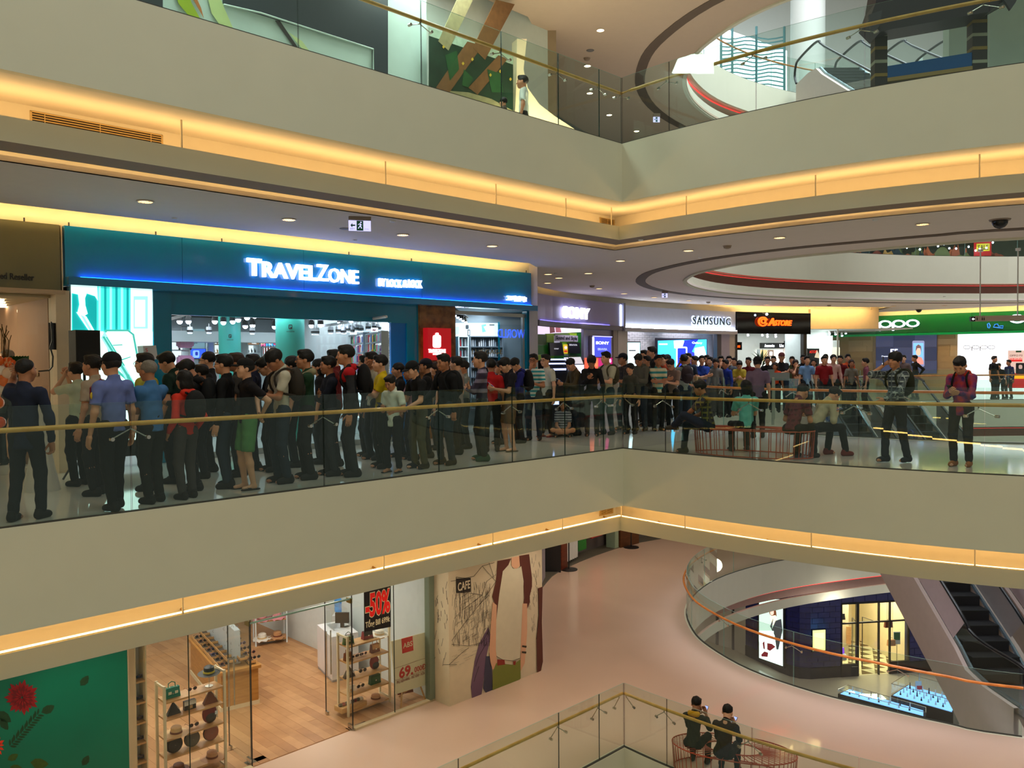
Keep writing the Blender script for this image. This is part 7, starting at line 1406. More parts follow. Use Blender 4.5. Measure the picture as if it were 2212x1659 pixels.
# ================================================================= PEOPLE
def snet(fn,lo,hi,h):
 """surface nets: the zero set of a distance field as a quad mesh"""
 lo=np.array(lo,float)-h*2;n=np.ceil((np.array(hi)+h*2-lo)/h).astype(int)+1
 ax=[lo[i]+h*np.arange(n[i])for i in range(3)];D=fn(ax,n);neg=D<0
 c=np.zeros(tuple(n-1),int)
 for i in(0,1):
  for j in(0,1):
   for k in(0,1):c+=neg[i:n[0]-1+i,j:n[1]-1+j,k:n[2]-1+k]
 act=(c>0)&(c<8);idx=-np.ones(act.shape,int);pos=np.argwhere(act);idx[act]=np.arange(len(pos))
 acc=np.zeros((len(pos),3));cnt=np.zeros(len(pos));I,J,K=pos.T
 for a in range(3):
  for b in(0,1):
   for c_ in(0,1):
    o=[0,0,0];o[(a+1)%3]=b;o[(a+2)%3]=c_;o2=list(o);o2[a]=1
    d0=D[I+o[0],J+o[1],K+o[2]];d1=D[I+o2[0],J+o2[1],K+o2[2]];m=(d0<0)!=(d1<0)
    t=np.where(m,d0/np.where(m,d0-d1,1),0);p=np.tile(np.array(o,float),(len(pos),1));p[:,a]+=t;acc[m]+=p[m];cnt[m]+=1
 V=lo+(pos+acc/np.maximum(cnt,1)[:,None])*h;Fs=[]
 for a in range(3):
  u,v=(a+1)%3,(a+2)%3;s0=[slice(1,-1)]*3;s1=list(s0);s0[a]=slice(0,-1);s1[a]=slice(1,None)
  s0[u]=s1[u]=slice(1,-1);s0[v]=s1[v]=slice(1,-1);A=neg[tuple(s0)];B=neg[tuple(s1)];E_=np.argwhere(A!=B)
  if len(E_)==0:continue
  q=E_.copy();q[:,u]+=1;q[:,v]+=1;sg_=A[tuple(E_.T)]
  def cell(du,dv):w=q.copy();w[:,u]-=du;w[:,v]-=dv;return idx[tuple(w.T)]
  f=np.stack([cell(1,1),cell(0,1),cell(0,0),cell(1,0)],1);f[~sg_]=f[~sg_][:,::-1];Fs.append(f)
 F_=np.concatenate(Fs)if Fs else np.zeros((0,4),int);return V,F_[(F_>=0).all(1)]
class SDF:
 def __init__(s,k=.03):s.p=[];s.k=k;s.cut=[];s.nz=0
 def cap(s,a,b,ra,rb,sq=None,k=None,cut=None):s.p.append(('c',np.array(a,float),np.array(b,float),ra,rb,sq,cut,s.k if k is None else k));return s
 def ell(s,c,r,k=None,R=None):s.p.append(('e',np.array(c,float),np.array(r,float),R,s.k if k is None else k));return s
 def bounds(s):
  lo=np.full(3,9.);hi=-lo
  for q in s.p:
   if q[0]=='c':r=max(q[3],q[4]);lo=np.minimum(lo,np.minimum(q[1],q[2])-r);hi=np.maximum(hi,np.maximum(q[1],q[2])+r)
   else:r=q[2]if q[3]is None else np.full(3,q[2].max());lo=np.minimum(lo,q[1]-r);hi=np.maximum(hi,q[1]+r)
  return lo-.01,hi+.01
 def field(s,ax,n):
  D=np.full(tuple(n),1.0)
  for q in s.p:
   k=q[-1];mg=k+.04
   if q[0]=='c':r=max(q[3],q[4]);l_=np.minimum(q[1],q[2])-r-mg;h_=np.maximum(q[1],q[2])+r+mg
   else:r=q[2]if q[3]is None else np.full(3,q[2].max());l_=q[1]-r-mg;h_=q[1]+r+mg
   sl=tuple(slice(int(np.searchsorted(ax[i],l_[i])),int(np.searchsorted(ax[i],h_[i])))for i in range(3))
   X=np.meshgrid(*[ax[i][sl[i]]for i in range(3)],indexing='ij',sparse=False)
   if X[0].size==0:continue
   if q[0]=='c':
    a,b=q[1],q[2]
    if q[5]is not None:
     d,f=q[5];dt=(X[0]-a[0])*d[0]+(X[1]-a[1])*d[1]+(X[2]-a[2])*d[2];X=[X[i]+dt*(f-1)*d[i]for i in range(3)];bt=(b-a).dot(d);b=b+bt*(f-1)*np.array(d)
    ab=b-a;t=sum((X[i]-a[i])*ab[i]for i in range(3))/max(ab.dot(ab),1e-9);t=np.clip(t,0,1)
    d_=np.sqrt(sum((X[i]-a[i]-t*ab[i])**2 for i in range(3)))-(q[3]+(q[4]-q[3])*t)
   else:
    Y=[X[i]-q[1][i]for i in range(3)]
    if q[3]is not None:Y=[sum(q[3][j][i]*Y[j]for j in range(3))for i in range(3)]
    rr=np.sqrt(sum((Y[i]/q[2][i])**2 for i in range(3)));d_=(rr-1)*q[2].min()
   if q[0]=='c' and q[6]is not None:X0=np.meshgrid(*[ax[i][sl[i]]for i in range(3)],indexing='ij');n_,e0=q[6];d_=np.maximum(d_,sum(X0[i]*n_[i]for i in range(3))-e0)
   o=D[sl]
   if k>0:h=np.maximum(k-np.abs(o-d_),0)/k;D[sl]=np.minimum(o,d_)-h*h*k/4
   else:D[sl]=np.minimum(o,d_)
  G3=np.meshgrid(*ax,indexing='ij')
  if s.nz:D+=s.nz*(np.sin(G3[2]*46+9*np.sin(G3[0]*11+s.ph))*np.sin(G3[0]*31+G3[1]*27+s.ph))
  for c in s.cut:D=np.maximum(D,c(G3))
  return D
 def mesh(s,h):lo,hi=s.bounds();return snet(s.field,lo,hi,h)
def V3(*a):return np.array(a,float)
def head_sdf():
 s=SDF(.03);s.ell((0,-.012,.035),(.075,.094,.084));s.ell((0,.02,-.03),(.063,.072,.082));s.ell((0,.058,-.088),(.034,.03,.026));s.cap((0,-.025,-.07),(0,-.04,-.2),.05,.056)
 s.cap((-.032,.078,.024),(.032,.078,.024),.013,.013,k=.012);s.cap((0,.086,.008),(0,.106,-.03),.007,.012,k=.012);s.cap((-.014,.086,-.062),(.014,.086,-.062),.010,.010,k=.012)
 for x in(-1,1):s.ell((x*.076,-.006,-.012),(.012,.022,.032),k=.01);s.ell((x*.04,.06,-.03),(.024,.024,.026),k=.03)
 return s
def hand_sdf(curl,k_=.008):
 """wrist at the origin, fingers along -z, palm facing -x, thumb toward +y"""
 s=SDF(k_);s.cap((0,0,.02),(0,0,-.02),.026,.024,((1,0,0),1.25));s.cap((0,-.022,-.03),(0,-.026,-.085),.02,.016,((1,0,0),1.2),k=.02);s.cap((0,.018,-.03),(0,.024,-.085),.022,.016,((1,0,0),1.2),k=.02);s.cap((0,0,-.03),(0,0,-.09),.024,.014,((1,0,0),1.2),k=.02)
 for y,L in((.032,.068),(.011,.078),(-.011,.072),(-.031,.056)):
  a=V3(0,y*.95,-.088);an=curl*.5;r=.0098
  for f in(.45,.32,.26):b=a+L*f*V3(-math.sin(an),y*.12,-math.cos(an));s.cap(a,b,r,r*.93,k=.004);a=b;an+=curl;r*=.93
 a=V3(-.006,.03,-.025);b=a+V3(-.014,.03,-.034);c=b+V3(-.012,.012,-.03);s.cap(a,b,.014,.011);s.cap(b,c,.011,.009);return s
TPL={}
def tpl(key,mk,h):
 if(key,h)not in TPL:TPL[(key,h)]=mk().mesh(h)
 return TPL[(key,h)]
def cutp(n,d):return lambda G:n[0]*G[0]+n[1]*G[1]+n[2]*G[2]-d
def cute(c,r):return lambda G:(1-np.sqrt(sum(((G[i]-c[i])/r[i])**2 for i in range(3))))*min(r)
def hair_sdf(st):
 s=SDF(.02);s.nz=.004;s.ph=1.0
 if st in('short','crop'):e_=0 if st=='short' else-.006;s.ell((0,-.02,.042),(.085+e_,.104+e_,.091+e_));s.ell((0,.045,.095),(.06,.04,.028))if st=='short' else None;s.cut=[cute((0,.125,-.045),(.095,.095,.105)),cutp((0,-.35,-1),.092),cute((0,.045,-.10),(.2,.07,.09))]
 elif st=='bowl':s.ell((0,-.015,.038),(.094,.112,.098));s.cut=[cute((0,.13,-.06),(.10,.085,.09)),cutp((0,-.2,-1),.045)]
 elif st in('bob','long','pony'):
  s.ell((0,-.018,.04),(.09,.108,.094));s.ell((0,-.05,-.05),(.095,.07,.10))if st!='pony' else None
  if st=='long':s.cap((0,-.07,-.08),(0,-.09,-.24),.07,.05)
  if st=='pony':s.cap((0,-.11,.05),(0,-.17,-.02),.02,.028);s.cap((0,-.17,-.02),(0,-.16,-.2),.028,.012)
  s.cut=[cute((0,.13,-.05),(.085,.10,.115)),cute((0,.06,-.12),(.07,.08,.09))]
 elif st=='cap':s.nz=0;s.ell((0,-.014,.05),(.088,.106,.085));s.cut=[cutp((0,.1,-1),-.030)]
 elif st=='under':s.ell((0,-.022,.02),(.083,.101,.085));s.cut=[cute((0,.10,-.045),(.11,.10,.12)),cutp((0,-.35,-1),.055),cutp((0,0,1),.045)]
 return s
def brim_sdf():s=SDF(.01);s.ell((0,.10,.036),(.07,.075,.014));s.cut=[cute((0,.0,.05),(.08,.095,.3))];return s
def shoe_sdf(st):
 s=SDF(.03)
 if st=='flip':s.cap((0,-.07,.012),(0,.15,.012),.04,.042,((0,0,1),3.4),k=.0);s.cap((-.035,.05,.03),(0,.12,.045),.007,.007,k=0);s.cap((.035,.05,.03),(0,.12,.045),.007,.007,k=0);return s
 s.cap((0,-.055,.045),(0,.13,.034),.046,.036,((0,0,1),1.05));s.cap((0,-.04,.05),(0,-.035,.10),.045,.045);s.cap((0,.0,.06),(0,.1,.04),.04,.036);s.cut=[cutp((0,0,1),.115),cutp((0,0,-1),-.002)];return s
def arr_mesh(name,parts,mats):
 """parts: (V, F, slot); quads or mixed lists joined into one mesh"""
 vs=np.concatenate([p[0]for p in parts]);off_=0;li=[];sl=[]
 for V_,F_,m_ in parts:li.append(F_+off_);sl.append(np.full(len(F_),m_));off_+=len(V_)
 F_=np.concatenate(li);me=bpy.data.meshes.new(name);me.vertices.add(len(vs));me.vertices.foreach_set('co',vs.astype(np.float32).ravel());me.loops.add(F_.size);me.loops.foreach_set('vertex_index',F_.astype(np.int32).ravel())
 me.polygons.add(len(F_));me.polygons.foreach_set('loop_start',np.arange(0,F_.size,4,dtype=np.int32));me.polygons.foreach_set('loop_total',np.full(len(F_),4,dtype=np.int32));me.polygons.foreach_set('material_index',np.concatenate(sl).astype(np.int32));me.polygons.foreach_set('use_smooth',np.ones(len(F_),bool))
 for m_ in mats:me.materials.append(m_)
 me.update(calc_edges=True);return me
def ballq(c,r,n=6,m=4):
 b=MB();b.ball((0,0,0),1,n,m,sc=r);return np.array(b.v)+c,np.array(b.f)
def rotx(a):c,s=math.cos(a),math.sin(a);return np.array([[1,0,0],[0,c,-s],[0,s,c]])
def rotz(a):c,s=math.cos(a),math.sin(a);return np.array([[c,-s,0],[s,c,0],[0,0,1]])
def ik(a,b,l1,l2,pole):
 d=b-a;L=np.linalg.norm(d);
 if L>(l1+l2)*.995:b=a+d/L*(l1+l2)*.995;d=b-a;L=np.linalg.norm(d)
 u=d/max(L,1e-6);x=(l1*l1-l2*l2+L*L)/(2*max(L,1e-6));h=math.sqrt(max(l1*l1-x*x,0));p=np.array(pole,float);p-=u*p.dot(u);p/=max(np.linalg.norm(p),1e-6);return a+u*x+p*h,b
POSE={'down':((.25,.05,.80),(-.25,.05,.80),-1,.35,0),'phone':((.07,.30,1.13),(-.05,.31,1.11),-.6,.75,-32),'phone1':((.06,.29,1.20),(-.25,.05,.82),-.6,.75,-26),'cross':((-.13,.20,1.14),(.13,.22,1.10),.1,.5,0),'chin':((.03,.17,1.40),(-.02,.22,1.12),-.2,.6,0),'ear':((.12,.05,1.55),(-.16,.25,.98),.3,.8,0),'earl':((.25,.05,.8),(-.13,.04,1.55),.3,.8,0),'raise':((.06,.26,1.52),(-.02,.22,1.50),.2,.9,0),'pocket':((.21,.09,.88),(-.21,.09,.88),-1,.5,0),'rail':((.20,.32,.98),(-.16,.34,.98),-.8,.8,-18),'railr':((.22,.30,.98),(-.25,.05,.82),-.8,.8,-8),'behind':((.06,-.17,.95),(-.05,-.18,.97),-1,.6,0),'lap':((.10,.36,.74),(-.10,.36,.72),-.5,.7,-38),'mouth':((.0,.16,1.46),(-.05,.2,1.1),.1,.6,-5),'hip':((.27,-.02,1.02),(-.25,.05,.85),-1,.5,0)}
CL={}
def cloth(c):
 if isinstance(c,bpy.types.Material):return c
 return mat('cloth_%d_%d_%d'%c,c,.85,var=.10,scale=9,bump=.4,spec=.25)
SKN=[mat('skin_%d'%i,c,.55,var=.05,spec=.35)for i,c in enumerate([(206,150,116),(190,132,98),(214,162,130),(170,114,82)])]
eye_m=mat('eye_dark',(26,18,16),.3);lip_m=mat('lips',(160,88,76),.5);brow_m=mat('brow',(34,26,22),.8)
HAIRC={'k':(20,17,16),'b':(46,30,24),'g':(116,108,98)}
NP=[0]
def person(pos,yaw,Hh,label,top=(40,40,44),bot=(30,32,38),hair='short',pose='down',sleeve='short',legs='long',hc='k',shoes='shoe',sc_=(34,32,32),lean=0,hy=0,hp=None,seat=None,h=.018,feet=None,hood=None,glasses_=False,hem=.84,build=1.0,capc=None,hands=None,step=0,z0=0.0,group=None,dress=False,kn=None):
 s=Hh/1.70;NP[0]+=1;k_=NP[0];hh=h/s;e_=empty('person',pos,label,'person',group,math.radians(yaw-90));e_.scale=(s,s,s);inn=e_
 ph=POSE[pose];le=math.radians(-lean);R=rotx(le);P0=V3(0,0,.952)if seat is None else V3(0,0,seat/s+.09)
 N_=P0+R@V3(0,0,.472);C_=P0+R@V3(0,0,.33);W_=P0+R@V3(0,0,.12);Rh=rotz(math.radians(hy))@rotx(math.radians((ph[4]if hp is None else hp))+le*.5);Hc=N_+R@V3(0,.0,.045)+Rh@V3(0,.03,.118)
 dz=0 if seat is None else(P0[2]-.93);fw=R@V3(0,1,0)
 hd=hands or(ph[0],ph[1]);Sh={};El={};Wr={};Hp={};Kn={};An={}
 for x,t in((1,hd[0]),(-1,hd[1])):
  Sh[x]=N_+R@V3(x*.158*build,0,-.068);t=V3(*t)
  if pose not in('rail','railr','lap')and hands is None:t=P0+R@(t-V3(0,0,.93))
  El[x],Wr[x]=ik(Sh[x],t,.285,.25,(x*.45,ph[2],-.8));Hp[x]=P0+V3(x*.088,0,-.03)
  ft=(V3(x*.10,step*x*.5+(.02 if x>0 else-.03),.085)if seat is None else V3(x*.14,.42,.085))if feet is None else V3(*feet[0 if x>0 else 1])
  Kn[x],An[x]=ik(Hp[x],ft,.43,.415,(x*.12,1,0)if kn is None else kn[0 if x>0 else 1])
 sk=SDF(.03);sk.cap(C_,W_,.088*build,.078*build,(tuple(fw),1.35));sk.cap(Sh[1]*.9+C_*.1,Sh[-1]*.9+C_*.1,.05,.05);sk.cap(W_,P0,.08*build,.085*build,(tuple(fw),1.25));sk.cap(N_-R@V3(0,0,.04),N_+(Hc-N_)*.35,.06,.05)
 for x in(1,-1):
  sk.cap(Sh[x],El[x],.048,.038);sk.cap(El[x],Wr[x],.038,.025);sk.cap(Hp[x],Kn[x],.072,.05);sk.cap(Kn[x],Kn[x]+(An[x]-Kn[x])*.35,.05,.052);sk.cap(Kn[x]+(An[x]-Kn[x])*.35,An[x],.052,.034)
  fd=An[x]-Kn[x];f_=V3(0,1,0);sk.cap(An[x]-V3(0,.02,.04),An[x]+f_*.13-V3(0,0,.055),.032,.026)
 far=h>.021;V_,F_=sk.mesh(hh);parts=[(V_,F_,0)];hv,hf=tpl('head',head_sdf,.012 if far else.0085);wd=1+.06*math.sin(k_*2.3)
 hw=lambda p:(p*V3(wd,1,1)*1.05)@Rh.T+Hc
 parts.append((hw(hv),hf,0))
 for x in(-1,1):v,f=ballq(V3(x*.03,.084,.0),(.013,.007,.006));parts.append((hw(v),f,1));v,f=ballq(V3(x*.032,.091,.021),(.018,.005,.0035));parts.append((hw(v),f,3))
 v,f=ballq(V3(0,.095,-.062),(.02,.006,.006));parts.append((hw(v),f,2))
 av,af=tpl('hand%.1f'%ph[3],lambda:hand_sdf(ph[3]),.010 if far else.007)
 for x in(1,-1):
  d=Wr[x]-El[x];d/=np.linalg.norm(d);zc=-d;pn=V3(-x,0,0)if pose in('down','pocket')else(V3(0,0,-1)if pose in('rail','railr')else V3(-x*.4,-.8,.3));xc=-pn;xc=xc-zc*xc.dot(zc);xc/=max(np.linalg.norm(xc),1e-5);yc=np.cross(zc,xc)
  vv=av.copy();ff=af
  if yc.dot(V3(0,1,.3)if pose in('down','pocket')else V3(-x,0,.4))<0:vv[:,1]*=-1;ff=af[:,::-1]
  parts.append((vv@np.stack([xc,yc,zc])+Wr[x],ff,0))
 keep=[(v[np.array(f)]if 0 else v,np.array([list(q)+[q[-1]]*(4-len(q))for q in f])if not isinstance(f,np.ndarray)or f.shape[-1]!=4 else f,m_)for v,f,m_ in parts]
 def link(me,nm,par=inn):o_=bpy.data.objects.new(nm,me);COL.objects.link(o_);o_.parent=par;return o_
 link(arr_mesh('body',keep,[SKN[(k_*7)%4],eye_m,lip_m,brow_m]),'body')
 g=SDF(.04);g.nz=.005;g.ph=k_;g.cap(C_,W_,.118*build,.112*build,(tuple(fw),1.38));g.cap(Sh[1]*.8+C_*.2,Sh[-1]*.8+C_*.2,.07,.07);g.cap(N_-R@V3(0,.01,.06),N_+R@V3(0,-.012,.03),.078,.062,k=.05)
 hz=P0+R@V3(0,0,hem-.93);nn=R@V3(0,0,-1)
 g.cap(W_,P0+(R@V3(0,0,hem-1.0)),.112*build,.132*build,(tuple(fw),1.28),cut=(nn,nn.dot(hz)),k=.03)
 for x in(1,-1):
  if sleeve=='long':g.cap(Sh[x],El[x],.058,.048);g.cap(El[x],Wr[x]-(Wr[x]-El[x])*.05,.05,.037)
  elif sleeve=='short':
   u_=(El[x]-Sh[x])/np.linalg.norm(El[x]-Sh[x]);g.cap(Sh[x],Sh[x]+(El[x]-Sh[x])*.85,.06,.062,cut=(u_,u_.dot(Sh[x]+(El[x]-Sh[x])*.72)))
 if dress:g.cap(P0,P0-V3(0,0,.38),.13,.17,((0,1,0),1.2))
 nb=Hc-N_;nb/=np.linalg.norm(nb);g.cut.append(cutp(nb,nb.dot(N_)+.05))
 V_,F_=g.mesh(hh);link(arr_mesh('shirt' if not dress else 'dress',[(V_,F_,0)],[cloth(top)]),'dress' if dress else('shirt' if sleeve=='short' else 'jacket'))
 if hood is not None:q=SDF(.03);q.cap(N_+R@V3(-.06,-.07,.0),N_+R@V3(.06,-.07,.0),.05,.05);q.cap(N_+R@V3(-.08,-.05,.01),N_+R@V3(-.06,.06,-.03),.03,.02);q.cap(N_+R@V3(.08,-.05,.01),N_+R@V3(.06,.06,-.03),.03,.02);V_,F_=q.mesh(hh);link(arr_mesh('hood',[(V_,F_,0)],[cloth(hood)]),'hood')
 if not dress:
  g=SDF(.03);g.nz=.004;g.ph=k_*2;g.cap(P0+R@V3(0,0,.09),P0-V3(0,0,.04),.105*build,.108*build,(tuple(fw),1.2))
  for x in(1,-1):
   u_=(Kn[x]-Hp[x])/.43
   if legs=='long':g.cap(Hp[x]-V3(0,0,.02),Kn[x],.09*(build*.5+.5),.066)
   else:g.cap(Hp[x]-V3(0,0,.02),Kn[x],.094*(build*.5+.5),.086,cut=(u_,u_.dot(Kn[x])-.01))
   if legs=='long':g.cap(Kn[x],An[x]-(An[x]-Kn[x])*.06,.066,.055)
  g.cut.append(cutp((0,0,1),P0[2]+.14))if seat is None else None
  V_,F_=g.mesh(hh);link(arr_mesh('trousers',[(V_,F_,0)],[cloth(bot)]),'trousers' if legs=='long' else 'shorts')
 def shared(key,mk,m_,res):
  kk=(key,m_.name,res)
  if kk not in CL:v,f=tpl(key,mk,res);CL[kk]=arr_mesh(key,[(v,f,0)],[m_])
  return CL[kk]
 for x in(1,-1):
  o_=link(shared('shoe_'+shoes,lambda:shoe_sdf(shoes),cloth(sc_),.012),'shoe' if shoes!='flip' else 'sandal');o_.location=An[x]-V3(0,0,.085);o_.rotation_euler=(0,0,math.radians(-8*x));o_.scale=(.88,.9,1)
 Mh=Matrix([list(Rh[i])+[Hc[i]]for i in range(3)]+[[0,0,0,1]])@Matrix.Scale(1.07,4)
 hs_=.012 if far else.0095
 if hair:
  hst='under' if hair=='cap' else hair;o_=link(shared(hst,lambda:hair_sdf(hst),mat('hair_'+hc,HAIRC[hc],.6,var=.3,scale=60,bump=.5,spec=.3),hs_),'hair');o_.matrix_local=Mh
 if hair=='cap':o_=link(shared('cap',lambda:hair_sdf('cap'),cloth(capc or(20,20,22)),hs_),'cap');o_.matrix_local=Mh;b_=link(shared('brim',brim_sdf,cloth(capc or(20,20,22)),.009),'brim',o_)
 if glasses_:
  b=MB()
  for x in(-1,1):b.tube([(x*.032+.024*math.cos(i*math.tau/10),.100,.0+.017*math.sin(i*math.tau/10))for i in range(10)],.0028,4,closed=True);b.tube([(x*.056,.098,.004),(x*.074,.0,.004)],.0026,4)
  b.tube([(-.008,.102,.004),(.008,.102,.004)],.0026,4);o_=b.build('glasses',dark);o_.parent=inn;o_.matrix_local=Mh
 e_['_w']=1;Mx=Matrix.LocRotScale(Vector(pos),Euler((0,0,math.radians(yaw-90))),Vector((s,s,s)))
 return dict(M=Mx,N=N_,P0=P0,W=Wr,El=El,Hc=Hc,R=R,Sh=Sh,C=C_,label=label,s=s)
def wpt(r,p):return r['M']@Vector(tuple(p))
def phone(r,x=1,lit=True,name='phone'):
 w=wpt(r,r['W'][x]+V3(-x*.02,.05,.055));n=(wpt(r,r['Hc'])-w).normalized();e_=empty(name,w,'phone held by the '+' '.join(r['label'].split()[:12]).rstrip(','),'phone');sd=n.cross(Vector((0,0,1))).normalized()*.035;up=sd.cross(n).normalized()*.07
 b=MB();b.obox(w,sd,up,n*.005);b.build('case',dark,e_);b=MB();b.obox(w+n*.006,sd*.9,up*.92,n*.001);b.build('screen',emis('phone_screen',(150,170,230),1.2)if lit else gb,e_)
def bagpack(r,c,label,side=False):
 m_=cloth(c);s=r['s'];C_=r['C']+r['R']@V3(0,-.19,-.04);e_=empty('backpack',wpt(r,C_),label,'backpack');q=r['R']
 def W_(mb):mb.v=[tuple(wpt(r,V3(*v)))for v in mb.v];return mb
 b=MB();b.ball(C_,1,14,10,sc=(.155,.10,.22));o_=W_(b).build('pack',m_,e_,smooth=True);b=MB();b.ball(C_+q@V3(0,-.07,-.07),1,10,8,sc=(.11,.05,.11));W_(b).build('pocket',m_,e_,smooth=True)
 for x in(-1,1):pts=[C_+q@V3(x*.08,.05,.17),r['Sh'][x]*.55+r['N']*.45+q@V3(0,-.02,.055),r['C']+q@V3(x*.095,.11,.06),r['C']+q@V3(x*.12,.06,-.12),C_+q@V3(x*.11,.04,-.14)];b=MB();b.tube([tuple(p)for p in spline([tuple(p)for p in pts],4)],.016,5);W_(b).build('strap',m_,e_)
 return e_
def at_c(px,c):r=ray(px,780);k=r[0]/r[1];Y=c/(1-k);return Y
def P_(px,ty,yaw,label,c=None,Y=None,floor=0.0,**k):
 Y=at_c(px,c)if Y is None else Y;q=Q(px,ty,Y);H_=q.z-floor;k.setdefault('h',.018 if Y<15.5 else(.022 if Y<20 else.028))
 Hh=H_/(1-.0)if k.get('seat')is None else k.pop('Hh',1.68)
 r=person((q.x,q.y,floor),yaw,max(.9,min(Hh,1.95)),label,**k);return r
PLN=patmat('plaid_navy','check',(34,38,52),(120,116,60),11.0,(70,64,60),width=.35);PLG=patmat('plaid_grey','check',(40,48,56),(150,160,156),12.0,(90,100,104),width=.28);PLR=patmat('plaid_maroon','check',(64,20,32),(96,30,44),12.0,width=.4);PLB=patmat('plaid_brown','check',(70,58,50),(40,36,34),12.0,width=.4)
STT=patmat('stripe_teal','stripe',(40,150,160),(222,224,214),13.0);STS=patmat('stripe_teal_wide','stripe',(214,206,170),(50,140,144),8.5,width=.42);STP=patmat('stripe_purple','stripe',(50,40,62),(128,118,140),6.5,width=.38);STN=patmat('stripe_navy','stripe',(170,176,184),(34,38,58),17.0,width=.35)
K_=(20,19,21);JN=(36,46,60);DK=(28,27,30)
r=P_(52,778,88,'person in a navy suit seen from behind at the far left, hand at the ear',c=13.62,top=(32,38,58),sleeve='long',bot=(32,34,40),pose='earl',hair='crop',hem=.74,build=1.12,step=.12)
P_(166,785,160,'person in a pale green polo raising both hands to the glasses beside the cream pier',c=16.8,top=(186,196,170),bot=K_,pose='raise',glasses_=True)
P_(203,770,175,'person in a beige tee between the pale polo man and the guard',c=15.3,top=(168,150,130),bot=DK,pose='down')
r=P_(243,765,150,'person in a blue guard shirt with a dark cap and red shoulder cord',c=13.55,top=(100,112,168),bot=K_,hair='cap',pose='down',build=1.1,glasses_=True,step=.15)
b=MB();b.tube([tuple(wpt(r,r['Sh'][-1]+V3(.06,.03,.07))),tuple(wpt(r,r['Sh'][-1]+V3(-.05,.05,-.02))),tuple(wpt(r,r['Sh'][-1]+V3(-.04,.07,-.20)))],.016,5);tag(b.build('shoulder_cord',mat('cord_crimson',(120,16,40),.7)),'crimson cord over the shoulder of the guard','cord')
b=MB();b.ball(wpt(r,r['Sh'][-1]+V3(-.075,.0,-.10)),1,10,6,sc=(.012,.034,.04));tag(b.build('badge',mat('badge_yellow',(200,170,40),.5)),'yellow and black arm badge of the guard','badge')
P_(327,781,155,'person with grey hair in a plain blue tee near the guard',c=13.75,top=(64,108,156),bot=(30,28,26),hair='crop',hc='g',pose='cross',build=1.15,lean=3)
P_(316,766,178,'person in a yellow shirt and glasses behind the grey-haired man',c=15.2,top=(170,160,60),bot=K_,glasses_=True)
r=P_(400,803,150,'person with bobbed hair in a red-orange hooded jacket',c=13.75,top=(206,52,34),sleeve='long',bot=(66,60,60),hair='bob',hood=(206,52,34),shoes='shoe',sc_=(40,34,32),build=.94,pose='pocket');bagpack(r,(26,26,26),'small black backpack on the person in the red-orange jacket')
P_(373,760,178,'person in dark green looking left behind the red-orange jacket',c=15.8,top=(22,44,36),bot=K_,pose='phone1')
r=P_(418,775,188,'person in black bending the head, just behind the red-orange jacket',c=14.6,top=K_,sleeve='long',bot=DK,pose='phone',hood=K_);bagpack(r,(22,22,24),'black backpack on the person bending the head')
P_(452,762,190,'person with cropped hair and glasses far back, left of the teal column',c=16.9,top=DK,glasses_=True,hair='crop')
P_(437,790,185,'person mostly hidden behind the bent head, dark hair only',c=16.0,top=DK)
P_(487,768,182,'person in black with glasses and thick hair facing left',c=14.4,top=K_,sleeve='long',bot=JN,glasses_=True)
P_(513,765,195,'person with brown hair drinking behind the black cap',c=15.7,top=(60,56,54),pose='chin',hc='b')
P_(533,777,215,'person in a black cap, black tee with pink piping and green shorts',c=13.95,top=(24,20,24),bot=(84,134,82),hair='cap',legs='short',shoes='flip',sc_=(40,36,34),pose='behind',build=1.08)
P_(549,768,185,'person with dark hair behind the black cap',c=16.4,top=(30,34,60))
P_(584,770,205,'person with glasses holding up a lit screen behind the white tee',c=15.9,top=(30,30,36),glasses_=True,pose='phone')
r=P_(606,752,215,'person with bowl-cut hair in a white tee with a sling bag',c=14.2,top=(190,184,166),bot=JN,hair='bowl',pose='phone');phone(r);bagpack(r,(52,46,40),'brown sling bag on the person in the white tee')
P_(633,772,190,'person with tousled hair between the white tee and the green jacket',c=16.2,top=DK,hair='bowl')
P_(662,758,200,'person in a dark green jacket with glasses and folded arms',c=14.3,top=(30,58,38),sleeve='long',bot=DK,pose='cross',glasses_=True,hood=(150,140,110),build=1.08)
P_(690,778,190,'person with long dark hair behind the green jacket',c=16.3,top=DK,hair='bob',build=.92)
P_(712,772,208,'person in a navy jacket right of the green jacket',c=14.4,top=(22,24,38),sleeve='long',bot=(46,48,52),pose='cross')
P_(724,758,185,'person in maroon with bushy hair behind the navy jacket',c=15.7,top=(96,22,26),sleeve='long')
r=P_(757,748,195,'tall person in a red and black jacket leaning on the rail',c=14.0,top=(38,38,42),sleeve='long',bot=(40,42,46),pose='down',hood=(190,30,36),build=1.08,lean=4)
q=SDF(.03);q.cap(r['Sh'][1]+V3(0,0,.005),r['Sh'][-1]+V3(0,0,.005),.074,.074);q.ell(r['C']+V3(0,.035,.02),(.15,.10,.09));q.cut=[cutp((0,0,-1),-(r['C'][2]-.05))];v_,f_=q.mesh(.017);o_=bpy.data.objects.new('yoke',arr_mesh('yoke',[(v_,f_,0)],[cloth((176,26,32))]));COL.objects.link(o_);o_.parent=[o for o in bpy.data.objects if o.get('label')==r['label']][0]
bagpack(r,K_,'black backpack behind the red and black jacket')
P_(791,770,200,'person with dark hair just right of the red and black jacket, far back',c=16.6,top=DK)
P_(806,762,215,'person in a cream tee with a hand on the face',c=16.0,top=(170,160,140),pose='mouth')
P_(824,769,200,'person in a yellow football shirt',c=14.6,top=(200,172,16),bot=(30,34,30),pose='cross',build=1.05)
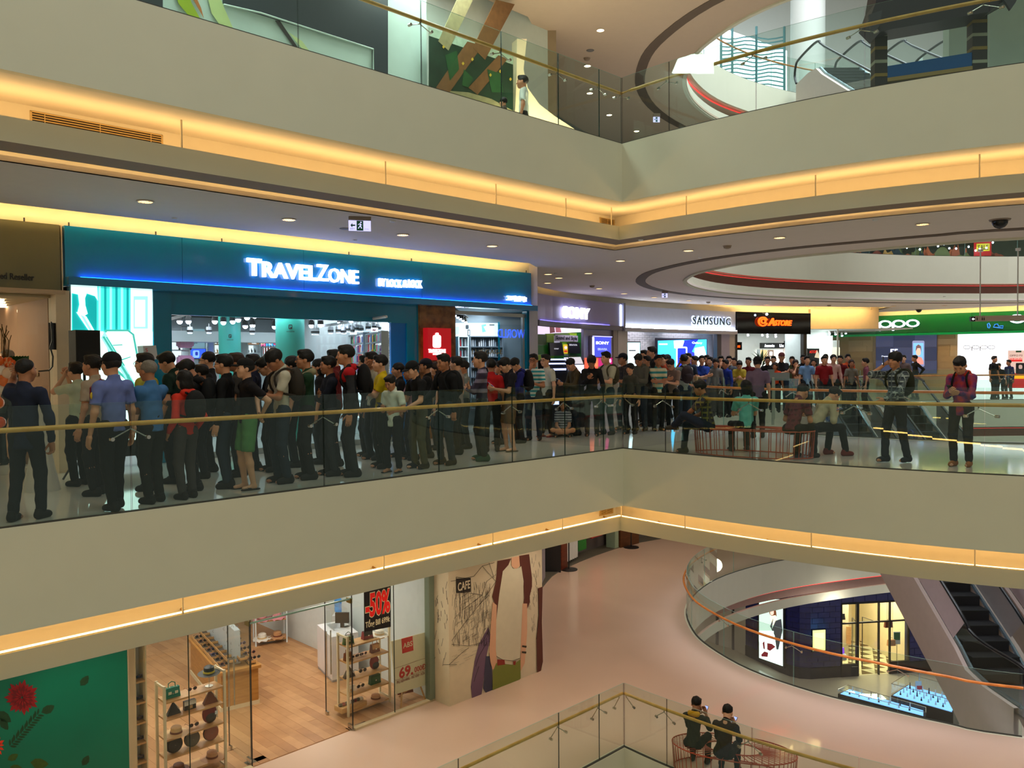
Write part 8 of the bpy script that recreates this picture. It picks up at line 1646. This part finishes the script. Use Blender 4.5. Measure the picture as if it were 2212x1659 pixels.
r=P_(848,809,245,'small child in a white shirt with pale blue sleeves holding a phone at the rail',c=13.85,top=(206,214,200),bot=K_,pose='phone1',shoes='flip',h=.014,hem=.78,hands=((.05,.26,1.13),(-.22,.30,1.08)));phone(r,1,False)
P_(862,786,205,'person with a black ponytail behind the child',c=15.9,top=DK,hair='pony',build=.9)
P_(888,792,200,'person in a pink blouse with folded arms',c=15.3,top=(190,140,150),hair='long',hc='b',pose='cross',build=.9)
P_(904,780,222,'person in a black cap and black shirt leaning both hands on the rail',c=13.95,top=K_,bot=(78,76,62),hair='cap',sleeve='short',pose='rail',lean=6)
P_(922,777,185,'person in a dark cap and black jacket behind the leaning man',c=15.4,top=K_,sleeve='long',hair='cap',capc=(28,28,40))
P_(944,784,190,'person with reddish brown hair, face hidden',c=16.6,top=(110,90,60),hair='bob',hc='b',build=.92)
r=P_(962,766,225,'person in a black shirt and jeans with a hand on the rail',c=14.0,top=K_,sleeve='long',bot=JN,pose='railr',build=1.12,sc_=(50,36,26));bagpack(r,(24,24,26),'black shoulder bag on the person in the black shirt')
P_(988,772,165,'person in a pale checked shirt looking away',c=15.4,top=(150,136,130),bot=(40,30,26))
P_(1003,781,200,'person in a grey jacket raising a hand beside the purple stripes',c=16.3,top=(130,136,130),sleeve='long',pose='chin',glasses_=True)
P_(1040,762,185,'person in a purple sweater with grey bands and folded arms',c=13.95,top=STP,sleeve='long',bot=(38,42,44),pose='cross',sc_=(50,80,60),hem=.8)
P_(1061,777,95,'person in a red tee seen from behind',c=15.2,top=(176,24,26),bot=K_)
r=P_(1100,771,205,'person in a black polo and brown shorts looking down at a phone',c=14.9,top=(26,24,32),bot=(104,74,44),legs='short',shoes='flip',sc_=(90,70,50),pose='phone',build=1.1);phone(r)
P_(1081,782,205,'person with dark hair behind the black polo',c=16.4,top=(60,50,46),hair='bob',build=.92)
r=P_(1121,772,195,'person in a blue hooded jacket with glasses',Y=16.4,top=(30,34,110),sleeve='long',bot=DK,hood=(30,34,110),glasses_=True,pose='phone');bagpack(r,(24,24,26),'black backpack on the person in the blue hooded jacket')
P_(1153,766,255,'person in a teal and white striped tee with a hand at the chin',Y=16.9,top=STT,bot=JN,pose='chin',glasses_=True)
P_(1180,767,225,'person in a white sleeve tee with glasses behind the teal stripes',Y=17.7,top=(186,186,174),bot=(30,28,28),pose='down',glasses_=True,shoes='flip',sc_=(150,50,50))
r=P_(1216,866,265,'person in a striped tee sitting cross-legged on the floor',Y=17.9,top=STN,bot=(50,44,46),legs='short',hair='bob',hc='b',pose='lap',seat=.02,Hh=1.55,feet=((-.16,.30,.08),(.16,.36,.08)),kn=((1,.35,.25),(-1,.35,.25)),hands=((.05,.30,.16),(-.05,.30,.15)),hp=-5,h=.02,build=.92)
r=P_(1240,773,208,'person in an olive shirt looking down at a phone',Y=18.0,top=(70,60,40),sleeve='long',bot=JN,pose='phone');phone(r)
r=P_(1278,767,262,'person with bowl-cut hair in a black sweater looking at a phone',Y=17.8,top=K_,sleeve='long',bot=DK,hair='bowl',pose='phone1');phone(r)
r=P_(1311,761,222,'person in a pale grey tee lifting a phone, beside the black sweater',Y=18.1,top=(172,170,148),bot=(30,50,60),pose='phone',hp=-5,build=1.1);phone(r);bagpack(r,(70,66,50),'olive backpack on the person in the pale grey tee')
P_(1347,765,205,'person in a dark cap and brown plaid shirt',Y=19.2,top=PLB,hair='cap',capc=(28,30,44),bot=JN,pose='phone',hp=0)
P_(1362,786,235,'person with short hair in a grey cardigan over black',Y=18.2,top=(66,66,60),sleeve='long',bot=K_,hair='bowl',build=.88,pose='down',hem=.7)
r=P_(1383,763,235,'person in a grey hooded top typing on a phone',Y=19.0,top=(92,90,80),sleeve='long',bot=JN,pose='phone',hood=(92,90,80));phone(r)
P_(1393,758,230,'person far back left of the tall man',Y=21.6,top=DK);P_(1399,770,215,'person peering between the grey hood and the striped polo',Y=20.3,top=DK)
P_(1410,750,195,'tallest person of the crowd, dark shirt, before the small pale screen',Y=21.0,top=DK)
P_(1421,768,285,'person in a cream and teal striped polo with folded arms',Y=19.0,top=STS,bot=K_,pose='cross')
P_(1433,767,240,'person with dark hair right of the tall man',Y=22.0,top=(150,60,30));P_(1442,767,200,'person with dark hair in front of the left edge of the big screen',Y=23.2,top=DK)
r=P_(1453,774,228,'person in a dusty brown shirt with glasses looking down',Y=19.4,top=(132,110,98),bot=K_,pose='phone',glasses_=True,shoes='flip',sc_=(60,50,40));phone(r)
r=P_(1478,767,100,'person in a pale grey tee with a raised arm, back to the camera',Y=20.3,top=(150,160,150),bot=JN,pose='raise');bagpack(r,(50,40,44),'brown backpack on the person with the raised arm')
P_(1487,764,240,'person in navy with glasses before the big screen',Y=22.6,top=(30,40,60),glasses_=True);P_(1502,770,200,'person in a white tee half hidden right of the raised arm',Y=23.6,top=(180,184,180))
P_(1516,769,262,'person in a royal blue shirt with folded arms',Y=23.0,top=(30,60,150),pose='cross');P_(1527,768,250,'person behind the royal blue shirt',Y=24.6,top=DK);P_(1534,772,240,'person in dark teal right of the royal blue shirt',Y=23.9,top=(28,60,70))
P_(1546,775,262,'person in a grey cardigan over a black tee',Y=23.3,top=(110,108,106),sleeve='long',hair='bowl',build=.9);P_(1557,770,262,'person yawning in a dark top',Y=24.3,top=DK,pose='chin');P_(1568,778,215,'person in a cobalt blue jacket',Y=23.4,top=(30,50,140),sleeve='long')
P_(1575,770,255,'person in a slate tee with glasses and a hand at the chin',Y=24.6,top=(84,90,100),pose='chin',glasses_=True);P_(1586,774,250,'person half hidden right of the slate tee',Y=25.6,top=(70,60,60));P_(1597,778,258,'person in a yellow and purple top holding a phone',Y=24.2,top=(170,150,50),pose='phone',build=.92)
P_(1617,773,240,'person in dark red left of the black hat',Y=25.6,top=(90,24,30),sleeve='long')
P_(1637,772,85,'person in a lilac polo and black hat seen from behind',Y=17.1,top=(112,96,120),bot=(30,30,30),hair='cap',build=1.12,pose='down')
for px,top,yaw,Y,lab,kw in((1658,771,255,26.5,'person with glasses in a black jacket over white',dict(top=K_,sleeve='long',glasses_=True)),(1671,770,250,27.6,'person with fringe behind the black jacket',dict(top=(90,70,60))),(1676,783,240,25.4,'person with long hair in orange bending forward',dict(top=(210,70,30),hair='long',hc='b',build=.88,lean=10)),(1688,763,262,25.9,'tall person in a dark tee with folded arms and reddish cap',dict(top=(34,34,38),hair='cap',capc=(90,40,40),pose='cross')),(1711,771,250,27.2,'person looking down behind the brown dress',dict(top=(60,70,40))),(1718,778,262,25.2,'person in a brown top covering the mouth',dict(top=(124,88,70),hair='long',hc='b',pose='mouth',build=.9)),(1735,767,258,27.4,'person behind the light blue tee',dict(top=K_)),(1743,770,265,25.0,'person in a light blue tee with a brown sling bag',dict(top=(112,150,196),pose='down')),(1758,776,245,27.0,'person in white with a dark strap right of the light blue tee',dict(top=(200,196,186),hair='bob',build=.9)),(1780,770,268,24.6,'person in a wide crimson tee',dict(top=(128,18,24),build=1.15)),(1783,766,262,28.4,'person behind the crimson tee',dict(top=(170,120,110))),(1800,767,262,25.8,'person in a pale pink shirt with a braid',dict(top=(196,152,142),sleeve='long',hair='pony')),(1815,769,245,27.0,'person in a dark red polo bending an arm',dict(top=(100,18,24))),(1831,766,262,28.2,'person in orange behind the patterned blouse',dict(top=(206,84,40))),(1839,778,262,26.0,'person in a patterned grey blouse',dict(top=(120,116,104),hair='bob',hc='b',build=.9)),(1871,775,165,25.6,'person in a mauve tee turned away near the glass corner',dict(top=(134,78,92)))):
 P_(px,top,yaw,lab,Y=Y,**kw)
r=P_(1936,762,200,'person in a dark plaid shirt phoning at the right rail',Y=12.85,top=PLG,sleeve='long',bot=(34,36,44),pose='ear',hands=((.11,.12,1.52),(-.10,.32,.99)),build=1.12,hp=-4,hy=10,sc_=(30,32,40),step=.2,h=.016,hair='bowl');bagpack(r,(44,48,34),'dark olive backpack on the person phoning');phone(r,1,False)
r=P_(2078,767,225,'person in a purple, orange and blue patterned jacket looking down at the right',Y=12.3,top=wood('galaxy_cloth',(44,34,110),(190,56,50),.8,(3,3,3)),sleeve='long',bot=(40,38,42),pose='phone',hood=(190,60,30),hp=-38,h=.016,sc_=(150,90,40),hem=.76);bagpack(r,K_,'black backpack under the patterned jacket');phone(r,1,False)
def wire_bench(c,ang,a,bb,h_,label,n=50):
 cm_=mat('bench_coral_wire',(176,74,44),.45);e_=empty('wire_bench',c,label,'bench');ca,sa=math.cos(ang),math.sin(ang);c=Vector(c)
 def pt(t,k=1.0,z=0):
  x=a*math.copysign(abs(math.cos(t))**.7,math.cos(t))*k;y=bb*math.copysign(abs(math.sin(t))**.9,math.sin(t))*(1-.25*math.cos(t)**2)*k;return c+Vector((x*ca-y*sa,x*sa+y*ca,z))
 for z,k in((h_,1),(.02,.97),(h_,.45)):b=MB();b.tube([pt(i*math.tau/40,k,z)for i in range(40)],.011,6,closed=True);b.build('ring',cm_,e_)
 for i in range(n):t=i*math.tau/n;b=MB();b.tube([pt(t,.97,.02),pt(t,1,h_),pt(t,.45,h_+.004)],.007,4);b.build('wire',cm_,e_)
wire_bench((4.05,13.95,0),math.radians(-36),1.02,.52,.45,'coral red wire bench on the middle gallery, four people around it')
wire_bench((3.78,14.15,DN),math.radians(-20),1.05,.5,.45,'coral red wire bench on the lowest gallery, two people on it')
P_(1530,823,150,'person in a navy and yellow plaid shirt sitting with crossed legs on the bench',Y=14.05,top=PLN,bot=(30,38,52),seat=.45,Hh=1.66,pose='lap',build=1.12,lean=10,hy=10,hp=-10,feet=((.12,.48,.085),(-.02,.62,.50)),kn=((0,1,.4),(-.6,1,.6)),hands=((.16,.42,.62),(-.02,.5,.62)),sc_=(56,50,40),hem=.9)
P_(1612,815,92,'person with long black hair in a mint blouse sitting back to the camera',Y=14.2,top=(104,190,178),bot=K_,seat=.45,Hh=1.62,pose='lap',hair='bob',build=1.08,hem=.84,hp=0)
r=P_(1712,822,40,'person in a maroon plaid shirt hunched over on the bench',Y=13.35,top=PLR,bot=K_,seat=.45,Hh=1.66,pose='lap',lean=24,hp=-25,feet=((.14,.42,.085),(-.1,.30,.085)))
r=P_(1762,838,18,'person in a cream shirt bending forward over a phone on the bench',Y=13.75,top=(176,168,138),sleeve='long',bot=(30,30,28),seat=.45,Hh=1.64,pose='lap',lean=34,hp=-22,sc_=(110,40,34),feet=((.16,.5,.085),(-.14,.36,.085)),hem=.9);phone(r)
P_(1977,768,185,'staff person in black with a beard before the dark video wall',Y=33.0,top=K_,sleeve='long',pose='behind');P_(1952,768,240,'person in a grey tee behind the person phoning',Y=31.0,top=(96,80,76),pose='hip')
P_(2147,770,290,'staff person in a black tee before the white lit wall',Y=32.5,top=K_,pose='down');P_(2162,784,215,'staff person bending in black right of the black tee',Y=32.8,top=K_,lean=18);P_(2180,778,200,'person in dark blue partly behind the standee',Y=33.2,top=(34,44,84),sleeve='long')
P_(17,757,262,'person with cropped hair behind the flowers in the left shop',Y=13.4,top=(40,36,40),hair='crop',hc='g')
r=P_(1131,165,175,'person in a white short-sleeved shirt standing on the upper gallery',Y=16.4,floor=UP,top=(206,216,206),bot=(40,38,40),hair='short',pose='down',build=1.1,h=.016)
P_(1089,212,165,'small child on the upper gallery, only the head above the edge',Y=15.9,floor=UP,top=(90,80,70),bot=DK,hair='bowl',h=.016)
r=P_(1497,1484,60,'person in a dark jacket with a yellow hood sitting on the lower bench',Y=14.25,floor=DN,top=(44,42,38),sleeve='long',bot=K_,seat=.45,Hh=1.66,pose='lap',hood=(222,160,20),lean=12,hp=-25,h=.015,hands=((.12,.38,.92),(-.05,.36,.9)));phone(r)
r=P_(1563,1505,62,'person in a dark plum jacket with a grey collar sitting on the lower bench',Y=13.9,floor=DN,top=(44,28,28),sleeve='long',bot=(40,34,26),seat=.45,Hh=1.66,pose='lap',lean=22,hp=-25,h=.015,build=1.12,hands=((.10,.40,.86),(-.05,.38,.84)));phone(r)
q=P(10,1060,0);q=Vector((-6.05,10.6,0));e=empty('flower_stand',q,'orange and white balloons with a bouquet on a white draped stand, left edge','flower stand');b=MB();b.lathe(q,[(.22,0),(.12,.5),(.08,1.1),(0,1.12)],16);b.build('drape',mat('drape_white',(206,200,188),.8),e)
for x,y,r_,c in((3,800,11,(236,226,214)),(18,806,13,(236,200,170)),(8,822,13,(240,120,50)),(-4,780,12,(240,110,40)),(-2,840,13,(236,220,200)),(0,912,12,(236,90,30)),(-6,870,14,(240,120,50))):
 b=MB();b.ball(Q(x,y,10.7),r_/F*10.7,14,10);b.build('balloon',mat('balloon_%d'%c[2],c,.25,coat=.3),e,smooth=True)
for i in range(9):b=MB();c_=Q(14+3.5*(i%5),778+5*(i//3),10.75);b.ball(c_,.04,8,5);b.build('bloom',mat(['bloom_orange','bloom_peach'][i%2],[(230,90,20),(230,160,110)][i%2],.6),e,smooth=True)
for i in range(7):b=MB();a_=Q(20+i*3,785,10.8);d_=Vector((.03+.02*i,0,.1));s_=Vector((.02,.03,0));b.poly([a_-s_,a_+d_*.5-s_*2,a_+d_,a_+d_*.5+s_*2]);b.build('leaf',mat('leaf_bouquet',(40,80,30),.6),e)
for i in range(9):b=MB();x0=4+i*1.6;b.tube([Q(x0,775,10.9),Q(x0+4*math.sin(i),735,10.9),Q(x0+9*math.sin(i*1.7),700+3*i,10.9)],.006,4);b.build('twig',mat('twig_brown',(90,66,30),.8),e)
q=Q(1645,790,27.5);e=empty('potted_palm',(q.x,q.y,0),'leafy green palm in a pot behind the crowd, before the black-fronted shop','plant');b=MB();b.lathe((q.x,q.y,0),[(.2,0),(.26,.5),(.22,.5)],16);b.build('pot',dark,e);b=MB();b.tube([(q.x,q.y,.5),(q.x,q.y,1.4)],.03,6);b.build('stem',mat('palm_stem',(80,70,40),.8),e)
for i in range(26):a=i*2.4;el=.3+1.1*((i*7)%10)/10;d_=Vector((math.cos(a)*math.cos(el),math.sin(a)*math.cos(el),math.sin(el)));o_=Vector((q.x,q.y,1.35+.01*i));s_=d_.cross(Vector((0,0,1))).normalized()*.035;b=MB();b.poly([o_,o_+d_*.25+s_,o_+d_*.5+Vector((0,0,-.05)),o_+d_*.25-s_]);b.build('frond',mat('palm_green',(44,84,34),.6),e,recalc=False)
for x0,x1,y0,y1,Y,lab in((1661,1705,805,822,22.5,'grey translucent kiosk panel right of the lilac polo'),(1658,1672,798,815,20.5,'small slanted grey panel at the shoulder of the lilac polo')):
 pl=Plane((Q(x0,800,Y)).xy,(Q(x1,800,Y)).xy);q=pl.p(x0,y1);e=empty('kiosk',(q.x,q.y,0),lab,'kiosk');pboxo(pl,'panel',x0,y0,x1,y1,0,.03,mat('kiosk_grey',(120,130,130),.3),e);b=MB();zz_=pl.p(x0,y1).z;b.pbox(pl,.1,.16,0,zz_,0,.03);b.build('foot',alu,e)
